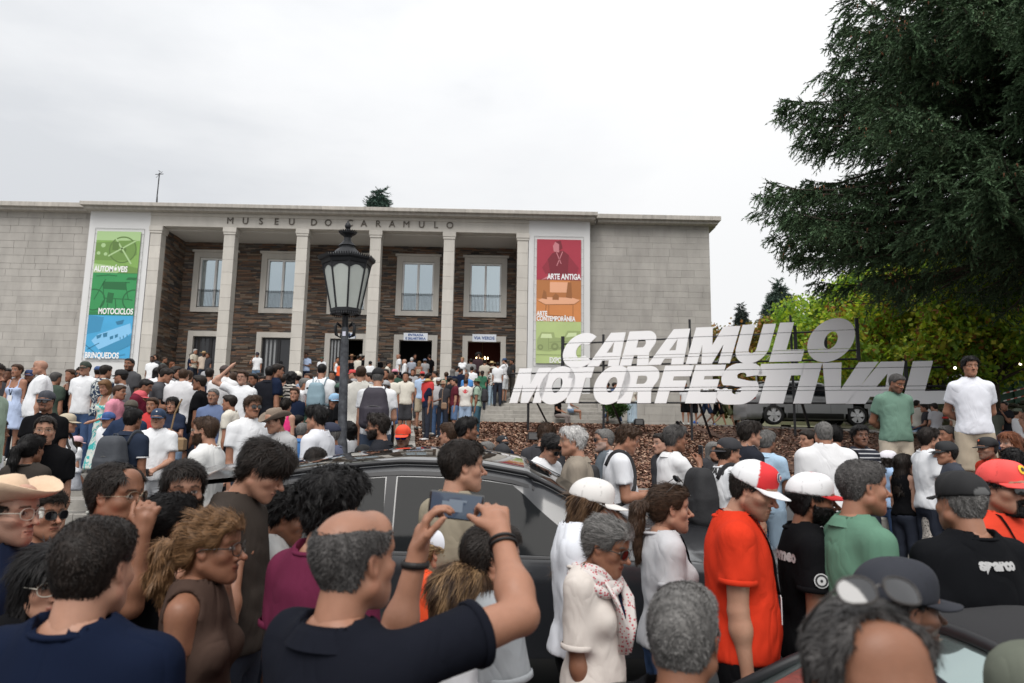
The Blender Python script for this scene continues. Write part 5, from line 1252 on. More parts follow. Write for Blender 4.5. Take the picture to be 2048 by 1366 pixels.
    if lowbody:
        for (hp_, kn, an), s in zip(LG, (-1, 1)):
            def sf(P):
                a = an+[0, -.02, -.035*s_]; d = cone(P, a, a+[s*.015, .15*s_, -.012], .040*s_, .034*s_); d = smin(d, cone(P, an, an+[0, 0, -.03*s_], .045*s_, .045*s_), .02)
                return smax(d, ft+.001-P[:, 2]+(an[2]-.075*s_-ft), .005)
            V, Q = nets(sf, an-[.08, .1, .12], an+[.1, .24, .05], [.014, .016, .022, .03, .04][lod], 4, .01)
            objs.append(add('shoe', mesh_np('shoe', V, Q, True), cloth(g('shoe', (.5, .5, .5))), root))
    # ---- hair
    HMf = HM.astype(float)
    def toW(p): return HC+(np.asarray(p, float)*hs)@HMf.T
    def hairobj(f, name='hair', col=None, res=None, strands=0, slen=.02, lo=(-.16, -.2, -.16), hi=(.16, .16, .2), drop=.6, mat_=None):
        r_ = res or [.0068, .0095, .014, .022, .030][lod]
        V, Q = nets(f, lo, hi, r_/1.0, 4, .02)
        if not len(V): return
        cc = np.array(HAIRS[g('hair')[1]] if col is None else col)
        var_ = (1+.35*lnoise(V, 160, seed)[:, None]*(1 if lod < 3 else 0)+.2*lnoise(V*[3, 3, 1], 60, seed+3)[:, None]); C_ = cc*var_
        if g('hl') is not None:
            k = np.clip(.5+1.2*lnoise(V*[4, 2, .7], 30, seed), 0, 1)[:, None]*.75; C_ = C_*(1-k)+np.array(g('hl'))*k
        W_ = toW(V); F_ = [Q]
        if strands and lod <= 1:
            n_ = strands; pick = rng.integers(0, len(V), n_); p0 = V[pick]; e_ = .004
            g0 = f(p0.astype(np.float32)); nn = np.stack([f((p0+np.eye(3)[k]*e_).astype(np.float32))-g0 for k in range(3)], 1); nn /= np.linalg.norm(nn, axis=1)[:, None]+1e-9
            tied = style in ('pony', 'bun', 'braid', 'curlypony'); lng = tied or style in ('long', 'bob', 'curlylong')
            flow = np.where((p0[:, 1] > -.088)[:, None], np.array([0, -1., -.10]), np.array([0, -.1, -1.])) if tied and name == 'hair' else np.array([0, -.35, -1.])*drop
            dn = flow+np.stack([lnoise(p0, 30, seed+k)*(.18 if lng else .55) for k in range(3)], 1)+rng.normal(0, g('mess', .10 if lng else .2), (n_, 3))
            dn -= nn*np.sum(dn*nn, 1)[:, None]; dn /= np.linalg.norm(dn, axis=1)[:, None]+1e-9
            ln = slen*(.5+rng.random(n_))[:, None]; wv = np.cross(dn, nn)*(.0013 if lod == 0 else .0019)
            lift = g('lift', .22 if style == 'curly' else .015 if style in ('pony', 'bun', 'braid', 'curlypony', 'long', 'bob') else .06)
            a0 = p0-nn*.003; a1 = p0+dn*ln*.5+nn*(.003+ln*lift*.5); a2 = p0+dn*ln+nn*(.002+ln*lift*(.9+.5*rng.normal(0, .4, (n_, 1))))
            S_ = np.stack([a0-wv, a0+wv, a1+wv, a1-wv, a2], 1).reshape(-1, 3); b0 = len(V)+np.arange(n_)*5
            Q2 = np.stack([b0, b0+1, b0+2, b0+3], 1); T2 = np.stack([b0+3, b0+2, b0+4], 1)
            W_ = np.concatenate([W_, toW(S_)]); C_ = np.concatenate([C_, np.repeat(C_[pick]*(.7+.7*rng.random((n_, 1))), 5, 0)]); F_ = [np.concatenate([Q, Q2]), T2]
        o = add(name, mesh_np(name, W_, F_, True, np.clip(C_, 0, 1)), mat_ or hair_m, root); objs.append(o); return o
    skull = lambda P, t, zs=0: smin(smin(ell(P, (0, -.014, .034), (.0725+t*.7, .094+t*.9, .084+t)), ell(P, (0, -.02, -.02), (.058+t*.7, .060+t, .06)), .03), ell(P, (0, .060, .062), (.055+t, .030+t, .045+t)), .03)
    cap = g('cap')
    def hairline(P, front=.070, nape_=-.075, temple=.012):
        # plane profile over y (head space): high over the brow, falling behind the ears
        y = P[:, 1]; ax_ = np.abs(P[:, 0])
        z0 = np.interp(y, [-.11, -.06, -.028, -.012, .02, .045, .062, .09], [nape_, nape_+.008, -.02, .03, temple, temple+.012, front-.012, front])
        return z0+np.maximum(0, .05-ax_)*0
    N_ = {0: 5200, 1: 1300}.get(lod, 0)
    if style in ('short', 'crop', 'fringe', 'curly', 'wavy', 'side', 'quiff', 'boyish') and not (cap and style == 'none'):
        t = {'short': .010, 'crop': .004, 'fringe': .004, 'curly': .020, 'wavy': .018, 'side': .014, 'quiff': .015, 'boyish': .019}[style]*g('vol', 1.0)
        if cap: t = min(t, .009)
        amp = {'short': .0015, 'crop': .001, 'fringe': .0015, 'curly': .008, 'wavy': .006, 'side': .003, 'quiff': .004, 'boyish': .004}[style]; fr = {'curly': 95, 'wavy': 60}.get(style, 70)
        if lod >= 3: amp *= .6; fr = 40
        def f(P):
            topm = np.clip((P[:, 2]-.0)/.09, 0, 1)
            d = skull(P, .004)-t*(.35+.65*topm)
            if style == 'fringe':
                bk = g('bald', 1.0); eb_ = ell(P, (0, .035, .118), (.070*bk, .150*bk**.5, .070*bk)); d = skull(P, -.001)-(t+.005)*(.35+.65*topm)*np.clip(eb_/.028, 0, 1)
            if style == 'quiff': d = smin(d, ell(P, (0, .06, .105), (.055, .035, .025)), .03)
            if style == 'boyish': d = smin(d, ell(P, (0, .055, .085), (.068, .040, .030)), .03)
            d = d+amp*lnoise(P, fr, seed)
            fl = g('front', .072 if style != 'boyish' else .040)
            hl_ = hairline(P, fl, g('nape', -.082))+.004*lnoise(P, 60, seed+1)
            d = smax(d, hl_-P[:, 2], .004)
            if cap: d = smax(d, P[:, 2]-.038+.10*P[:, 1], .003)
            if style == 'fringe': bk = g('bald', 1.0); d = smax(d, -ell(P, (0, .035, .118), (.070*bk, .150*bk**.5, .070*bk)), .006)
            if g('reced'): d = smax(d, -ell(P, (0, .095, .088), (.056, .070, .055)), .006)
            return d
        hairobj(f, strands=N_ if style != 'crop' else int(N_*.8), slen={'short': .022, 'crop': .009, 'fringe': .009, 'curly': .026, 'wavy': .040, 'side': .035, 'quiff': .035, 'boyish': .045}[style])
    elif style == 'afro':
        def f(P):
            d = ell(P, (0, -.03, .05), (.15, .145, .135))+.012*lnoise(P, 60, seed); return smax(smax(d, -ell(P, (0, .12, -.02), (.065, .10, .085)), .01), -.06-P[:, 2], .01)
        hairobj(f, strands=N_, slen=.02, lo=(-.18, -.2, -.1), hi=(.18, .15, .2))
    elif style in ('long', 'bob', 'pony', 'bun', 'braid', 'curlylong', 'curlypony'):
        ln = {'long': .34, 'bob': .16, 'curlylong': .34}.get(style, 0)*g('hlen', 1.0)
        amp = .009 if 'curly' in style else .0025
        def f(P):
            topm = np.clip((P[:, 2]+.02)/.09, 0, 1)
            d = skull(P, .004)-(.014 if ln else .008)*(.4+.6*topm)*g('vol', 1.0)
            hl_ = hairline(P, g('front', .068), -.085 if not ln else -.12, -.0 if not ln else -.03); d = smax(d, hl_-P[:, 2], .004)
            if ln:
                # curtain of hair falling behind and beside the face
                z_ = P[:, 2]; body_ = ell(np.stack([P[:, 0], P[:, 1]+.035+.10*np.clip(-z_-.05, 0, 1), z_*0], 1), (0, 0, 0), (.085+.03*g('vol', 1.0)*0, .075, 1.0))
                body_ = smax(body_, z_-.05, .02); body_ = smax(body_, -ln+.12-z_, .02) if False else smax(body_, (-ln+.02)-z_, .03)
                body_ = smax(body_, -ell(P, (0, .085, -.06), (.060, .10, .16)), .01)
                d = smin(d, body_, .02)
            if cap: d = smax(d, P[:, 2]-.038+.10*P[:, 1], .003)
            if style in ('pony', 'curlypony'):
                a_ = np.array(g('tie', (0, -.118, .03))); d = smin(d, cone(P, (0, -.09, .03), a_, .035, .020), .02)
                pt = [a_, a_+[.0, -.045, -.03], a_+[0, -.055, -.12], a_+[0, -.04, -.22*g('hlen', 1.0)]]
                for (p, q_, r1, r2) in zip(pt[:-1], pt[1:], (.020, .032, .030), (.032, .034, .014)): d = smin(d, cone(P, p, q_, r1*g('pv', 1.0), r2*g('pv', 1.0)), .012)
            if style == 'bun': d = smin(d, ell(P, g('tie', (0, -.115, .02)), (.034, .028, .034)), .008)
            if style == 'braid': d = smin(d, ell(P, (0, -.10, -.03), (.04, .022, .035)), .008)
            d = d+amp*lnoise(P, 70, seed)+.0015*lnoise(P*[3, 3, .6], 90, seed)
            return d
        hairobj(f, strands=int(N_*1.3), slen=(.030 if style in ('pony', 'bun', 'braid') else .055) if 'curly' not in style else .04, lo=(-.16, -.26, -.42 if (ln or 'pony' in style) else -.16), drop=1.2)
        if 'pony' in style and lod <= 1:
            a_ = toW(np.array(g('tie', (0, -.118, .03)))+[0, -.008, 0]); MB().lathe([(.014, -.008), (.024, 0), (.014, .008)], 10, a_).build('hair_tie', mat('elastic', (.01, .01, .01), .6), root, smooth=True)
    if st in ('full', 'goat', 'big') and lod <= 1:
        bc = HAIRS[g('beardc', g('hair', ('short', 'dark'))[1])]
        hf = headf; tb = .007 if st == 'full' else (.013 if st == 'big' else .004)
        def f(P):
            X = np.abs(P[:, 0]); d = hf(P)-tb*(.8+.4*lnoise(P, 120, seed))
            mo_ = smax(P[:, 2]+.044, X-.034, .002) if st != 'x' else 0
            up_b = -.052+.9*np.maximum(0, X-.036)-.0*X
            d = smax(d, np.minimum(P[:, 2]-np.minimum(up_b, .02), mo_), .003); d = smax(d, -.010-P[:, 1]+.0, .003); d = smax(d, -(ell(P, (0, .105, -.0645), (.021, .025, .0085))), .003)
            if st == 'goat': d = smax(d, X-.030, .003)
            return smax(d, -.126-P[:, 2], .003)
        hairobj(f, 'beard', bc, strands=int(N_*.5), slen=.008 if st != 'big' else .014, lo=(-.1, -.03, -.15), hi=(.1, .13, .04))
    # ---- headwear
    def capmat(c): return mat('cap_%.3f_%.3f_%.3f' % tuple(c), c, .8, bump=.2, bscale=300, bdist=.001, var=.06, vscale=20)
    if cap:
        kind, cc = cap[0], cap[1]; bc2 = cap[2] if len(cap) > 2 else cc; back = g('capback', False); tilt = g('captilt', 0)
        CM = rotM('Z', 180 if back else 0)@rotM('X', tilt); r_ = [.0062, .0085, .013, .02, .03][lod]
        if kind == 'cap':
            def f(P):
                d = ell(P, (0, -.012, .045), (.0885, .1085, .092)); inn = ell(P, (0, -.012, .040), (.083, .103, .086))
                d = smin(d, ell(P, (0, .045, .085), (.055, .045, .040)), .03)
                d = d+(.0012*np.cos(np.arctan2(P[:, 0], P[:, 1]+.012)*6)*np.clip(1-.0*P[:, 2], 0, 1))
                d = smax(d, .030-.10*P[:, 1]-P[:, 2], .003)
                return d
            V, Q = nets(f, (-.11, -.14, 0), (.11, .12, .16), r_, 4, .01)
            Vc = V@CM.T.astype(float); C_ = np.tile(np.array(cc, float), (len(V), 1))
            if g('cappanel'):
                pc, half = g('cappanel'); mk = (V[:, 1] > -.005)*(np.abs(np.arctan2(V[:, 0], V[:, 1]+.012)) < 1.05) if half > 0 else (V[:, 1] > -.01)*(V[:, 0] > 0)*(V[:, 0] < -half); C_[mk > 0] = pc
            seam = (np.abs(np.sin(np.arctan2(V[:, 0], V[:, 1]+.012)*3)) < .05)*(V[:, 2] > .03); C_[seam > 0] *= .75
            if g('caphole') is not None:
                hl2 = ((V[:, 0]/.036)**2+((V[:, 2]-.052)/.022)**2 < 1)*(V[:, 1] < -.06); C_[hl2 > 0] = g('caphole')
            o = add('cap', mesh_np('cap', toW(Vc), Q, True, C_), mat('cap_cloth', vcol=True, rough=.8, bump=.2, bscale=300, bdist=.001, var=.05, vscale=20), root); objs.append(o)
            # brim: a curved tongue
            nu, nv = (16, 8) if lod <= 2 else (8, 4); Vb = []
            for lay in (0, 1):
                for j in range(nv+1):
                    for i_ in range(nu+1):
                        a_ = -math.pi/2*.80+math.pi*.80*i_/nu; t_ = j/nv; rad = 1
                        x = .083*math.sin(a_)*(1-.10*t_); y = .085*math.cos(a_)+t_*(.082*math.cos(a_)**.5+.0); z = .040-.22*max(0, y-.05)*.6-1.7*x*x*(1+.8*t_)-lay*.0035-.008*t_
                        Vb.append((x, y, z))
            w1 = nu+1; n1_ = (nv+1)*w1; Qb = []
            for j in range(nv):
                for i_ in range(nu):
                    a_ = j*w1+i_; Qb.append((a_, a_+w1, a_+w1+1, a_+1)); Qb.append((n1_+a_, n1_+a_+1, n1_+a_+w1+1, n1_+a_+w1))
            for i_ in range(nu): a_ = nv*w1+i_; Qb.append((a_, n1_+a_, n1_+a_+1, a_+1))
            for j in range(nv):
                for a_ in (j*w1, j*w1+nu): Qb.append((a_, a_+w1, n1_+a_+w1, n1_+a_))
            o = add('brim', mesh_np('brim', toW(np.array(Vb)@CM.T.astype(float)), Qb, True), capmat(bc2), root); objs.append(o)
            if g('emblem') and lod <= 2:
                ec = g('emblem'); er = g('emr', .021)
                rings = ec if isinstance(ec, list) else [(1.0, ec)]
                for li, (rr, col_) in enumerate(rings):
                    pr_ = []; a_ = np.linspace(0, 2*np.pi, 20, endpoint=False)
                    ctr = np.array([0, .098, .075]); 
                    pts = [(0, 0)]+[(math.cos(t_)*er*rr, math.sin(t_)*er*rr*g('emasp', 1.0)) for t_ in a_]
                    V3 = []
                    for (u_, v_) in pts:
                        # project onto the dome
                        p = np.array([[u_, .055, .085+v_]], np.float32); dr_ = np.array([[0, .75, .35]], np.float32)
                        p = np.array([[u_, .03, .075+v_*.9]], np.float32)
                        for _ in range(14): p = p+np.array([[0, .96, .28]], np.float32)*np.clip(-f(p), -.02, .02)[:, None]
                        V3.append(p[0].astype(float)+np.array([0, .96, .28])*(.0042+.0012*li))
                    V3 = np.array(V3)@CM.T.astype(float)
                    T_ = [(0, 1+k, 1+(k+1) % 20) for k in range(20)]
                    o = add('emblem', mesh_np('emblem', toW(V3), T_, True), mat('emb_%.2f_%.2f_%.2f' % tuple(col_), col_, .6), root); objs.append(o)
        elif kind in ('hat', 'straw', 'bucket', 'fedora'):
            bw = {'hat': .085, 'straw': .095, 'bucket': .045, 'fedora': .065}[kind]; hh_ = {'hat': .11, 'straw': .10, 'bucket': .10, 'fedora': .115}[kind]
            n_ = 28; prof = [(.0, hh_+.03-.0), (.05, hh_+.032), (.072, hh_+.022), (.082, hh_-.01), (.090, .055), (.094, .040)]
            prof += [(.10+bw*t_, .040-(.55*bw*t_ if kind == 'bucket' else .012*math.sin(t_*3))) for t_ in (.1, .35, .7, 1.0)]
            V_, Q_ = [], []
            for (rr, zz) in prof:
                for k in range(n_):
                    a_ = 2*math.pi*k/n_; x = rr*math.cos(a_)*.92; y = rr*math.sin(a_)*1.10-.012
                    curl = max(0, rr-.10)*(1.15 if kind in ('hat', 'fedora') else .35)*abs(math.cos(a_))**2.2
                    dent = -.02*max(0, 1-abs(x)/.03)*(1 if (kind in ('fedora', 'straw') and rr < .06) else 0)
                    V_.append((x*(1-.0*curl), y, zz+curl+dent))
            k = len(prof)
            for i_ in range(k-1):
                for j in range(n_): Q_.append((i_*n_+j, (i_+1)*n_+j, (i_+1)*n_+(j+1) % n_, i_*n_+(j+1) % n_))
            HT = rotM('X', tilt).astype(float); V_ = np.array(V_)@HT.T
            me = mesh_np('hat', toW(V_), Q_, True)
            hm_ = mat('hat_%s_%.2f' % (kind, cc[0]), cc, .85, bump=.5, bscale=180 if kind in ('straw', 'hat') else 60, bdist=.003, var=.12, vscale=60)
            o = add('hat', me, hm_, root); md = o.modifiers.new('th', 'SOLIDIFY'); md.thickness = .003; objs.append(o)
            if len(cap) > 2:
                V_ = [(x_*.92*1.012, y_*1.10*1.012-.012, z_) for z_, r_b in ((.046, .0935), (.072, .0885)) for x_, y_ in [(r_b*math.cos(2*math.pi*k/n_), r_b*math.sin(2*math.pi*k/n_)) for k in range(n_)]]
                o = add('hat_band', mesh_np('band', toW(np.array(V_)@HT.T), [(j, (j+1) % n_, n_+(j+1) % n_, n_+j) for j in range(n_)], True), cloth(cap[2]), root); objs.append(o)
    # ---- glasses
    gl = g('glasses')
    if gl and lod <= 2:
        kind = gl[0]; up_o = gl[1] if len(gl) > 1 else 0     # 1 = pushed up on the head
        GM = np.eye(3); go = np.array([0, 0, 0.])
        if up_o: GM = rotM('X', 38).astype(float); go = np.array([0, -.030, .085])
        lm = clear_m if kind in ('clear', 'wire') else lens_m; rm = {'sun': rim_m, 'clear': rim_m, 'wire': gold_m, 'white': mat('cream_frame', (.5, .45, .38), .4), 'blue': rim_m, 'tort': mat('tortoise', (.10, .03, .02), .3)}[kind]
        if kind == 'blue': lm = mat('blue_mirror_lens', (.03, .05, .45), .06, metal=.8)
        if kind == 'white': lm = clear_m
        for s in (-1, 1):
            a_ = np.linspace(0, 2*np.pi, 16, endpoint=False); w_, h_ = .0265, .0215
            X_ = np.sign(np.cos(a_))*np.abs(np.cos(a_))**.8*w_; Z_ = np.sign(np.sin(a_))*np.abs(np.sin(a_))**.8*h_-.003*np.cos(a_)*s*0
            Y_ = .106-(np.abs(X_+.033))**2*4.0; cx_ = s*.033
            P_ = np.stack([cx_+X_*1.0, .1075-((cx_+X_)**2)*3.2, Z_+.003], 1)
            tW = lambda q: toW((np.asarray(q)@GM.T)+go)
            cen = P_.mean(0)+[0, .003, 0]
            V_ = np.concatenate([[cen], P_]); T_ = [(0, 1+(k+1) % 16, 1+k) for k in range(16)]
            o = add('lens', mesh_np('lens', tW(V_), T_, True), lm, root); objs.append(o)
            if kind != 'none': MB().tube(tW(np.concatenate([P_, P_[:1]])), (.0011 if kind == 'wire' else .0019)*hs, 5, caps=False).build('rim', rm, root, smooth=True)
            tp = [(s*.060, .096, .008), (s*.072, .05, .008), (s*.078, .0, .006), (s*.077, -.018, -.006)]
            MB().tube(tW(tp), (.0012 if kind == 'wire' else .0022)*hs, 5).build('temple', rm, root, smooth=True)
        MB().tube(tW([(-.0075, .106, .006), (0, .1085, .009), (.0075, .106, .006)]), .0017*hs, 5).build('bridge', rm, root)
    # ---- lanyard, straps
    SD = lambda p: float(shirt(np.array([p], np.float32))[0])
    def drape(path, out, gap=.005, it=8):
        res = []
        for p, o_ in zip(path, out):
            p = np.array(p, float); o_ = np.array(o_, float); o_ /= np.linalg.norm(o_)
            for _ in range(it): p = p+o_*np.clip(-(SD(p)-gap), -.03, .03)
            res.append(p)
        return np.array(res)
    def smooth_path(pts, n=22):
        pts = np.array(pts, float); t = np.linspace(0, 1, len(pts)); tt = np.linspace(0, 1, n); return np.stack([np.interp(tt, t, pts[:, k]) for k in range(3)], 1)
    if g('lanyard') is not None and lod <= 2:
        lc = g('lanyard'); zc = 1.16*s_
        for s in (-1, 1):
            pts = smooth_path([Lz((s*.02*s_, -.085*s_, 1.515*s_)), Lz((s*.062*s_, -.04*s_, 1.52*s_)), Lz((s*.068*s_, .02*s_, 1.485*s_)), Lz((s*.06*s_, .08*s_, 1.42*s_)), Lz((s*.035*s_, .13*s_, 1.30*s_)), Lz((s*.004, .15*s_, zc))], 16)
            outv = [(0, .1+max(0, min(1, (i_-3)/5)), .8*(1-min(1, i_/7))+.05) if i_ > 2 else (0, -1, .5) for i_ in range(16)]
            pth = drape(pts, outv, .005, 6)
            MB().tube(pth, .0075*(1 if lod < 2 else 1.2), 6, flat=(1, .22)).build('lanyard', cloth(lc), root, smooth=True)
        if g('badge', True):
            b_ = Lz((0, .15*s_, zc-.06)); b_ = drape([b_], [(0, 1, 0)], .006)[0]
            MB().box(-.04, .04, -.001, .002, -.055, .055, M=Matrix.Translation(b_)).build('badge', mat('badge_white', (.7, .7, .72), .5), root)
    if g('pack'):
        pc = g('pack'); pk = empty('backpack', (0, 0, 0), 0, pc.get('label'), 'backpack'); pm = mat('pack_%.3f_%.3f' % (pc['c'][0], pc['c'][2]), pc['c'], .75, bump=.4, bscale=25, bdist=.01, var=.12)
        y0 = -.13*s_*thick-.03; zc = g('packz', 1.22)*s_; sz = pc.get('s', 1.0)
        def pf(P):
            Pz = P-np.array([0, y0-.07, zc], np.float32); tap = 1+.35*np.clip(Pz[:, 2]/.25, 0, 1); q = np.abs(Pz*np.stack([tap, tap, np.ones(len(P))], 1))-np.array([.085*sz, .030*sz, .155*sz], np.float32); d = np.linalg.norm(np.maximum(q, 0), axis=1)+np.minimum(q.max(1), 0)-.078*sz
            q = np.abs(P-np.array([0, y0-.15*sz, zc-.09], np.float32))-np.array([.085*sz, .012, .065*sz], np.float32); d = smin(d, np.linalg.norm(np.maximum(q, 0), axis=1)+np.minimum(q.max(1), 0)-.025, .012)
            return d+.004*lnoise(P, 25, seed)
        V, Q = nets(pf, (-.22, y0-.26, zc-.3), (.22, y0+.1, zc+.3), [.01, .012, .018, .026, .034][lod], 4, .02); add('bag', mesh_np('bag', V, Q, True), pm, pk)
        for s in (-1, 1):
            if pc.get('one') and s != pc['one']: continue
            pts = smooth_path([Lz((s*.085*s_, -.13*s_, 1.38*s_)), Lz((s*.098*s_, -.08*s_, 1.46*s_)), Lz((s*.108*s_, -.01, 1.49*s_)), Lz((s*.112*s_, .08*s_, 1.42*s_)), Lz((s*.12*s_, .12*s_, 1.30*s_)), Lz((s*.15*s_, .08*s_, 1.17*s_)), Lz((s*.165*s_, -.03*s_, 1.08*s_)), Lz((s*.13*s_, -.13*s_, 1.04*s_))], 20)
            cenl = Lz((s*.07*s_, -.01, 1.25*s_)); outv = [p-cenl for p in pts]; pth = drape(pts, outv, .008, 6)
            MB().tube(pth, .022*(1 if pc.get('s', 1) > .8 else .8), 8, flat=(1, .28)).build('strap', pm, pk, smooth=True)
        MB().tube([(-.03, y0-.03, zc+.215), (-.02, y0-.03, zc+.255), (.02, y0-.03, zc+.255), (.03, y0-.03, zc+.215)], .007, 6).build('handle', pm, pk, smooth=True)
        MB().tube([(-.10*sz, y0-.16*sz, zc+.01), (0, y0-.175*sz, zc+.03), (.10*sz, y0-.16*sz, zc+.01)], .004, 5).build('zip', mat('zip_grey', (.12, .12, .12), .4), pk)
        spec['_pack'] = pk
    if g('print') and lod <= 2:
        # lettering or a badge printed on the shirt, wrapped on to the cloth
        for pr_ in g('print'):
            tx, side, x0, z0, size, col_ = pr_[:6]; sgn = 1 if side == 'front' else -1
            if side in ('front', 'back'):
                if tx == '@disc':
                    a_ = np.linspace(0, 2*np.pi, 20, endpoint=False); V_ = np.array([(0, 0)]+[(size*math.cos(t_), size*math.sin(t_)) for t_ in a_]); T_ = [(0, 1+k, 1+(k+1) % 20) for k in range(20)]; F_ = [T_]
                elif tx == '@blot':
                    a_ = np.linspace(0, 2*np.pi, 20, endpoint=False); V_ = np.array([(0, 0)]+[(size*1.5*math.cos(t_)*(.8+.2*math.sin(5*t_)), size*math.sin(t_)*(.8+.2*math.cos(4*t_))) for t_ in a_]); F_ = [[(0, 1+k, 1+(k+1) % 20) for k in range(20)]]
                elif tx == '@shell':
                    a_ = np.linspace(-.25*np.pi-.55, 1.25*np.pi+.55, 17); V_ = np.array([(0, -.75*size)]+[(size*1.1*math.cos(t_)*(1-.06*(k % 2)), size*math.sin(t_)*(1-.06*(k % 2))) for k, t_ in enumerate(a_)]); F_ = [[(0, 1+k, 2+k) for k in range(16)]]
                else:
                    cu_ = bpy.data.curves.new('tx', 'FONT'); cu_.body = tx; cu_.size = size; cu_.align_x = 'CENTER'; cu_.offset = .004; cu_.resolution_u = 2
                    if len(pr_) > 6: cu_.shear = pr_[6]
                    oo = bpy.data.objects.new('tx', cu_); COL.objects.link(oo); mm_ = bpy.data.meshes.new_from_object(oo); bpy.data.objects.remove(oo)
                    V_ = np.array([(v.co[0], v.co[1]) for v in mm_.vertices]); F_ = [[tuple(p.vertices) for p in mm_.polygons if len(p.vertices) == 3], [tuple(p.vertices) for p in mm_.polygons if len(p.vertices) == 4]]
                if not len(V_): continue
                P_ = np.stack([(x0*s_+V_[:, 0]*sgn*-1) if side == 'front' else (x0*s_+V_[:, 0]), np.full(len(V_), .26*sgn), z0*s_+V_[:, 1]], 1).astype(np.float32)
                P_[:, :] = Lz(P_)
                for _ in range(26): P_[:, 1] -= sgn*np.clip(shirt(P_)-.0035, -.03, .03)*.9
                if side == 'front': F_ = [np.array(q_)[:, ::-1] for q_ in F_ if len(q_)]
                else: F_ = [np.array(q_) for q_ in F_ if len(q_)]
                add('lettering' if tx[0] != '@' else 'printed_emblem', mesh_np('print', P_, F_, False), mat('prt_%.2f_%.2f_%.2f' % tuple(col_), col_, .7), root)
    spec['_SH'] = SH; spec['_HC'] = HC; spec['_HM'] = HMf; spec['_ft'] = ft; spec['_top'] = (HC+HMf@np.array([0, 0, .118])*hs); spec['_root'] = root
    spec['_hands'] = hands_n; spec['_H'] = H
    return root
def place(spec, x, ytop, hp=None, face=180, d=None, raise_=0.0, lift_ok=False):
    """x,ytop: head centre and crown in the photograph; hp: head height there in px; face: 0 away, 90 to the right, 180 to the camera"""
    hs = spec.get('hs', .97)
    if d is None: d = FP*(.262 if spec.get('hair', ('short', 0))[0] in ('curly', 'wavy', 'boyish', 'quiff', 'afro', 'curlylong') else .236 if spec.get('hair', ('short', 0))[0] == 'bald' else .250)*hs/hp
    spec['lod'] = spec.get('lod', 0 if (hp or 0) > 90 else 1 if (hp or 0) > 43 else 2 if (hp or 0) > 27 else 3 if (hp or 0) > 14 else 4)
    lo, hi = spec.get('Hr', (1.42, 1.70) if spec.get('sex') == 'f' else (1.60, 1.90))
    capx = .02 if spec.get('cap') else .008
    drop = spec.get('lean', 0)**2*.35+(.45 if spec.get('legs') == 'sit' else 0)
    best = None
    for k in np.linspace(.80, 1.28, 33):
        p = at(x, ytop, d*k); Hn = p[2]-ground(p[0], p[1])-capx-raise_+drop; Hc = min(max(Hn, lo), hi); cost = abs(Hn-Hc)*6+abs(math.log(k))*1.0
        if spec.get('fixd'): cost = abs(k-1)
        if best is None or cost < best[0]: best = (cost, p, Hc, Hn, k)
    _, p, H, Hn, k = best; spec['H'] = H
    root = build_person(spec); t = spec['_top']; rz = -R(face); c_, s_ = math.cos(rz), math.sin(rz)
    root.rotation_euler[2] = rz
    root.location = (p[0]-(c_*t[0]-s_*t[1]), p[1]-(s_*t[0]+c_*t[1]), p[2]-t[2]-capx)
    if abs(Hn-H) > .06: print('PLACE %s x=%d H needed %.2f used %.2f k=%.2f' % ((spec.get('label') or '?')[:30], x, Hn, H, k))
    if spec.get('_pack'): pk = spec['_pack']; pk.location = root.location; pk.rotation_euler = root.rotation_euler
    spec['_M'] = Matrix.Translation(root.location)@Matrix.Rotation(rz, 4, 'Z')
    return root

def ik(S, T, U, Fo, pole):
    S, T, pole = (np.asarray(v, float) for v in (S, T, pole)); v = T-S; L = min(np.linalg.norm(v), (U+Fo)*.995); v /= np.linalg.norm(v)
    a = (U*U-Fo*Fo+L*L)/(2*L); h = math.sqrt(max(0, U*U-a*a)); p = pole-v*(pole@v); p /= np.linalg.norm(p); E = S+v*a+p*h; return E-S, (S+v*L)-E
def place_ik(spec, x, y, hp, face, targets, d=None):
    """targets: per arm None or (px, py, depth, pole in world axes) for the wrist"""
    lab = spec.get('lod'); keep = dict(spec); pre = dict(spec, lod=4, full=False); pre['arms'] = tuple(a if t is None else ((0, 1, 0), (0, 1, 0)) for a, t in zip(spec['arms'], targets))
    if lab is None: spec['lod'] = 0 if hp > 85 else 1
    place(pre, x, y, hp, face, d)
    Mi = pre['_M'].inverted(); arms = []
    for i, t in enumerate(targets):
        if t is None: arms.append(spec['arms'][i]); continue
        T = Mi@Vector(at(t[0], t[1], t[2])); pl = Mi.to_3x3()@Vector(t[3]); s_ = pre['H']/1.722; a, b = ik(pre['_SH'][i][0], T, .285*s_, .255*s_, pl); sg = -1 if i == 0 else 1
        arms.append(((a[0]*sg, a[1], a[2]), (b[0]*sg, b[1], b[2])))
    for o in [pre['_root']]+list(pre['_root'].children): bpy.data.objects.remove(o)
    spec['arms'] = tuple(arms); spec['full'] = keep.get('full', True); place(spec, x, y, hp, face, d); return spec
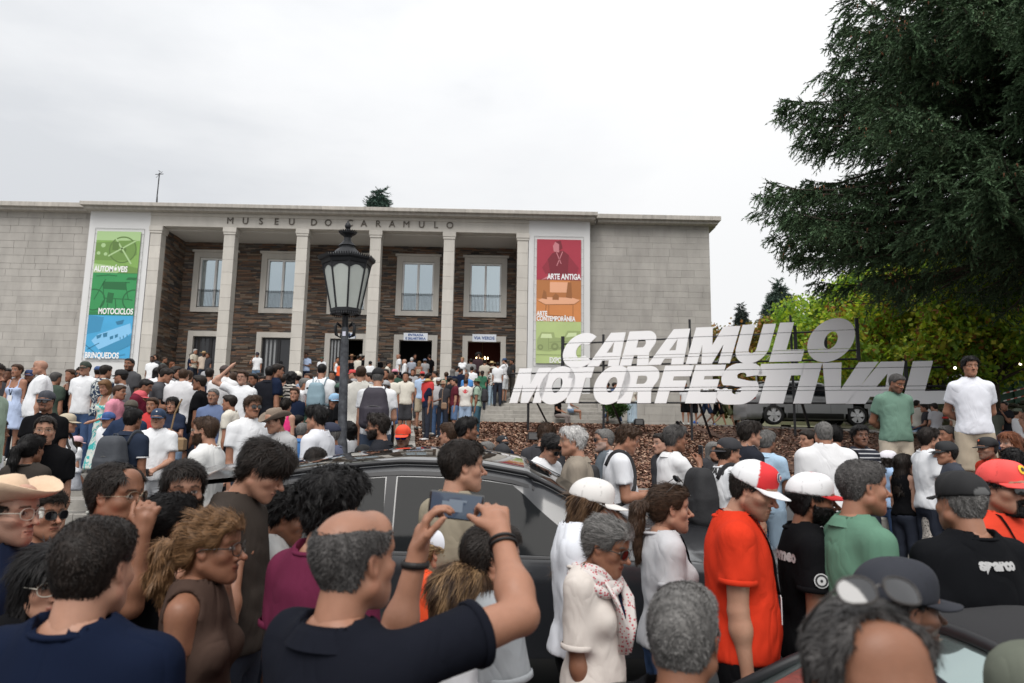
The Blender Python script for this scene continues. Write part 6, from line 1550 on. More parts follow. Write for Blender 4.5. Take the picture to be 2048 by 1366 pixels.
# ================================================================== VEHICLES
def car(label, L=4.65, W=1.86, H=1.60, paint=None, roofm=None, glassm=None, prof=None, belt=None, cat='car', wheels=True, spoiler=True, rails=True, lights=True, group=None, ws=(2.55, 3.35), rimm=None, clad=True):
    c = empty('parked_car', (0, 0, 0), 0, label, cat, group); k = L/4.65; kh = H/1.60; hw = W/2
    prof = prof or [(0, .60), (.03, .92), (.10, 1.02), (.22, 1.10), (.55, 1.36), (.80, 1.49), (1.2, 1.555), (1.7, 1.60), (2.2, 1.585), (2.55, 1.52), (2.95, 1.30), (3.35, 1.06), (3.6, 1.02), (4.0, .975), (4.35, .90), (4.55, .78), (4.64, .58), (4.65, .45)]
    belt = belt or [(0, .60), (.03, .90), (.3, 1.02), (1.0, 1.04), (2.5, 1.00), (3.2, .985), (3.6, .965), (4.2, .88), (4.55, .74), (4.65, .45)]
    px_, pz_ = np.array(prof).T; bx_, bz_ = np.array(belt).T
    xs = np.unique(np.concatenate([np.linspace(0, 4.65, 70), px_])); topz = np.interp(xs, px_, pz_); bz = np.minimum(np.interp(xs, bx_, bz_), topz-.002)
    ker = np.array([1, 2, 3, 2, 1.])/9
    topz = np.concatenate([topz[:2], np.convolve(topz, ker, 'same')[2:-2], topz[-2:]]); bz = np.minimum(bz, topz-.002)
    plan = np.interp(xs, [0, .12, .5, 1.2, 3.6, 4.2, 4.5, 4.65], [.74, .86, .95, 1.0, 1.0, .95, .82, .62])*hw
    gh = np.clip((topz-bz)/.5, 0, 1); rw = plan*(.96-.27*gh); bw = plan*.965
    rows = []
    for i, x in enumerate(xs):
        t, b, g_ = topz[i], bz[i], gh[i]; cr_ = .035
        pts = [(0, t), (rw[i]*.35, t-cr_*.12), (rw[i]*.65, t-cr_*.4), (rw[i]*.88, t-cr_*.9), (rw[i]*1.0, t-cr_*1.5-.02*g_)]
        yb, zb_ = bw[i], min(b, t-cr_*1.5-.03*g_-.005)
        for u in (.2, .4, .6, .8): pts.append((pts[4][0]+(yb-pts[4][0])*(u**.9), pts[4][1]+(zb_-pts[4][1])*u))
        pts += [(yb, zb_), (plan[i]*.985, zb_-.05), (plan[i], zb_-.14), (plan[i]*.995, .62 if zb_ > .8 else zb_*.7), (plan[i]*1.0, min(.42, zb_*.6)), (plan[i]*.965, .24), (plan[i]*.80, .20)]
        rows.append(pts)
    G = np.array(rows); nr = G.shape[1]; G[:, :, 1] *= kh
    def P(xq, v, s=1, off=0.0):
        """surface point: x along the car, v row coordinate"""
        fi = np.interp(xq, xs, np.arange(len(xs))); i0 = np.clip(np.floor(fi).astype(int), 0, len(xs)-2); a = fi-i0
        v = np.clip(v, 0, nr-1.001); j0 = np.floor(v).astype(int); b = v-j0
        g = (G[i0, j0]*(1-a)[:, None]*(1-b)[:, None]+G[i0+1, j0]*a[:, None]*(1-b)[:, None]+G[i0, j0+1]*(1-a)[:, None]*b[:, None]+G[i0+1, j0+1]*a[:, None]*b[:, None])
        return np.stack([np.asarray(xq)*k, s*(g[:, 0]+off*.9), g[:, 1]+off*.45], 1)
    V = []; 
    for s in (1, -1):
        for i, x in enumerate(xs): V += [(x*k, s*G[i, j, 0], G[i, j, 1]) for j in range(nr)]
    n_ = len(xs)*nr; Q = []
    for s, o_ in ((1, 0), (-1, n_)):
        for i in range(len(xs)-1):
            for j in range(nr-1):
                a_ = o_+i*nr+j; q_ = (a_, a_+nr, a_+nr+1, a_+1); Q.append(q_ if s > 0 else q_[::-1])
    # cut the wheel arches out
    V = np.array(V); wx = [.86*k, 3.72*k]; wr = .36*kh; Qk = []
    for q_ in Q:
        m_ = V[list(q_)].mean(0)
        if wheels and any((m_[0]-w_)**2+(m_[2]-wr)**2 < (wr+.05)**2 for w_ in wx): continue
        Qk.append(q_)
    for e_ in (0, len(xs)-1):
        a_ = [e_*nr+j for j in range(nr)]; b_ = [n_+e_*nr+j for j in range(nr)]
        for j in range(nr-1): Qk.append((a_[j], a_[j+1], b_[j+1], b_[j]))
    add('body', mesh_np('body', V, Qk, True), paint, c)
    def patch(name, x0, x1, v0, v1, m_, s, off=.004, nu=14, nv=8, slant=(0, 0, 0, 0)):
        """x0,x1 at v0; slant shifts the two ends towards v1"""
        VV = []
        for jv in range(nv+1):
            t = jv/nv; v = v0+(v1-v0)*t; a_ = x0+slant[0]*t; b_ = x1+slant[1]*t; xq = np.linspace(a_, b_, nu+1); VV.append(P(xq, np.full(nu+1, v), s, off))
        VV = np.concatenate(VV); w1 = nu+1; QQ = [(j*w1+i, j*w1+i+1, (j+1)*w1+i+1, (j+1)*w1+i) for j in range(nv) for i in range(nu)]
        if s < 0: QQ = [q_[::-1] for q_ in QQ]
        return add(name, mesh_np(name, VV, QQ, True), m_, c)
    for s in (1, -1):
        a0 = ws[0]
        patch('side_window', .86, 1.62, 4.6, 8.8, glassm, s, slant=(-.28, .02)); patch('side_window', 1.70, a0-.12, 4.6, 8.8, glassm, s, slant=(0, .62))
        patch('window_trim', .60, a0+.02, 4.25, 4.5, blackp, s, off=.006, nv=1); patch('window_trim', .55, ws[1]-.18, 8.9, 9.05, blackp, s, off=.006, nv=1)
        patch('pillar_trim', 1.63, 1.69, 4.5, 8.9, blackp, s, off=.003, nu=1)
        if clad: patch('sill_cladding', .2, 4.45, 13.2, 15, mat('cladding', (.02, .02, .02), .7), s, off=.006, nv=2, nu=30) if not wheels else patch('sill_cladding', 1.32, 3.24, 13.0, 15, mat('cladding', (.02, .02, .02), .7), s, off=.006, nv=2, nu=20)
        patch('door_seam', 1.655, 1.663, 9.2, 13.6, blackp, s, off=.003, nu=1); patch('door_seam', 2.80, 2.808, 9.2, 13.6, blackp, s, off=.003, nu=1)
        for hx_ in (1.30, 2.35): patch('door_handle', hx_, hx_+.19, 10.35, 10.6, paint, s, off=.02, nu=4, nv=2)
        if lights:
            patch('headlight', 4.22, 4.56, 9.5, 10.6, mat('headlight', (.5, .52, .54), .1, coat=1), s, off=.006); patch('tail_light', .03, .28, 9.4, 10.6, mat('tail_light', (.20, .01, .01), .15, coat=1), s, off=.006)
        q = MB(); mxr = P(np.array([ws[1]-.42]), np.array([8.7]), s, .02)[0]
        q.lathe([(0, -.10), (.06, -.085), (.078, 0), (.05, .08), (0, .09)], 12, (0, 0, 0)); M_ = Matrix.Translation((mxr[0], mxr[1]+s*.14, mxr[2]+.02))@Matrix.Rotation(R(90), 4, 'X')
        q.v[-1] = q.v[-1]@np.array(M_)[:3, :3].T+np.array(M_)[:3, 3]; q.box(-.02, .03, min(0, s*.12), max(0, s*.12), -.045, -.02, M=Matrix.Translation(tuple(mxr))); q.build('wing_mirror', paint, c, smooth=True)
        if rails:
            rp_ = P(np.linspace(.95, 2.85, 24), np.full(24, 3.55), s, .03); MB().tube(rp_, .016, 8).build('roof_rail', blackp, c, smooth=True)
        patch('roof_glass' if roofm is glassm else 'roof_panel', .82, a0-.04, 0, 3.1, roofm, s, off=.004, nu=20)
        patch('windscreen', a0+.02, ws[1]-.02, 0, 3.6, glassm, s, off=.004, nu=14, slant=(-.03, .10)); patch('rear_window', .30, .72, 0, 3.3, glassm, s, off=.004, slant=(.05, .03))
        patch('bonnet_seam', ws[1]+.16, 4.36, 3.95, 4.05, blackp, s, off=.002, nv=1)
    if spoiler:
        q = MB(); xa, za = .46*k, np.interp(.60, xs, topz)*kh; wsp = np.interp(.6, xs, rw)
        for s in (0, 1): pass
        a_ = np.linspace(-1, 1, 17); V_ = []
        for lay in (0, .03):
            for t_ in (0, .35, .7, 1): V_ += [((.86-.62*t_+.10*abs(u_)**3*t_)*k, u_*wsp*(.98-.02*t_), np.interp(.86, xs, topz)*kh+.012-.055*t_-.035*u_*u_-lay) for u_ in a_]
        Q_ = [(r_*17+i, r_*17+i+1, (r_+1)*17+i+1, (r_+1)*17+i) for r_ in range(3) for i in range(16)]+[(68+r_*17+i+1, 68+r_*17+i, 68+(r_+1)*17+i, 68+(r_+1)*17+i+1) for r_ in range(3) for i in range(16)]+[(51+i, 52+i, 120+i, 119+i) for i in range(16)]
        add('rear_spoiler', mesh_np('sp', V_, Q_, True), paint, c)
    if wheels:
        tyre = mat('tyre', (.015, .015, .016), .85); rimm = rimm or mat('alloy', (.42, .43, .44), .3, metal=.85)
        for w_ in wx:
            for s in (1, -1):
                wl = empty('wheel', (w_, s*(hw-.13), wr)); wl.parent = c; wl.rotation_euler = (R(90), 0, 0)
                ro_ = wr-.01; q = MB().lathe([(ro_*.70, -.11), (ro_*.94, -.12), (ro_, -.08), (ro_, .08), (ro_*.94, .12), (ro_*.70, .11)], 32); q.build('tyre', tyre, wl, smooth=True)
                q = MB(); zf = -.105*s*1.0
                sg = -s; q.lathe([(ro_*.70, sg*.10), (ro_*.66, sg*.07), (ro_*.62, sg*.02)], 32)
                for j in range(5):
                    aa = j*2*math.pi/5+.3; ca_, sa_ = math.cos(aa), math.sin(aa)
                    for hw_, r0_, r1_ in ((.105, .05, ro_*.69),):
                        p4 = [(r0_, -hw_*.45), (r1_, -hw_), (r1_, hw_), (r0_, hw_*.45)]
                        Vv = [(x_*ca_-y_*sa_, x_*sa_+y_*ca_, sg*(.075+(.02 if x_ < .1 else 0))) for x_, y_ in p4]+[(x_*ca_-y_*sa_, x_*sa_+y_*ca_, sg*.04) for x_, y_ in p4]
                        q.raw(Vv, [(0, 1, 2, 3), (7, 6, 5, 4), (0, 4, 5, 1), (1, 5, 6, 2), (2, 6, 7, 3), (3, 7, 4, 0)])
                q.build('rim', rimm, wl, fix=True); MB().lathe([(0, sg*.10), (.045, sg*.10), (.05, sg*.06)], 12).build('hub_cap', rimm, wl)
                MB().lathe([(0, sg*.015), (ro_*.62, sg*.015)], 24).build('brake_disc', mat('dark_disc', (.03, .03, .03), .5, metal=.5), wl)
    return c
satin = mat('satin_black_paint', (.016, .017, .020), .30, spec=.5, coat=1.0, var=.05)
satin.node_tree.nodes['Principled BSDF'].inputs['Coat Roughness'].default_value = .13
greyp = mat('satin_grey_paint', (.22, .223, .23), .38, coat=.4)
silver = mat('silver_paint', (.36, .36, .36), .3, metal=.6, coat=1)
tint = mat('tinted_glass', (.006, .007, .008), .04, spec=.12)
roofg = mat('roof_glass', (.03, .026, .022), .04, coat=.6, spec=.8)
c1 = car('matt black crossover car with roof rails and rear spoiler surrounded by the crowd', paint=satin, roofm=roofg, glassm=tint, L=4.72)
c1.location = (-2.36, 5.38, ground(0, 5.38)-.02); c1.rotation_euler = (R(3.6), R(-.6), R(0))
c2 = car('dark grey concept crossover with star wheels parked behind the letters', L=4.95, W=2.0, H=1.68, paint=greyp, roofm=greyp, glassm=tint, rails=False, rimm=mat('white_alloy', (.55, .55, .56), .35, metal=.3), ws=(2.75, 3.45),
         prof=[(0, .55), (.03, .95), (.10, 1.10), (.25, 1.25), (.5, 1.48), (.80, 1.55), (1.2, 1.59), (1.7, 1.60), (2.2, 1.595), (2.75, 1.53), (3.1, 1.32), (3.45, 1.12), (3.7, 1.08), (4.1, 1.03), (4.4, .96), (4.58, .82), (4.64, .58), (4.65, .45)])
p = at(1480, 851, 26.2); c2.location = (p[0], 26.2, 2.84)
gk = 'cars parked under the trees'
for (x, y, d, col, lab, rz, kw) in ((1800, 787, 34, (.42, .41, .39), 'silver hatchback with a raked windscreen parked under the trees', 170, {}), (1872, 790, 33, (.07, .075, .08), 'dark saloon car parked just left of the curly haired youth', 170, {}), (1925, 775, 36, (.30, .30, .31), 'grey car half hidden behind the curly haired youth', 172, {}), (1735, 790, 38, (.5, .5, .5), 'white car glimpsed through the letter v', 10, {})):
    pm = mat('paint_%.2f' % col[0], col, .3, metal=.4, coat=1); cc_ = car(lab, L=4.2, W=1.76, H=1.48, paint=pm, roofm=pm, glassm=tint, rails=False, spoiler=False, clad=False, group=gk)
    p = at(x, y, d); cc_.location = (p[0]+(4.2 if rz > 90 else 0), d, p[2]); cc_.rotation_euler[2] = R(rz)
# small silver parts of cars between the people
pm = mat('pale_green_silver', (.50, .56, .54), .18, metal=.5, coat=1)
c6 = car('pale silver car at the left, glimpsed between the people', L=4.3, W=1.75, H=1.42, paint=pm, roofm=tint, glassm=tint, rails=False, spoiler=False)
p = at(-420, 1040, 4.3); c6.location = (p[0], 4.6, ground(-4, 4.4)-.35)
c7 = car('silver car at the right edge, glimpsed behind the black and red shirts', L=4.3, W=1.76, H=1.35, paint=silver, roofm=silver, glassm=tint, rails=False, spoiler=False)
c7.location = (2.78+4.3, 5.15, ground(5, 5.1)-.02); c7.rotation_euler[2] = math.pi
# black soft-top roadster, lower right: only its hood and windscreen show
rd = empty('convertible_car', (1.62, 1.9, ground(1, 1.9)), 0, 'dark red car with black soft top in the lower right corner', 'car')
fab = mat('soft_top_fabric', (.018, .018, .02), .9, bump=.4, bscale=600, bdist=.001)
def strip(name, rows_, m_, parent):
    rows_ = np.array(rows_, float); a_, b_ = rows_.shape[:2]; Q_ = [(i*b_+j, i*b_+j+1, (i+1)*b_+j+1, (i+1)*b_+j) for i in range(a_-1) for j in range(b_-1)]
    return add(name, mesh_np(name, rows_.reshape(-1, 3), Q_, True), m_, parent)
def roadster(root, hood, paint_):
    ys = np.linspace(-.60, .60, 15); cam_ = lambda y: -.10*(y/.6)**2-.10*max(0, abs(y/.6)-.8)
    prof_ = [(-.95, .95), (-.75, 1.16), (-.35, 1.31), (.1, 1.35), (.42, 1.32), (.50, 1.29)]
    strip('soft_top', [[(x_, y_*(1 if x_ > -.5 else .97), z_+cam_(y_)) for y_ in ys] for x_, z_ in prof_], hood, root)
    strip('windscreen', [[(x_, y_*(1+(x_-.5)*.25), z_+cam_(y_)*.8) for y_ in ys] for x_, z_ in ((.51, 1.275), (.80, 1.11), (1.12, .93))], mat('screen_glass', (.36, .44, .43), .04, metal=.85), root)
    q = MB(); q.tube([(.50, y_, 1.295+cam_(y_)) for y_ in ys], .022, 8)
    for s in (-1, 1): q.tube([(.50, s*.6, 1.17), (.8, s*.645, 1.03), (1.12, s*.69, .86)], .024, 8)
    q.build('windscreen_frame', blackp, root, smooth=True)
    yb = np.linspace(-.84, .84, 21); cb = lambda y, k: -.05*(y/.84)**2-(.22*max(0, abs(y/.84)-.86)/.14)*k
    strip('body', [[(x_, y_*w_, z_+cb(y_, 1)) for y_ in yb] for x_, z_, w_ in ((-1.9, .45, .8), (-1.85, .72, .9), (-1.5, .90, .97), (-.9, .93, 1), (0, .91, 1), (1.1, .90, 1), (1.6, .87, .98), (2.05, .76, .9), (2.2, .55, .8), (2.2, .3, .78))], paint_, root)
    for s in (-1, 1):
        strip('body_side', [[(x_, s*.84*w_*(1 if zz > .3 else .95), max(.22, (zt_-.27)*zz+.0)) for x_, zt_, w_ in ((-1.85, .99, .9), (-1.5, 1.13, .97), (-.9, 1.17, 1), (0, 1.13, 1), (1.1, 1.13, 1), (1.6, 1.09, .98), (2.05, .99, .9), (2.2, .82, .8))] for zz in (1.0, .8, .5, .27)], paint_, root)
        q = MB()
        q.lathe([(0, -.05), (.06, -.05), (.08, 0), (.06, .05), (0, .05)], 10, (.85, s*.93, .95)); q.build('wing_mirror', paint_, root, smooth=True)
        for wx_ in (-1.25, 1.4):
            wl = empty('wheel', (wx_, s*.80, .31)); wl.parent = root; wl.rotation_euler = (R(90), 0, 0); MB().lathe([(.2, -.1), (.29, -.1), (.31, 0), (.29, .1), (.2, .1)], 24).build('tyre', mat('tyre', (.015, .015, .016), .85), wl, smooth=True); MB().lathe([(0, -.05), (.2, -.09), (.2, .09), (0, .05)], 10).build('rim', mat('alloy', (.42, .43, .44), .3, metal=.85), wl)
roadster(rd, fab, mat('dark_red_paint', (.075, .004, .008), .12, coat=.4))
rd.location = (1.95, 2.22, ground(1, 2.4)); rd.rotation_euler[2] = R(180)
# ================================================================== THE CROWD
NAVY, BLK, WHT, CHAR, DENIM, LDEN, KHAKI, GREY = (.011, .017, .038), (.006, .006, .007), (.70, .71, .73), (.045, .045, .05), (.06, .10, .20), (.28, .38, .52), (.36, .31, .23), (.30, .30, .31)
CREAM = (.60, .57, .50); OLIVE = (.10, .11, .06)
tri_w = (1, (.75, .75, .75))
_seed = [0]
def Pn(x, y, hp, face, label=None, **k):
    _seed[0] += 1; k.setdefault('seed', _seed[0]); k['label'] = label
    rr = random.Random(_seed[0]); k.setdefault('jaw', rr.uniform(.93, 1.08)); k.setdefault('nose', rr.uniform(.7, 1.6)); k.setdefault('skin', rr.choice('mmmtl'))
    k.setdefault('shoe', rr.choice([(.6, .6, .6), (.05, .05, .05), (.45, .45, .42)]))
    d = k.pop('d', None); r_ = k.pop('raise_', 0)
    tg_ = k.pop('ik', None)
    try: place_ik(k, x, y, hp, face, tg_, d) if tg_ else place(k, x, y, hp, face, d, r_)
    except Exception as ex:
        import traceback; traceback.print_exc(); print('FAILED', label)
    return k
S = dict
# ---- nearest row
Pn(26, 952, 128, 96, 'man in navy t-shirt and pale ribbed straw hat at the left edge', hair=('short', 'dark'), cap=('hat', (.60, .44, .31)), captilt=15, beard='stub', tc=NAVY, glasses=('white',), skin='p', look=(0, 0))
Pn(92, 978, 96, 112, 'woman in sunglasses half hidden behind the man in the straw hat', sex='f', hair=('bun', 'dark'), glasses=('sun',), top='strap', tc=BLK, skin='m')
Pn(100, 1092, 142, 128, 'woman with black fringe and clear glasses left of the bald head', sex='f', hair=('bob', 'black'), front=.045, glasses=('white',), top='long', tc=BLK, skin='l')
Pn(197, 1030, 202, 6, 'broad man in dark navy t-shirt with thinning hair, back turned, front left', hair=('crop', 'dark'), vol=.8, tc=(.006, .010, .025), skin='l', wide=1.16, fat=.05, full=False, hs=1.0)
Pn(236, 928, 124, 98, 'man in red polo with rimless glasses resting his hand on his chin', hair=('short', 'dark'), reced=1, glasses=('wire',), top='polo', tc=(.55, .035, .022), collarm=cloth((.5, .04, .03)), arms=('down', 'chin'), ik=(None, (287, 1062, 2.55, (.6, 0, -1))), hands=('relax', 'fist'), wide=1.18, skin='t', nose=1.5)
Pn(371, 924, 114, 148, 'dark haired bearded man looking right above the black ponytail', hair=('side', 'dark'), beard='full', tc=CHAR, skin='l')
Pn(345, 986, 122, 38, 'woman with long black ponytail in black strap top, back turned', sex='f', hair=('pony', 'black'), hlen=1.15, pv=1.3, top='strap', tc=BLK, skin='m', tie=(0, -.118, .0))
Pn(428, 1022, 138, 90, 'woman with curly light brown ponytail in brown sleeveless top', sex='f', hair=('curlypony', 'light'), hlen=.75, pv=1.35, glasses=('clear',), top='sleeveless', tc=(.060, .038, .030), arms=('reach', 'down'), ik=((478, 1122, 2.9, (0, 0, -1)), None), hands=('flat', 'relax'), skin='t', seed=4, tie=(0, -.112, .015))
Pn(552, 890, 117, 92, 'boy in dark brown t-shirt with thick dark hair looking down', hair=('boyish', 'dark'), front=.03, tc=(.042, .034, .029), skin='l', look=(0, -26), Hr=(1.55, 1.85))
Pn(596, 985, 104, 72, 'curly haired boy in pale grey t-shirt with printed back', hair=('curly', 'black'), tc=(.50, .50, .49), skin='t', look=(10, -20), Hr=(1.35, 1.8), print=[('SURF', 'back', 0, 1.20, .11, (.55, .40, .16))])
Pn(668, 948, 146, 32, 'man in maroon t-shirt with big tousled dark hair, back turned', hair=('curly', 'black'), vol=1.7, tc=(.115, .018, .045), skin='l', print=[('moments', 'back', 0, 1.16, .10, (.5, .42, .45))])
ph_m = Pn(708, 1013, 208, 34, 'balding man in black polo holding up a phone with both hands', hair=('fringe', 'salt'), top='polo', tc=(.008, .009, .014), skin='m', wide=1.12, fat=.04, look=(4, 4), arms=('down', 'down'), ik=((838, 1098, 1.92, (-.4, -.2, -1)), (1000, 1062, 1.88, (1, -.1, -.35))), hands=('phone', 'phone'), full=False, scalp=.12)
Pn(926, 881, 102, 48, 'man in beige polo with short dark hair looking over the car', hair=('short', 'dark'), top='polo', tc=(.27, .235, .175), skin='l', look=(25, 0))
Pn(900, 1044, 98, 112, 'woman in orange polo and white cap with orange brim', sex='f', hair=('bun', 'blond'), cap=('cap', (.66, .67, .72), (.72, .10, .03)), top='polo', tc=(.74, .085, .03), glasses=('wire',), lanyard=BLK, badge=False, look=(0, -12), skin='l')
k15 = Pn(985, 1050, 108, 62, 'dark haired man in grey t-shirt holding a phone low beside the car', hair=('short', 'dark'), tc=(.30, .315, .33), arms=('low', 'low'), hands=('grip', 'grip'), skin='m', look=(20, 0))
Pn(925, 1128, 136, 76, 'woman with honey blond hair and tortoiseshell glasses under the raised arm', sex='f', hair=('long', 'brown'), hl=(.26, .16, .08), glasses=('tort',), tc=WHT, skin='l', hlen=.8)
Pn(1192, 955, 104, 98, 'woman in white cap and loose white shirt with long brown hair', sex='f', hair=('long', 'brown'), hl=(.13, .075, .04), cap=('cap', (.62, .60, .58)), top='long', tc=(.66, .68, .73), loose=2, bot='trousers', bc=BLK, skin='t', full=True, look=(0, -8))
gw = Pn(1226, 1036, 112, 122, 'grey haired woman in cream knit top with a red and white scarf', sex='f', hair=('braid', 'grey'), glasses=('sun',), top='half', tc=(.58, .53, .49), bot='trousers', bc=DENIM, skin='t', look=(0, -16), lanyard=NAVY, badge=False, fat=.03)
Pn(1338, 968, 96, 88, 'smiling woman with long dark ponytail in light grey t-shirt', sex='f', hair=('pony', 'brown'), hlen=1.25, pv=1.25, glasses=('sun', 1), top='tee', tc=(.47, .47, .485), lanyard=BLK, skin='l', bc=DENIM)
Pn(1521, 922, 109, 108, 'man in bright orange t-shirt and white cap with red front panel', hair=('short', 'dark'), cap=('cap', (.70, .70, .71), (.68, .68, .70)), cappanel=((.62, .025, .03), .042), emblem=[(1.0, (.6, .6, .6)), (.86, (.03, .06, .16)), (.62, (.6, .6, .6)), (.35, (.5, .03, .03))], emr=.026, beard='stub', tc=(.56, .036, .014), lanyard=BLK, bc=BLK, look=(22, -18), arms=('down', 'down'), skin='l', wide=1.05, fat=.05)
ar2 = Pn(1622, 943, 104, 104, 'bearded man in black t-shirt and white cap with red brim', hair=('short', 'black'), cap=('cap', (.70, .70, .71), (.62, .025, .03)), cappanel=((.62, .025, .03), -.016), beard='big', tc=BLK, lanyard=GREY, badge=False, bc=LDEN, skin='t', wide=1.05, arms=('down', 'down'), print=[('Alfa Romeo', 'back', 0, 1.34, .07, (.6, .6, .6))])
Pn(1722, 918, 112, 90, 'man in green polo with short greying hair seen in profile', hair=('crop', 'salt'), top='polo', tc=(.105, .205, .145), skin='m', nose=1.6, fat=.05, wide=1.05)
sp = Pn(1917, 940, 118, 352, 'man in black shirt and black cap, back turned, grey hair below the cap', hair=('crop', 'grey'), cap=('cap', BLK), capback=False, caphole=(.10, .10, .10), tc=(.007, .0075, .009), skin='m', wide=1.14, fat=.05, print=[('sparco', 'back', 0, 1.375, .055, (.42, .42, .42))])
Pn(2003, 918, 106, 164, 'man in red t-shirt, coral red cap with yellow badge and round sunglasses', hair=('short', 'black'), cap=('cap', (.80, .085, .075)), emblem=[(1.0, (.75, .50, .03)), (.45, (.04, .03, .02))], emr=.021, emasp=1.2, glasses=('sun',), beard='goat', tc=(.60, .055, .028), lanyard=BLK, badge=False, skin='l', print=[('@shell', 'front', -.09, 1.27, .035, (.75, .05, .03)), ('@shell', 'front', -.09, 1.27, .030, (.85, .60, .03)), ('AGW', 'front', -.10, 1.19, .045, (.75, .75, .75))], wide=1.05)
Pn(1792, 1112, 182, 88, 'man in charcoal cap with a long curved brim, front right', hair=('crop', 'black'), cap=('cap', (.016, .018, .026)), skin='d', tc=(.02, .02, .024), full=False, beard='stub')
Pn(1727, 1206, 320, 180, 'grey haired man with sunglasses pushed up, cut off by the bottom edge', hair=('short', 'salt'), reced=1, front=.088, glasses=('sun', 1), skin='t', tc=CHAR, full=False, lod=0, look=(0, 3), mess=.12)
Pn(1366, 1163, 200, 28, 'man with short grey hair and glasses, back turned, bottom edge', hair=('crop', 'grey'), glasses=('clear',), tc=BLK, skin='t', full=False)
Pn(2225, 1010, 235, 10, 'person in grey green jacket cut off at the bottom right corner', hair=('short', 'dark'), top='long', tc=(.115, .125, .10), full=False, wide=1.2, lod=1)
# ---- left stairs
Pn(66, 868, 60, 4, 'woman with long black ponytail and brown t-shirt on the lower steps', sex='f', hair=('pony', 'black'), hlen=1.0, tc=(.040, .034, .030), bc=BLK, skin='t')
mm = Pn(93, 832, 58, 152, 'man with moustache and glasses in black t-shirt carrying a camera', hair=('short', 'dark'), beard='mous', glasses=('wire',), tc=BLK, bc=(.012, .014, .022), skin='l', arms=('down', 'low'))
Pn(-8, 838, 52, 60, 'person in white shirt with a water bottle at the left edge', hair=('short', 'dark'), top='long', tc=WHT, arms=('bent', 'bent'))
Pn(-14, 726, 44, 90, 'person in pale green shirt cut off by the left edge', hair=('short', 'dark'), top='long', tc=(.30, .38, .30), bc=(.28, .33, .28))
bc_ = Pn(95, 780, 42, 172, 'man in black polo, dark cap and sunglasses with an orange can', hair=('short', 'black'), cap=('cap', (.045, .048, .06)), glasses=('sun',), beard='goat', top='polo', tc=BLK, bc=BLK, arms=('down', 'low'), hands=('relax', 'grip'), skin='m', fat=.05)
Pn(36, 728, 34, 186, 'woman in pale blue strap dress holding a straw hat on the step', sex='f', hair=('bun', 'brown'), top='dress', hemz=.56, tc=(.42, .50, .68), skin='m', arms=('down', 'low'), lanyard=(.02, .02, .02))
Pn(82, 720, 37, 238, 'heavy bald man in white t-shirt and dark shorts', hair=('bald', 'salt'), tc=WHT, bot='shorts', bc=BLK, fat=.10, skin='l', lanyard=BLK)
Pn(164, 735, 31, 176, 'woman in black t-shirt lettered in between new york', sex='f', hair=('bun', 'dark'), glasses=('sun',), tc=BLK, bot='shorts', bc=BLK, skin='m', lod=1, fat=.04, print=[('IN BETWEEN', 'front', 0, 1.27, .058, (.65, .65, .65)), ('NEW YORK', 'front', 0, 1.21, .058, (.65, .65, .65)), ('NEW YORK CITY', 'front', 0, 1.17, .025, (.5, .5, .5))])
Pn(172, 722, 28, 182, 'man in green cap and white t-shirt behind the black lettered shirt', hair=('short', 'dark'), cap=('cap', (.035, .045, .035)), tc=WHT, bc=DENIM)
Pn(143, 738, 27, 200, 'brown haired woman in black strap top beside the white bay', sex='f', hair=('bun', 'brown'), top='strap', tc=BLK, bc=CHAR, bot='shorts')
Pn(113, 744, 26, 10, 'person in dark green t-shirt, back turned, beside the bald man', hair=('short', 'salt'), tc=(.05, .07, .055), bc=CHAR)
Pn(61, 738, 25, 170, 'man in navy cap between the pale dress and the bald head', hair=('short', 'dark'), cap=('cap', (.03, .05, .13)), tc=NAVY, beard='stub')
Pn(17, 737, 25, 160, 'dark haired man at the left edge behind the pale dress', hair=('short', 'black'), tc=CHAR, skin='d')
Pn(8, 748, 26, 100, 'woman with dark hair and black top at the left edge', sex='f', hair=('long', 'black'), tc=BLK, skin='t')
Pn(213, 730, 33, 24, 'man in navy and white patterned shirt, back turned', hair=('short', 'dark'), top='shirt', tm=pattern('shirt_leaves', 'blot', (.02, .035, .07), (.5, .52, .5), 14), bc=DENIM, skin='m')
Pn(199, 731, 25, 350, 'person in blue cap left of the patterned shirt', hair=('short', 'dark'), cap=('cap', (.04, .08, .2)), tc=NAVY)
Pn(243, 738, 30, 262, 'man in black cap and grey t-shirt facing left', hair=('short', 'dark'), cap=('cap', BLK), tc=GREY, beard='stub', bc=CHAR)
Pn(260, 716, 35, 200, 'tall bearded man in charcoal t-shirt in front of the banner', hair=('crop', 'black'), beard='full', tc=(.065, .065, .07), bot='shorts', bc=(.02, .025, .04), skin='t', look=(-20, 0), print=[('@disc', 'front', .07, 1.34, .012, (.6, .6, .6))], wide=1.04)
Pn(208, 760, 33, 196, 'woman in long turquoise and white flowered dress', sex='f', hair=('long', 'light'), top='dress', hemz=.25, tm=pattern('dress_flowers', 'blot', (.58, .62, .58), (.05, .40, .40), 9), skin='l', look=(-5, -18), arms=('low', 'down'))
Pn(137, 826, 38, 76, 'woman in tan cap and white tank top with brown hair', sex='f', hair=('pony', 'brown'), cap=('cap', (.42, .36, .27)), top='tank', tc=WHT, bc=DENIM, skin='l', pack=S(c=(.02, .02, .02), label='small black backpack on the woman in the tan cap', s=.75))
Pn(155, 871, 31, 24, 'little girl in pink cap, white top and grey skirt on the steps', sex='f', child=True, hair=('bob', 'brown'), cap=('cap', (.62, .42, .45)), tc=WHT, bot='skirt', bc=(.36, .37, .40), legs='step', Hr=(.95, 1.25), hs=.86, skin='l', shoe=(.7, .7, .7), lod=1)
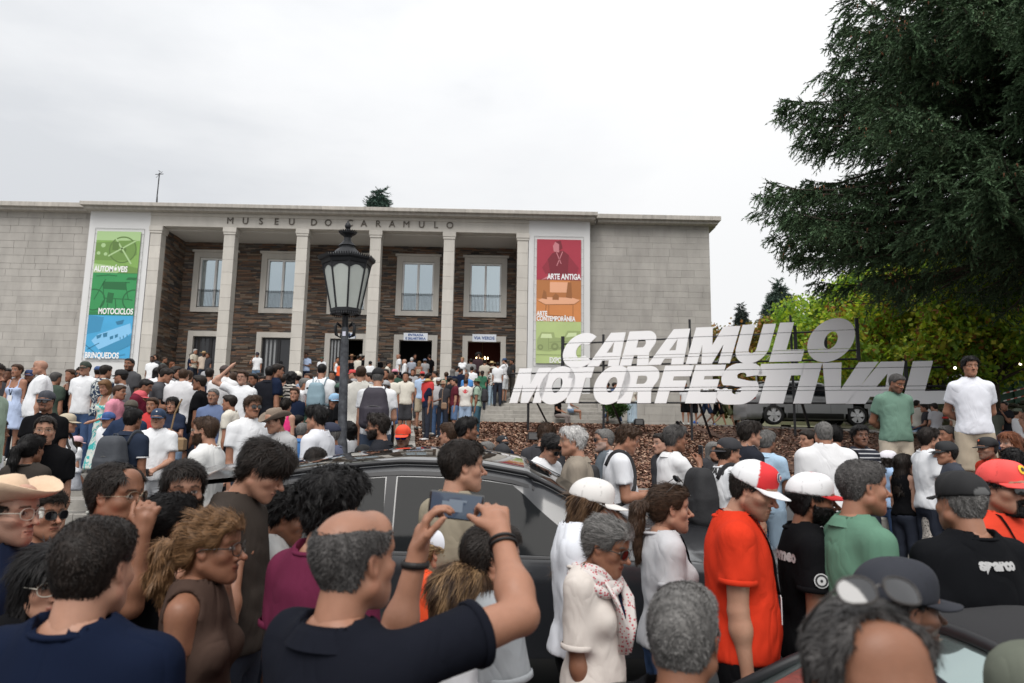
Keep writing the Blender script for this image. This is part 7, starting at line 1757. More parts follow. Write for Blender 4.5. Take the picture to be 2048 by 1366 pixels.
Pn(218, 823, 37, 192, 'boy in blue cap, white t-shirt and long denim shorts', child=True, hair=('short', 'brown'), cap=('cap', (.04, .09, .25)), tc=WHT, bot='shorts', bc=(.25, .33, .46), Hr=(1.35, 1.6), hs=.95, skin='l', glasses=('clear',), fat=.04, print=[])
Pn(268, 817, 45, 12, 'man in navy polo with a grey backpack on one shoulder, back turned', hair=('short', 'black'), top='polo', tc=(.022, .030, .050), cuff=(.6, .6, .62), bc=BLK, skin='t', pack=S(c=(.045, .05, .06), label='dark grey backpack slung on the shoulder of the navy polo', one=1))
Pn(264, 799, 35, 356, 'man in olive cap and navy t-shirt with hand on hip, back turned', hair=('crop', 'salt'), cap=('cap', (.075, .065, .05)), tc=(.022, .035, .07), arms=('hip', 'down'), bc=CHAR, skin='t')
Pn(282, 780, 32, 84, 'woman in coral pink cap with black bag straps', sex='f', hair=('curlylong', 'black'), cap=('cap', (.55, .09, .11)), top='sleeveless', tc=CHAR, skin='m', hlen=.6)
kc = Pn(318, 816, 41, 168, 'boy in navy cap and white t-shirt holding a camera', hair=('short', 'brown'), cap=('cap', (.022, .042, .085)), emblem=(.6, .6, .62), emr=.010, tc=WHT, arms=('low', 'low'), hands=('grip', 'grip'), bc=WHT, bot='trousers', skin='l', Hr=(1.5, 1.75), lod=1)
Pn(346, 794, 41, 176, 'woman with black bob in navy polo and light jeans holding a bottle', sex='f', hair=('bob', 'black'), hlen=.9, top='polo', tc=(.022, .030, .055), collarm=cloth((.6, .62, .68)), bc=LDEN, arms=('fwd', 'down'), hands=('grip', 'relax'), skin='l', lod=1)
Pn(428, 777, 41, 180, 'grey haired man with glasses in slate blue polo and jeans', hair=('crop', 'grey'), glasses=('wire',), beard='stub', beardc='grey', top='polo', tc=(.125, .165, .28), bc=(.06, .11, .24), skin='m', lod=1, wide=1.04)
Pn(400, 751, 34, 262, 'man in black t-shirt and sunglasses facing left', hair=('side', 'dark'), glasses=('sun',), tc=BLK, skin='t')
Pn(369, 737, 33, 358, 'man in oversized white t-shirt with cropped brown hair, back turned', hair=('crop', 'brown'), tc=(.62, .62, .635), loose=2, bot='shorts', bc=NAVY, skin='l', arms=('bent', 'bent'), wide=1.08)
Pn(339, 738, 31, 72, 'young man in charcoal t-shirt looking down to the right', hair=('side', 'dark'), tc=(.07, .072, .08), look=(0, -20), skin='m', arms=('bent', 'bent'))
Pn(297, 759, 35, 82, 'dark haired man in maroon t-shirt facing right', hair=('short', 'black'), tc=(.12, .015, .03), look=(0, -18), skin='t')
Pn(327, 729, 28, 350, 'person in white t-shirt raising a phone, back turned', hair=('side', 'dark'), tc=WHT, arms=('phone', 'down'), skin='l')
Pn(451, 730, 35, 2, 'man in brown cap and long white t-shirt with a black shoulder bag', hair=('crop', 'brown'), cap=('cap', (.055, .040, .038)), tc=(.64, .64, .65), loose=2, bc=(.20, .19, .145), skin='l', arms=('down', 'bent'))
Pn(486, 741, 33, 186, 'curly haired boy with glasses in white t-shirt, arm over his head', hair=('curly', 'brown'), glasses=('clear',), tc=WHT, arms=('down', 'head'), skin='p', bc=LDEN)
Pn(466, 745, 28, 30, 'woman with long brown hair beside the brown cap', sex='f', hair=('long', 'brown'), tc=WHT)
# ---- centre, behind the car roof
Pn(413, 833, 57, 274, 'man in white t-shirt with short brown hair and glasses, profile to the left', hair=('short', 'brown'), glasses=('wire',), beard='full', beardc='brown', tc=(.62, .62, .61), skin='l', nose=1.5)
Pn(481, 838, 42, 194, 'woman in black t-shirt and white cap holding a red can', sex='f', hair=('pony', 'dark'), cap=('cap', (.58, .56, .53)), glasses=('sun',), tc=BLK, arms=('low', 'down'), hands=('grip', 'relax'), skin='l', lod=1)
Pn(506, 792, 47, 132, 'man in sunglasses with wavy dark hair and moustache in white', hair=('quiff', 'brown'), glasses=('sun',), beard='mous', tc=WHT, skin='m')
Pn(546, 818, 46, 214, 'man in brown felt hat and grey t-shirt', hair=('short', 'brown'), cap=('fedora', (.20, .155, .12), (.10, .03, .02)), tc=(.38, .38, .385), look=(10, -15), skin='l')
Pn(573, 797, 33, 8, 'woman in hot pink strap top, back turned', sex='f', hair=('bun', 'dark'), top='strap', tc=(.78, .055, .22), skin='p', lod=1)
Pn(584, 743, 34, 4, 'woman with long curly black hair in zebra striped top', sex='f', hair=('curlylong', 'black'), top='sleeveless', tm=pattern('zebra', 'zebra', (.015, .015, .017), (.62, .58, .52), 5.5), skin='l', hlen=1.05, bc=BLK)
Pn(541, 732, 32, 2, 'man in black polo with a yellow mark on the left sleeve', hair=('short', 'black'), top='polo', tc=(.014, .015, .02), cuff=(.4, .33, .12), skin='d', bc=BLK)
Pn(556, 728, 28, 58, 'dark haired man in navy just behind the black polo', hair=('side', 'dark'), tc=NAVY)
Pn(645, 727, 33, 2, 'man in white t-shirt with a pale blue backpack, back turned', hair=('crop', 'black'), tc=WHT, bc=(.12, .12, .13), skin='m', pack=S(c=(.20, .29, .34), label='pale blue grey backpack on the white t-shirt left of the lamp post', s=.9), wide=1.04, vol=1.2)
Pn(670, 786, 33, 148, 'boy in light blue cap and glasses in black t-shirt', hair=('short', 'black'), cap=('cap', (.27, .44, .62)), glasses=('clear',), tc=BLK, skin='t', lod=1)
Pn(706, 780, 30, 92, raise_=.35, label='boy in navy cap looking down just right of the lamp post', hair=('short', 'black'), cap=('cap', (.025, .035, .08)), tc=BLK, look=(0, -28), skin='t')
Pn(723, 732, 33, 356, d=10.3, fixd=1, raise_=.42, label='man in cream shirt with faded haircut, back turned', hair=('short', 'brown'), nape=-.05, top='shirt', tc=(.60, .58, .53), skin='l', loose=1)
Pn(757, 735, 41, 356, d=9.4, fixd=1, raise_=.45, label='man in black cap with a large dark backpack over a white polo', hair=('crop', 'grey'), cap=('cap', BLK), caphole=None, emblem=None, top='polo', tc=WHT, bc=(.06, .08, .12), arms=('down', 'bent'), skin='l', wide=1.1, fat=.04, lod=1, pack=S(c=(.035, .030, .042), label='large dark purple backpack on the man in the black cap', s=1.15))
Pn(634, 812, 51, 285, 'young man with thick black hair in white polo, turned away', hair=('boyish', 'black'), top='polo', tc=(.62, .63, .67), skin='l', loose=1)
Pn(661, 844, 46, 268, 'older man in navy cap and slate t-shirt left of the lamp post', hair=('crop', 'grey'), cap=('cap', (.018, .022, .045)), tc=(.13, .145, .215), skin='t', nose=1.6, beard='stub', beardc='grey')
Pn(607, 845, 36, 24, 'child with cropped greying hair in blue polo, back turned', hair=('crop', 'grey'), top='polo', tc=(.06, .16, .36), skin='l', Hr=(1.2, 1.8))
Pn(597, 830, 30, 20, 'dark haired head behind the blue polo', hair=('short', 'black'), tc=CHAR, Hr=(1.2, 1.8))
Pn(757, 828, 54, 272, 'bearded man in sunglasses and black polo facing left', hair=('quiff', 'dark'), glasses=('sun',), beard='full', top='polo', tc=(.02, .021, .026), skin='m')
Pn(806, 849, 44, 196, 'man in orange red cap and blue mirrored sunglasses', hair=('short', 'dark'), cap=('cap', (.72, .07, .03)), glasses=('blue',), beard='stub', beardc='grey', tc=(.045, .045, .04), skin='t', print=[('GIANTA', 'front', 0, 1.30, .085, (.55, .45, .05))], lod=1, look=(-10, -8), wide=1.08)
Pn(727, 888, 42, 20, 'black baseball cap of a person just behind the car roof', hair=('short', 'black'), cap=('cap', BLK), tc=BLK, Hr=(1.3, 1.85))
Pn(706, 846, 38, 300, 'woman with dark hair looking up beside the lamp post', sex='f', hair=('curlylong', 'black'), tc=WHT, look=(0, 30), skin='l', Hr=(1.2, 1.7))
Pn(632, 895, 60, 10, 'top of a dark haired head just over the boy in brown', hair=('short', 'dark'), tc=CHAR, Hr=(1.3, 1.85), lod=1)
# ---- in front of the bark bed
Pn(898, 845, 46, 300, 'man in white t-shirt with short hair behind the beige polo', hair=('short', 'brown'), tc=WHT, skin='l')
Pn(935, 835, 53, 74, 'young man with wavy black hair above the beige polo', hair=('quiff', 'black'), tc=CHAR, skin='t', beard='stub')
Pn(974, 883, 38, 236, 'grey haired man with glasses low behind the car', hair=('short', 'grey'), glasses=('sun',), tc=CHAR, Hr=(1.3, 1.85))
Pn(1005, 870, 32, 330, 'person in black cap with a small round badge', hair=('short', 'black'), cap=('cap', (.015, .016, .02)), tc=NAVY, Hr=(1.3, 1.85), capback=True, emblem=(.4, .42, .45), emr=.012)
nyc = Pn(1009, 889, 42, 150, 'woman in black cap lettered nyc and pale shirt', sex='f', hair=('pony', 'brown'), cap=('cap', (.018, .019, .022)), tc=(.6, .52, .54), look=(0, -25), lod=1, Hr=(1.3, 1.7))
Pn(1095, 852, 50, 20, 'bowed head with straight brown hair in front of the bark bed', hair=('boyish', 'brown'), tc=CHAR, look=(0, -30), Hr=(1.4, 1.85))
Pn(1111, 873, 56, 136, 'young man with black hair and sunglasses in white t-shirt looking down', hair=('boyish', 'black'), front=.05, glasses=('sun',), tc=WHT, look=(0, -25), skin='l')
Pn(1146, 853, 60, 276, 'white haired man in taupe polo with glasses', hair=('side', 'white'), glasses=('wire',), top='polo', tc=(.25, .215, .175), skin='l', fat=.04)
Pn(1208, 857, 47, 264, 'grey haired man in sunglasses and dark shirt facing left', hair=('crop', 'grey'), glasses=('sun',), beard='stub', beardc='white', tc=(.12, .14, .16), skin='l')
Pn(1262, 852, 58, 92, 'man with curly brown hair in white t-shirt with black bag strap', hair=('curly', 'brown'), vol=.7, tc=(.64, .65, .68), look=(0, -16), arms=('bent', 'bent'), skin='m', fat=.05, pack=S(c=(.018, .018, .02), label='small black bag on the back of the curly haired man', s=.7, one=1))
Pn(1323, 866, 42, 250, 'man with dark hair half hidden behind the white polo', hair=('short', 'dark'), tc=CHAR, skin='p')
k12 = Pn(1350, 851, 54, 76, 'grey haired man in white polo with black lanyard holding a phone', hair=('side', 'salt'), glasses=('sun', 1), top='polo', tc=(.66, .66, .67), cuff=(.05, .05, .06), lanyard=BLK, arms=('bent', 'chin'), hands=('relax', 'grip'), skin='t')
Pn(1456, 874, 57, 78, 'man in backwards black cap and white shirt with black backpack', hair=('short', 'dark'), cap=('cap', (.022, .022, .026)), capback=True, beard='goat', top='tee', tc=(.66, .67, .69), skin='m', fat=.07, bc=BLK, pack=S(c=(.014, .014, .016), label='large black backpack on the man in the backwards cap', s=1.05), print=[('JAPAN', 'back', 0, 1.42, .08, (.03, .03, .03))])
Pn(1426, 884, 38, 160, 'grey haired woman peeping over the black backpack', sex='f', hair=('bob', 'grey'), tc=CHAR)
Pn(1499, 843, 54, 82, 'young man with dark hair in navy t-shirt and white lanyard', hair=('boyish', 'dark'), front=.05, tc=(.02, .022, .03), lanyard=(.4, .4, .42), badge=False, skin='l')
Pn(1533, 860, 48, 50, 'grey haired man in light blue polo, turned away', hair=('short', 'grey'), top='polo', tc=(.36, .49, .62), skin='t', bc=(.3, .4, .5), arms=('down', 'low'))
Pn(1646, 843, 52, 8, 'man in loose white shirt with cropped grey hair, back turned', hair=('crop', 'grey'), top='long', tc=(.64, .64, .65), loose=2, bc=(.22, .11, .05), wide=1.08, fat=.06, skin='m')
Pn(1616, 860, 42, 262, 'brown haired woman facing left behind the loose white shirt', sex='f', hair=('bun', 'dark'), tc=CHAR, skin='l')
Pn(1669, 851, 44, 20, 'dark haired person right of the loose white shirt', hair=('side', 'black'), tc=BLK)
Pn(1718, 852, 45, 182, 'young man with black curls in striped navy polo', hair=('curly', 'black'), top='polo', tm=pattern('stripes', 'stripe', (.018, .02, .03), (.45, .45, .47), 7.0), skin='d', look=(0, 6), lod=1)
Pn(1797, 748, 43, 184, 'man in sage green t-shirt and khaki shorts standing above the crowd', hair=('crop', 'salt'), beard='stub', tc=(.135, .225, .175), bot='shorts', bc=(.47, .41, .33), arms=('behind', 'behind'), look=(-20, -20), skin='t', raise_=.55, d=8.7, fixd=1, lod=1, fat=.04)
Pn(1939, 714, 46, 196, 'curly haired youth in white t-shirt standing above the crowd', hair=('curly', 'black'), tc=(.66, .67, .72), bot='shorts', bc=(.40, .34, .26), arms=('behind', 'behind'), skin='m', raise_=.62, d=8.2, fixd=1, lod=1, Hr=(1.6, 1.9))
Pn(1776, 900, 42, 86, 'girl in white cap and light blue t-shirt with jeans', sex='f', hair=('curlylong', 'dark'), hlen=.55, cap=('cap', (.64, .62, .67)), tc=(.33, .46, .66), bc=DENIM, arms=('bent', 'bent'), skin='l', Hr=(1.35, 1.6), lod=1)
Pn(1806, 908, 44, 70, 'woman with long dark hair in black sleeveless top', sex='f', hair=('long', 'dark'), top='sleeveless', tc=BLK, skin='p')
Pn(1857, 856, 46, 88, 'dark haired man in white t-shirt with his hand at his face', hair=('side', 'dark'), tc=WHT, skin='l', arms=('chin', 'down'))
Pn(1893, 851, 40, 268, 'greying man facing left behind the black cap', hair=('short', 'salt'), tc=CHAR, skin='m')
Pn(1890, 881, 46, 280, 'man in black cap and raglan shirt with dark sleeves', hair=('short', 'black'), cap=('cap', (.015, .016, .018)), tc=(.05, .055, .07), skin='m', lod=1)
Pn(1870, 903, 46, 48, 'woman in navy cap with a long ponytail and dotted strap dress', sex='f', hair=('pony', 'brown'), hlen=1.3, cap=('cap', (.018, .022, .035)), top='dress', hemz=.5, tm=pattern('dots', 'dots', (.02, .02, .02), (.55, .5, .45), 55), skin='t', lod=1)
Pn(1973, 873, 45, 268, 'man in black cap with orange trim and red shirt', hair=('crop', 'salt'), cap=('cap', (.016, .016, .018), (.02, .018, .018)), top='polo', tc=(.60, .05, .025), skin='m', beard='stub', beardc='grey', emblem=(.6, .12, .04), emr=.014, lod=1)
Pn(2018, 864, 47, 262, 'auburn haired woman at the right edge facing left', sex='f', hair=('long', 'red'), hlen=.6, top='strap', tc=CHAR, skin='p', lod=1)
Pn(2024, 898, 44, 20, 'black haired person in orange behind the coral red cap', hair=('curly', 'black'), tc=(.65, .09, .03), skin='m')
Pn(2052, 950, 70, 300, 'person in white t-shirt at the right edge behind the red shirt', hair=('short', 'dark'), tc=WHT, lod=1)
# ---- plaza and upper steps (small in the picture)
gA = 'people gathered on the museum steps'
def Fq(x, y, hp, face, label, **k):
    k.setdefault('group', gA); return Pn(x, y, hp, face, label, **k)
Fq(868, 757, 23, 262, 'woman in white crop top and wide beige trousers', sex='f', hair=('bun', 'dark'), top='crop', tc=WHT, bot='wide', bc=(.46, .42, .35), arms=('fwd', 'low'), d=21.0, lod=2)
Fq(836, 748, 24, 78, 'bearded man in slate blue t-shirt and pale shorts', hair=('side', 'dark'), beard='full', tc=(.10, .115, .16), bot='shorts', bc=(.40, .41, .45), d=20.6, lod=2)
Fq(818, 756, 23, 24, 'woman in black top and denim shorts, back turned', sex='f', hair=('bob', 'brown'), top='tank', tc=BLK, bot='short', bc=(.20, .28, .40), d=20.2, lod=2)
Fq(797, 750, 24, 340, 'person in white t-shirt and dark hair beside the big backpack', hair=('short', 'dark'), tc=WHT, d=19)
Fq(806, 758, 22, 20, 'person with patterned backpack and dark hair', hair=('short', 'brown'), tc=NAVY, d=19.6, pack=S(c=(.10, .09, .10), label='patterned grey backpack beside the denim shorts', s=.7))
Fq(855, 757, 22, 250, 'person in yellow straw hat behind the beige trousers', hair=('short', 'dark'), cap=('straw', (.52, .38, .16)), tc=NAVY, d=21.8)
Fq(877, 754, 22, 200, 'man in white cap and grey t-shirt reading a phone', hair=('short', 'black'), cap=('cap', (.6, .6, .6)), tc=(.42, .42, .43), bot='trousers', bc=(.08, .14, .26), arms=('low', 'low'), skin='d', d=21.6)
Fq(887, 760, 20, 190, 'person in tan hat behind the man with the phone', hair=('short', 'dark'), cap=('bucket', (.36, .27, .19)), tc=CHAR, d=22.5)
Fq(900, 754, 22, 50, 'man in black t-shirt and camouflage trousers', hair=('short', 'black'), tc=(.02, .022, .025), bm=pattern('camo', 'blot', (.09, .065, .03), (.035, .03, .016), 9), skin='l', d=21.8, arms=('down', 'bent'), lod=2)
Fq(909, 757, 21, 262, 'man in maroon t-shirt facing the camouflage trousers', hair=('short', 'dark'), tc=(.10, .02, .03), bot='shorts', bc=(.10, .16, .28), d=22.4)
Fq(932, 757, 21, 2, 'man in white t-shirt with a red back print and denim shorts', hair=('short', 'brown'), tc=(.64, .62, .58), bot='shorts', bc=(.30, .40, .54), d=22.4, lod=2, print=[('@blot', 'back', 0, 1.34, .07, (.55, .06, .07))])
Fq(954, 756, 21, 282, 'person in green bucket hat with a black backpack', hair=('short', 'brown'), cap=('bucket', (.06, .14, .07)), tc=(.30, .40, .32), bot='trousers', bc=(.05, .11, .15), d=22.4, lod=2, pack=S(c=(.02, .02, .024), label='black backpack behind the green bucket hat', s=.9))
Fq(965, 741, 20, 2, 'woman with a dark plait and green top', sex='f', hair=('pony', 'dark'), tc=(.05, .16, .10), d=25)
Fq(983, 736, 20, 318, 'woman in black and white shirt and light jeans', sex='f', hair=('bob', 'brown'), tm=pattern('bw', 'blot', (.6, .6, .58), (.03, .03, .03), 8), bc=(.38, .50, .60), arms=('down', 'behind'), d=26.0, lod=2)
Fq(1009, 716, 19, 300, 'boy in navy cap with a black backpack and pale shorts', hair=('short', 'dark'), cap=('cap', (.02, .05, .12)), tc=WHT, bot='shorts', bc=(.48, .50, .52), arms=('face', 'down'), d=29.2, lod=2, pack=S(c=(.014, .014, .016), label='black backpack on the boy in the navy cap', s=.8), raise_=0)
Fq(1024, 718, 19, 262, 'man in dark t-shirt and trousers leaning by the end column', hair=('short', 'black'), tc=(.035, .035, .038), bc=(.06, .055, .05), skin='t', arms=('bent', 'chin'), d=29.6)
Fq(957, 706, 21, 172, 'tall man with a huge black afro in the open doorway', hair=('afro', 'black'), tc=(.05, .03, .035), skin='d', d=30.0)
Fq(942, 717, 19, 350, 'man in grey t-shirt, back turned, in front of the afro', hair=('short', 'dark'), tc=(.22, .22, .22), d=29.6)
Fq(984, 722, 19, 20, 'person in a straw hat at the rightmost doorway', hair=('short', 'brown'), cap=('straw', (.5, .38, .2)), tc=CREAM, d=29.8)
Fq(970, 719, 19, 12, 'person with short dark hair in beige shirt at the rightmost doorway', hair=('short', 'dark'), top='shirt', tc=(.46, .42, .36), d=29.4)
Fq(925, 714, 19, 200, 'blond woman in white top at the right column', sex='f', hair=('bun', 'blond'), tc=WHT, d=29)
Fq(916, 732, 20, 70, 'man in black cap and grey t-shirt on the steps', hair=('crop', 'dark'), cap=('cap', BLK), tc=(.20, .20, .20), d=26.4)
Fq(922, 737, 19, 60, 'man in navy t-shirt on the steps', hair=('short', 'dark'), tc=NAVY, d=26.8)
Fq(934, 745, 20, 200, 'grey haired man in bright blue shirt', hair=('short', 'grey'), tc=(.08, .24, .55), d=24.5)
Fq(944, 733, 19, 10, 'man in white t-shirt with thin dark hair on the steps', hair=('short', 'dark'), tc=WHT, d=27)
Fq(996, 724, 19, 0, 'dark haired person in white by the rightmost doorway', hair=('short', 'black'), tc=WHT, d=28.6)
gP = 'people standing in the porch'
def Po(x, y, face, label, **k):
    k.setdefault('group', gP); k.setdefault('Hr', (1.5, 1.95)); k.setdefault('lod', 3)
    return Pn(x, y, 10.6, face, label, d=k.pop('d', 31.9), fixd=1, **k)
Po(384, 707, 80, 'man in navy t-shirt in the left doorway', hair=('short', 'dark'), tc=NAVY, arms=('bent', 'bent'))
Po(391, 698, 110, 'grey haired man in cream shirt in the left doorway', hair=('short', 'white'), top='shirt', tc=(.50, .46, .38), arms=('cross', 'cross'))
Po(408, 702, 160, 'man in pale sun hat in the left doorway', hair=('short', 'dark'), cap=('straw', (.5, .45, .38)), beard='full', tc=(.48, .40, .33))
Po(416, 706, 200, 'person in dark clothes by the first column', hair=('short', 'brown'), tc=CHAR)
Po(515, 704, 178, 'man in navy cap and white t-shirt shading his eyes', hair=('short', 'dark'), cap=('cap', NAVY), glasses=('sun',), tc=WHT, bc=(.12, .18, .27), bot='shorts', arms=('down', 'face'), lod=2)
Po(613, 706, 178, 'man in light blue shirt with arms folded', hair=('short', 'black'), top='shirt', tc=(.42, .52, .72), bc=NAVY, skin='d', arms=('cross', 'chin'), lod=2)
Po(644, 713, 182, 'person in green cap and white shirt beside the second column', hair=('short', 'dark'), cap=('cap', (.04, .09, .07)), tc=WHT)
Po(675, 714, 130, 'woman in white tank top left of the lamp post', sex='f', hair=('bun', 'dark'), top='tank', tc=WHT)
Po(679, 724, 20, 'child in orange top left of the lamp post', child=True, hair=('short', 'brown'), tc=(.75, .13, .05), Hr=(1.2, 1.7), hs=.95)
Po(704, 708, 180, 'woman in straw hat right of the lamp post', sex='f', hair=('long', 'dark'), cap=('straw', (.30, .18, .10)), top='strap', tc=BLK)
Po(717, 711, 20, 'man in beige shirt right of the lamp post', hair=('short', 'dark'), tc=CREAM)
Po(722, 708, 190, 'person in grey cap in the middle doorway', hair=('short', 'grey'), cap=('cap', (.3, .3, .28)), tc=CHAR, d=32.6)
Po(728, 711, 60, 'dark haired man in black in the middle doorway', hair=('short', 'black'), tc=BLK)
Po(750, 709, 182, 'person in white and black cap by the third column', hair=('short', 'black'), cap=('cap', (.6, .6, .6), BLK), tc=WHT)
Po(757, 714, 172, 'young man in black t-shirt by the third column', hair=('short', 'black'), tc=BLK)
Po(741, 722, 0, 'person with black hair and white t-shirt, back turned, by the third column', hair=('short', 'black'), tc=WHT, d=30.2)
Po(777, 724, 90, 'dark haired person in cream t-shirt below the slate wall', hair=('short', 'dark'), tc=CREAM, d=29.5)
Po(797, 708, 250, 'bald man in white t-shirt facing left at the ticket doorway', hair=('bald', 'grey'), tc=WHT, bc=NAVY)
Po(809, 718, 262, 'bald man in white shirt bending at the ticket doorway', hair=('bald', 'white'), top='long', tc=WHT, d=30.8)
Po(824, 715, 2, 'white haired man in grey blue shirt at the ticket doorway', hair=('short', 'white'), top='shirt', tc=(.30, .32, .37), d=31)
Po(830, 708, 150, 'dark person inside the ticket doorway', hair=('short', 'black'), tc=BLK, d=32.8)
Po(839, 722, 10, 'woman in brown patterned dress at the ticket doorway', sex='f', hair=('bob', 'light'), top='dress', tm=pattern('brownp', 'blot', (.35, .30, .24), (.10, .08, .06), 9), d=30.6)
Po(850, 717, 350, 'man in blue grey cap and grey t-shirt at the ticket doorway', hair=('short', 'brown'), cap=('cap', (.12, .15, .22)), tc=(.30, .30, .31), d=31)
Po(859, 709, 330, 'man in black t-shirt at the right of the ticket doorway', hair=('short', 'dark'), tc=BLK)
Po(305, 712, 180, 'bearded man in white polo with sunglasses on his collar', hair=('short', 'black'), beard='full', top='polo', tc=WHT, skin='d', d=27.5, Hr=(1.5, 1.95), lod=2)
Po(312, 709, 200, 'dark haired woman behind the white polo at the end column', sex='f', hair=('long', 'dark'), tc=CHAR, d=29)
Po(330, 714, 86, 'man in grey green t-shirt facing right', hair=('short', 'brown'), tc=(.08, .10, .09), d=28)
Po(345, 724, 90, 'auburn haired person beside the grey green t-shirt', sex='f', hair=('bob', 'red'), tc=CHAR, d=27)
# second ranks filling the plaza between the stairs
gC = 'people in the crowd on the plaza'
rr = random.Random(5)
fill = [(316, 735, 24, 'black'), (352, 733, 26, 'dark'), (378, 741, 24, 'brown'), (420, 736, 26, 'dark'), (413, 742, 24, 'black'), (507, 747, 26, 'black'), (519, 744, 22, 'brown'), (570, 748, 22, 'dark'), (596, 742, 26, 'black'), (618, 746, 24, 'brown'), (611, 756, 26, 'grey'), (625, 772, 28, 'dark'),
        (690, 745, 22, 'brown'), (698, 760, 24, 'dark'), (740, 745, 22, 'black'), (772, 738, 20, 'dark'), (783, 745, 22, 'brown'), (790, 737, 18, 'black'), (706, 738, 20, 'brown'), (665, 742, 20, 'dark'), (845, 742, 19, 'black'), (826, 738, 18, 'brown'), (870, 742, 18, 'dark'), (893, 744, 18, 'brown'),
        (812, 744, 20, 'dark'), (858, 746, 20, 'black'), (682, 765, 26, 'black'), (735, 766, 26, 'brown'), (905, 738, 18, 'grey'), (772, 760, 24, 'brown'), (590, 775, 28, 'brown'), (529, 752, 24, 'dark'), (497, 765, 28, 'brown'), (460, 790, 32, 'dark'), (306, 795, 32, 'brown'), (240, 770, 30, 'brown'), (384, 770, 28, 'dark'), (648, 762, 24, 'brown')]
cols = [('white', WHT), ('black', BLK), ('grey', GREY), ('navy', NAVY), ('cream', CREAM), ('dark green', (.04, .08, .06)), ('red', (.5, .05, .05)), ('pale blue', (.35, .45, .6)), ('charcoal', CHAR), ('pink', (.6, .25, .32))]
where = ['above the white polo', 'between the charcoal and oversized white t-shirts', 'right of the cropped brown head', 'left of the brown cap', 'under the first column', 'left of the black polo', 'above the black polo', 'left of the zebra top', 'right of the black curls', 'left of the pale blue backpack', 'below the second column', 'beside the pale blue backpack',
         'right of the lamp post, farther back', 'right of the lamp post, nearer', 'above the cream shirt', 'above the black cap', 'right of the black cap', 'in front of the slate wall', 'left of the cream shirt', 'left of the lamp post', 'above the slate blue t-shirt', 'below the ticket doorway', 'below the fourth column', 'right of the fourth column',
         'left of the slate blue t-shirt', 'above the straw hat', 'behind the light blue cap', 'behind the cream shirt', 'right of the camouflage trousers', 'right of the large backpack', 'below the black curls', 'above the curly boy in white', 'between the curly boy and the slate polo', 'behind the slate blue polo', 'below the coral cap', 'behind the flowered dress', 'between the two white t-shirts', 'behind the pale blue backpack']
for (x, y, hp, hc), wh in zip(fill, where):
    cn, cv = rr.choice(cols); f_ = rr.random() < .3; cp = rr.random() < .25
    lab = '%s haired %s in %s t-shirt %s' % ({'dark': 'dark'}.get(hc, hc), 'woman' if f_ else 'man', cn, wh)
    kw = dict(cap=('cap', rr.choice(cols)[1])) if cp else {}
    if cp: lab = lab.replace('haired', 'haired, capped')
    Pn(x, y, hp, rr.choice([0, 10, 350, 90, 270, 180, 200, 40]), lab, sex='f' if f_ else 'm', hair=(rr.choice(['long', 'bob', 'bun']) if f_ else rr.choice(['short', 'side', 'crop']), hc), tc=cv, bc=rr.choice([DENIM, BLK, CHAR, KHAKI]), bot=rr.choice(['trousers', 'shorts']), group=gC, lod=3 if hp < 23 else 2, **kw)
# walkers on the upper path, seen below the letters
gW = 'people walking behind the big letters'
for (x, face, lab, kw) in [(1214, 270, 'person in white top and blue shorts by the shrub', dict(tc=WHT, bot='shorts', bc=(.03, .05, .16))), (1229, 80, 'person in blue t-shirt and jeans carrying a clear bag', dict(tc=(.12, .16, .28), bc=(.06, .09, .18), legs='walk')), (1264, 180, 'woman in wide pale jeans with a black handbag', dict(sex='f', tc=CREAM, bot='wide', bc=(.40, .50, .58))),
        (1370, 200, 'person in white top and black shorts beneath the letters', dict(tc=WHT, bot='shorts', bc=BLK)), (1386, 170, 'second person in white and black beside the slanted prop', dict(tc=WHT, bot='shorts', bc=BLK)), (1413, 90, 'person in white top, navy shorts and blue shoes', dict(tc=WHT, bot='shorts', bc=(.02, .03, .06), legs='walk', shoe=(.05, .15, .5))), (1436, 100, 'walker in white top and black shorts', dict(tc=WHT, bot='shorts', bc=BLK, legs='walk')), (1452, 80, 'walker in white top and olive shorts', dict(tc=WHT, bot='shorts', bc=OLIVE, legs='walk')), (1477, 260, 'person in white and navy behind the parked car', dict(tc=WHT, bot='shorts', bc=NAVY))]:
    Pn(x, 765, 12.3, face, lab, d=27.4, fixd=1, hair=('short', 'dark'), lod=3, group=gW, **kw)
sA = Pn(1072+45, 789, 14, 120, 'man in black polo sitting on the stone steps', hair=('short', 'dark'), top='polo', tc=BLK, bc=(.20, .17, .16), legs='sit', arms=('low', 'low'), d=27.6, fixd=1, lod=2, Hr=(1.7, 1.75))
sB = Pn(1142, 782, 14, 100, 'woman in white tank top and denim shorts sitting on the steps', sex='f', hair=('bun', 'dark'), top='tank', tc=WHT, bot='short', bc=(.2, .28, .4), legs='sit', arms=('low', 'low'), d=28.2, fixd=1, lod=2, Hr=(1.6, 1.65))
gS = 'people sitting on the bank at the right'
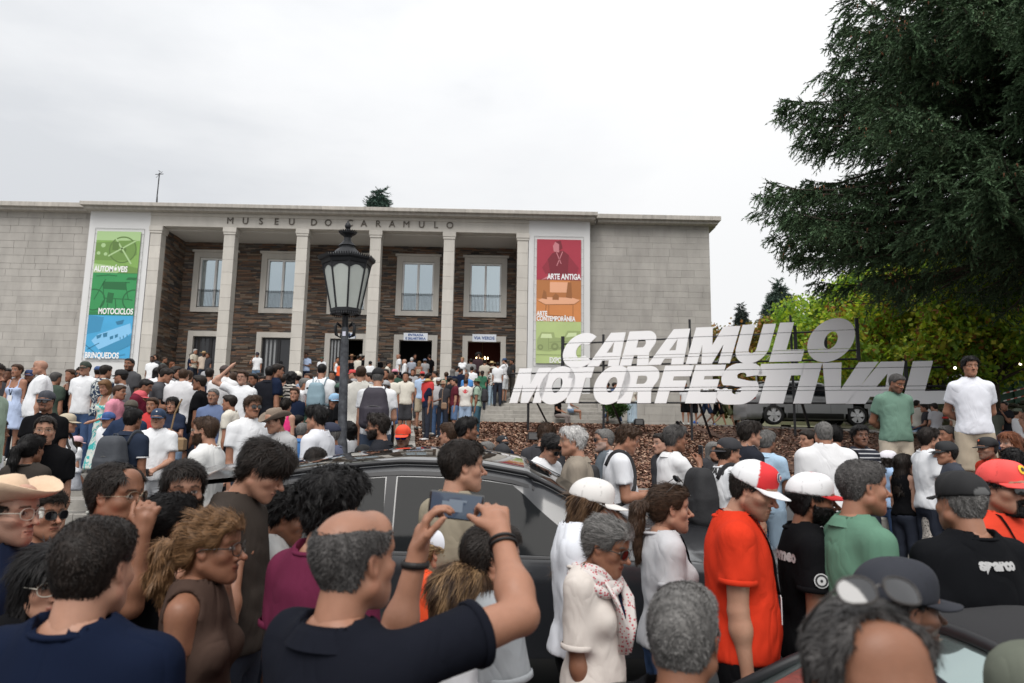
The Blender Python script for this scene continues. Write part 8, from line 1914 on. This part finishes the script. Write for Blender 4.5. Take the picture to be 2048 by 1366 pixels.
for (x, y, hp, face, d, lab, kw) in [(1848, 808, 16, 300, 19.5, 'man in dark t-shirt and jeans sitting beside the sage green shirt', dict(tc=CHAR, bc=LDEN)), (1833, 800, 15, 60, 20, 'person in cream top sitting beneath the letter l', dict(tc=CREAM, bc=DENIM)), (1843, 801, 15, 20, 20.4, 'person in white sitting behind the sign prop', dict(tc=WHT, bc=(.03, .08, .3))), (1868, 806, 17, 350, 19, 'man in light grey t-shirt sitting, back turned', dict(tc=(.42, .42, .44), bc=NAVY)),
        (1913, 806, 17, 4, 18.6, 'person in cream t-shirt with red lettering, back turned', dict(tc=(.58, .53, .44), bc=BLK, lod=2, print=[('CARAMULO', 'back', 0, 1.28, .09, (.6, .05, .04))])), (1985, 812, 18, 20, 17.5, 'man in grey green t-shirt sitting right of the youth in white', dict(tc=(.10, .11, .09), bc=DENIM)), (2008, 803, 18, 250, 17.6, 'man in dark shirt with hand at his mouth', dict(tc=(.025, .025, .03), bc=DENIM, arms=('chin', 'bent'))), (2035, 815, 18, 90, 17, 'woman in green cap and white tank top sitting', dict(sex='f', cap=('cap', (.13, .15, .11)), top='tank', tc=WHT, bc=(.07, .05, .04))), (2046, 822, 17, 200, 18, 'person in grey at the right edge of the bank', dict(tc=GREY))]:
    kw.setdefault('hair', ('short', 'dark')); kw.setdefault('lod', 3); Pn(x, y, hp, face, lab, d=d, fixd=1, legs='sit', arms=kw.pop('arms', ('low', 'low')), group=gS, Hr=(1.6, 1.8), **kw)
# ================================================================== THINGS HELD OR WORN SEPARATELY
def inhand(spec, i, name, label, cat, off=(0, 0, 0), rz=0.0):
    W0, fd, up = spec['_hands'][i]; p = spec['_M']@Vector((W0+fd*.085+np.array(off)))
    e_ = empty(name, tuple(p), spec['_root'].rotation_euler[2]+rz, label, cat); return e_
def can(spec, i, col, label):
    c_ = inhand(spec, i, 'drink_can', label, 'can', off=(0, .02, .03)); MB().lathe([(0, -.06), (.024, -.06), (.032, -.05), (.032, .05), (.026, .06), (0, .058)], 16).build('can_body', mat('can_%.2f' % col[1], col, .3, metal=.4), c_, smooth=True); MB().lathe([(0, .060), (.022, .061)], 12).build('lid', mat('alloy', (.42, .43, .44), .3, metal=.85), c_)
can(bc_, 1, (.75, .16, .03), 'orange drink can held by the man in black polo and dark cap')
for k_ in (kc,):
    pass
def camera_(spec, i, label, s=1.0, off=(0, .03, 0), rz=0):
    c_ = inhand(spec, i, 'camera', label, 'camera', off, rz); MB().box(-.07*s, .07*s, -.03*s, .03*s, -.045*s, .045*s, b=.008).build('camera_body', blackp, c_); MB().box(-.03*s, .03*s, -.02, .02, .04*s, .065*s, b=.005).build('viewfinder', blackp, c_)
    o = MB().lathe([(0, 0), (.038*s, 0), (.04*s, .05*s), (.044*s, .09*s), (.036*s, .095*s), (.034*s, .08*s), (0, .08*s)], 18).build('camera_lens', mat('lens_black', (.01, .01, .012), .2, coat=1), c_, smooth=True); o.rotation_euler = (R(-80), 0, 0)
camera_(mm, 1, 'black camera in the hand of the man with the moustache', 1.1, off=(0, .02, -.04)); camera_(kc, 1, 'black camera with a long lens held by the boy in the navy cap', .9)
# the phone held up in front
hl_, hr_ = ph_m['_hands'][0], ph_m['_hands'][1]
pL = ph_m['_M']@Vector(hl_[0]+hl_[1]*.11); pR = ph_m['_M']@Vector(hr_[0]+hr_[1]*.10)
pc_ = at(912, 1012, 2.05)
fp = empty('mobile_phone', tuple(pc_), R(-4), 'black mobile phone held up sideways by the man in the black polo', 'phone'); fp.rotation_euler[1] = R(5)
MB().box(-.078, .078, -.004, .004, -.038, .038, b=.004).build('phone_body', mat('phone_shell', (.012, .012, .014), .25, coat=1), fp)
MB().box(-.072, .072, -.0052, -.0045, -.034, .034).build('screen', mat('phone_screen', (.02, .03, .05), .08, emit=((.10, .14, .20), .35), coat=1), fp)
q = MB()
for x0, x1, z0, z1 in ((-.04, .02, -.016, .012), (-.02, .03, .012, .018)): q.box(x0, x1, -.0060, -.0054, z0, z1)
q.build('screen_picture', mat('screen_picture', (.1, .12, .15), .3, emit=((.25, .3, .36), .35)), fp)
print('PHONE hands', pL, pR, 'target', pc_, 'proj')
def px_(p_):
    q_ = np.array(p_)-CAM; z_ = q_@cf; return round(1024+FP*(q_@cr)/z_), round(683-FP*(q_@cu)/z_), round(float(q_[1]), 2)
print('hands px', px_(pL), px_(pR))
# bracelets and watch belong to the man: parts
for (hh_, nm, r_, m_, offs) in ((hr_, 'bracelet', .0335, mat('leather_black', (.012, .011, .011), .6), (-.035, -.05)), (hl_, 'wrist_watch', .034, MATS['leather_black'], (-.04,))):
    for of in offs:
        c0 = hh_[0]+hh_[1]*of; f_ = hh_[1]/np.linalg.norm(hh_[1]); a1 = np.cross(f_, [0, 0, 1.]); a1 /= np.linalg.norm(a1)+1e-9; a2 = np.cross(f_, a1)
        ring = [c0+r_*(math.cos(t_)*a1+math.sin(t_)*a2)+f_*.006*math.sin(t_) for t_ in np.linspace(0, 2*math.pi, 25)]
        MB().tube(ring, .0042 if nm == 'bracelet' else .010, 6, caps=False, flat=None if nm == 'bracelet' else (.35, 1)).build(nm, m_, ph_m['_root'], smooth=True)
# phone of the grey t-shirt man, phone of the white polo man, bottle of the bob haired woman
for sp_, i_, lb in ((k15, 1, 'dark phone held low by the man in the grey t-shirt'), (k12, 1, 'phone held up by the man in the white polo')):
    e_ = inhand(sp_, i_, 'mobile_phone', lb, 'phone', off=(0, .01, .02)); MB().box(-.036, .036, -.004, .004, -.07, .07, b=.003).build('phone_body', MATS['phone_shell'], e_)
# scarf of the grey haired woman
root = gw['_root']; H_ = gw['_H']/1.75
scf = pattern('keffiyeh', 'dots', (.45, .10, .12), (.58, .54, .52), 70)
q = MB()
for j, (rr_, zz_, th_) in enumerate(((.075, 1.505, .022), (.088, 1.475, .026), (.10, 1.445, .024))):
    a_ = np.linspace(0, 2*np.pi, 29); q.tube([(rr_*math.cos(t_)*1.15, rr_*math.sin(t_)*1.0+.006, zz_*H_-.035*max(0, math.sin(t_))+.012*math.sin(3*t_+j)) for t_ in a_], th_, 8, caps=False)
for s in (-1, 1): q.tube([(s*.07, .09, 1.45*H_), (s*.06, .135, 1.36*H_), (s*.035, .15, 1.24*H_), (s*.02, .145, 1.12*H_)], [.022, .03, .03, .02], 8, flat=(1, .3))
q.build('scarf', scf, root, smooth=True)
# fringe on the knit sleeves
# stripes and green band on the right sleeve of the black shirt with the sponsor lettering
S0, E0, W0 = sp['_SH'][1]
for t_, col, w_ in ((.44, (.45, .45, .46), .006), (.50, (.45, .45, .46), .006), (.615, (.30, .75, .05), .005)):
    ax_ = (E0-S0)/np.linalg.norm(E0-S0); p_ = S0+(E0-S0)*t_; MB().tube([p_-ax_*w_, p_+ax_*w_], .050*sp['_H']/1.75*1.20+.022, 20, caps=False).build('sleeve_band', cloth(col), sp['_root'], smooth=True)
S0, E0, W0 = ar2['_SH'][1]; p_ = S0+(E0-S0)*.42; ax_ = (E0-S0)/np.linalg.norm(E0-S0)
for li, (r_, c_) in enumerate(((.030, (.55, .55, .55)), (.026, (.02, .02, .022)), (.018, (.5, .5, .5)), (.006, (.02, .02, .022)))):
    o = MB().raw([(0, 0, 0)]+[(r_*math.cos(k*math.pi/12), r_*math.sin(k*math.pi/12), 0) for k in range(24)], (), [(0, 1+k, 1+(k+1) % 24) for k in range(24)]).build('printed_emblem', mat('arm_badge_%d' % li, c_, .7), ar2['_root'])
    o.matrix_local = Matrix.Translation(tuple(p_+np.array([.0755+.0012*li, .012, 0])))@Vector((1, .12, .1)).to_track_quat('Z', 'Y').to_matrix().to_4x4()
# low stone blocks on which the two men stand above the crowd
for (x, d, r_, lb) in ((1797, 8.7, .55, 'low stone block under the man in sage green'), (1939, 8.2, .62, 'low stone block under the curly haired youth')):
    p_ = at(x, 950, d); g_ = ground(p_[0], d); b_ = empty('stone_block', (p_[0], d, g_), 0, lb, 'stone block'); MB().box(-.55, .55, -.3, .3, -.1, r_+.06, b=.02).build('block', granite, b_)
sw_ = empty('stone_bench', (-1.75, 9.9, ground(-1.7, 9.9)), 0, 'low stone ledge under the people just right of the lamp post', 'ledge')
MB().box(-.95, .95, -.75, .55, -.1, .42, b=.02).build('block', granite, sw_)
# bag of the woman with the bob, black shoulder bag, wicker
for (x, y, d, lb, col, sz) in ((352, 889, 10.2, 'small woven straw bag hanging in front of the light jeans', (.26, .17, .09), (.13, .06, .10)), (474, 815, 13.5, 'black shoulder bag beside the long white t-shirt', (.015, .015, .018), (.12, .06, .13)), (888, 812, 20.5, 'small tan handbag beside the wide beige trousers', (.22, .14, .09), (.08, .04, .10))):
    p_ = at(x, y, d); b_ = empty('handbag', tuple(p_), 0, lb, 'bag'); MB().box(-sz[0], sz[0], -sz[1], sz[1], -sz[2], sz[2], b=.03).build('bag', mat('bag_%.2f' % col[0], col, .8, bump=.5, bscale=80), b_)
    MB().tube([(-sz[0]*.8, 0, sz[2]), (-.05, 0, sz[2]+.35), (.03, 0, sz[2]+.55)], .012, 6).build('strap', mat('bag_%.2f' % col[0], col, .8), b_)
print('TIME script', round(time.time()-T0, 1), 'objects', len(bpy.data.objects), 'tris', sum(sum(len(p.vertices)-2 for p in []) or 0 for _ in [0]))
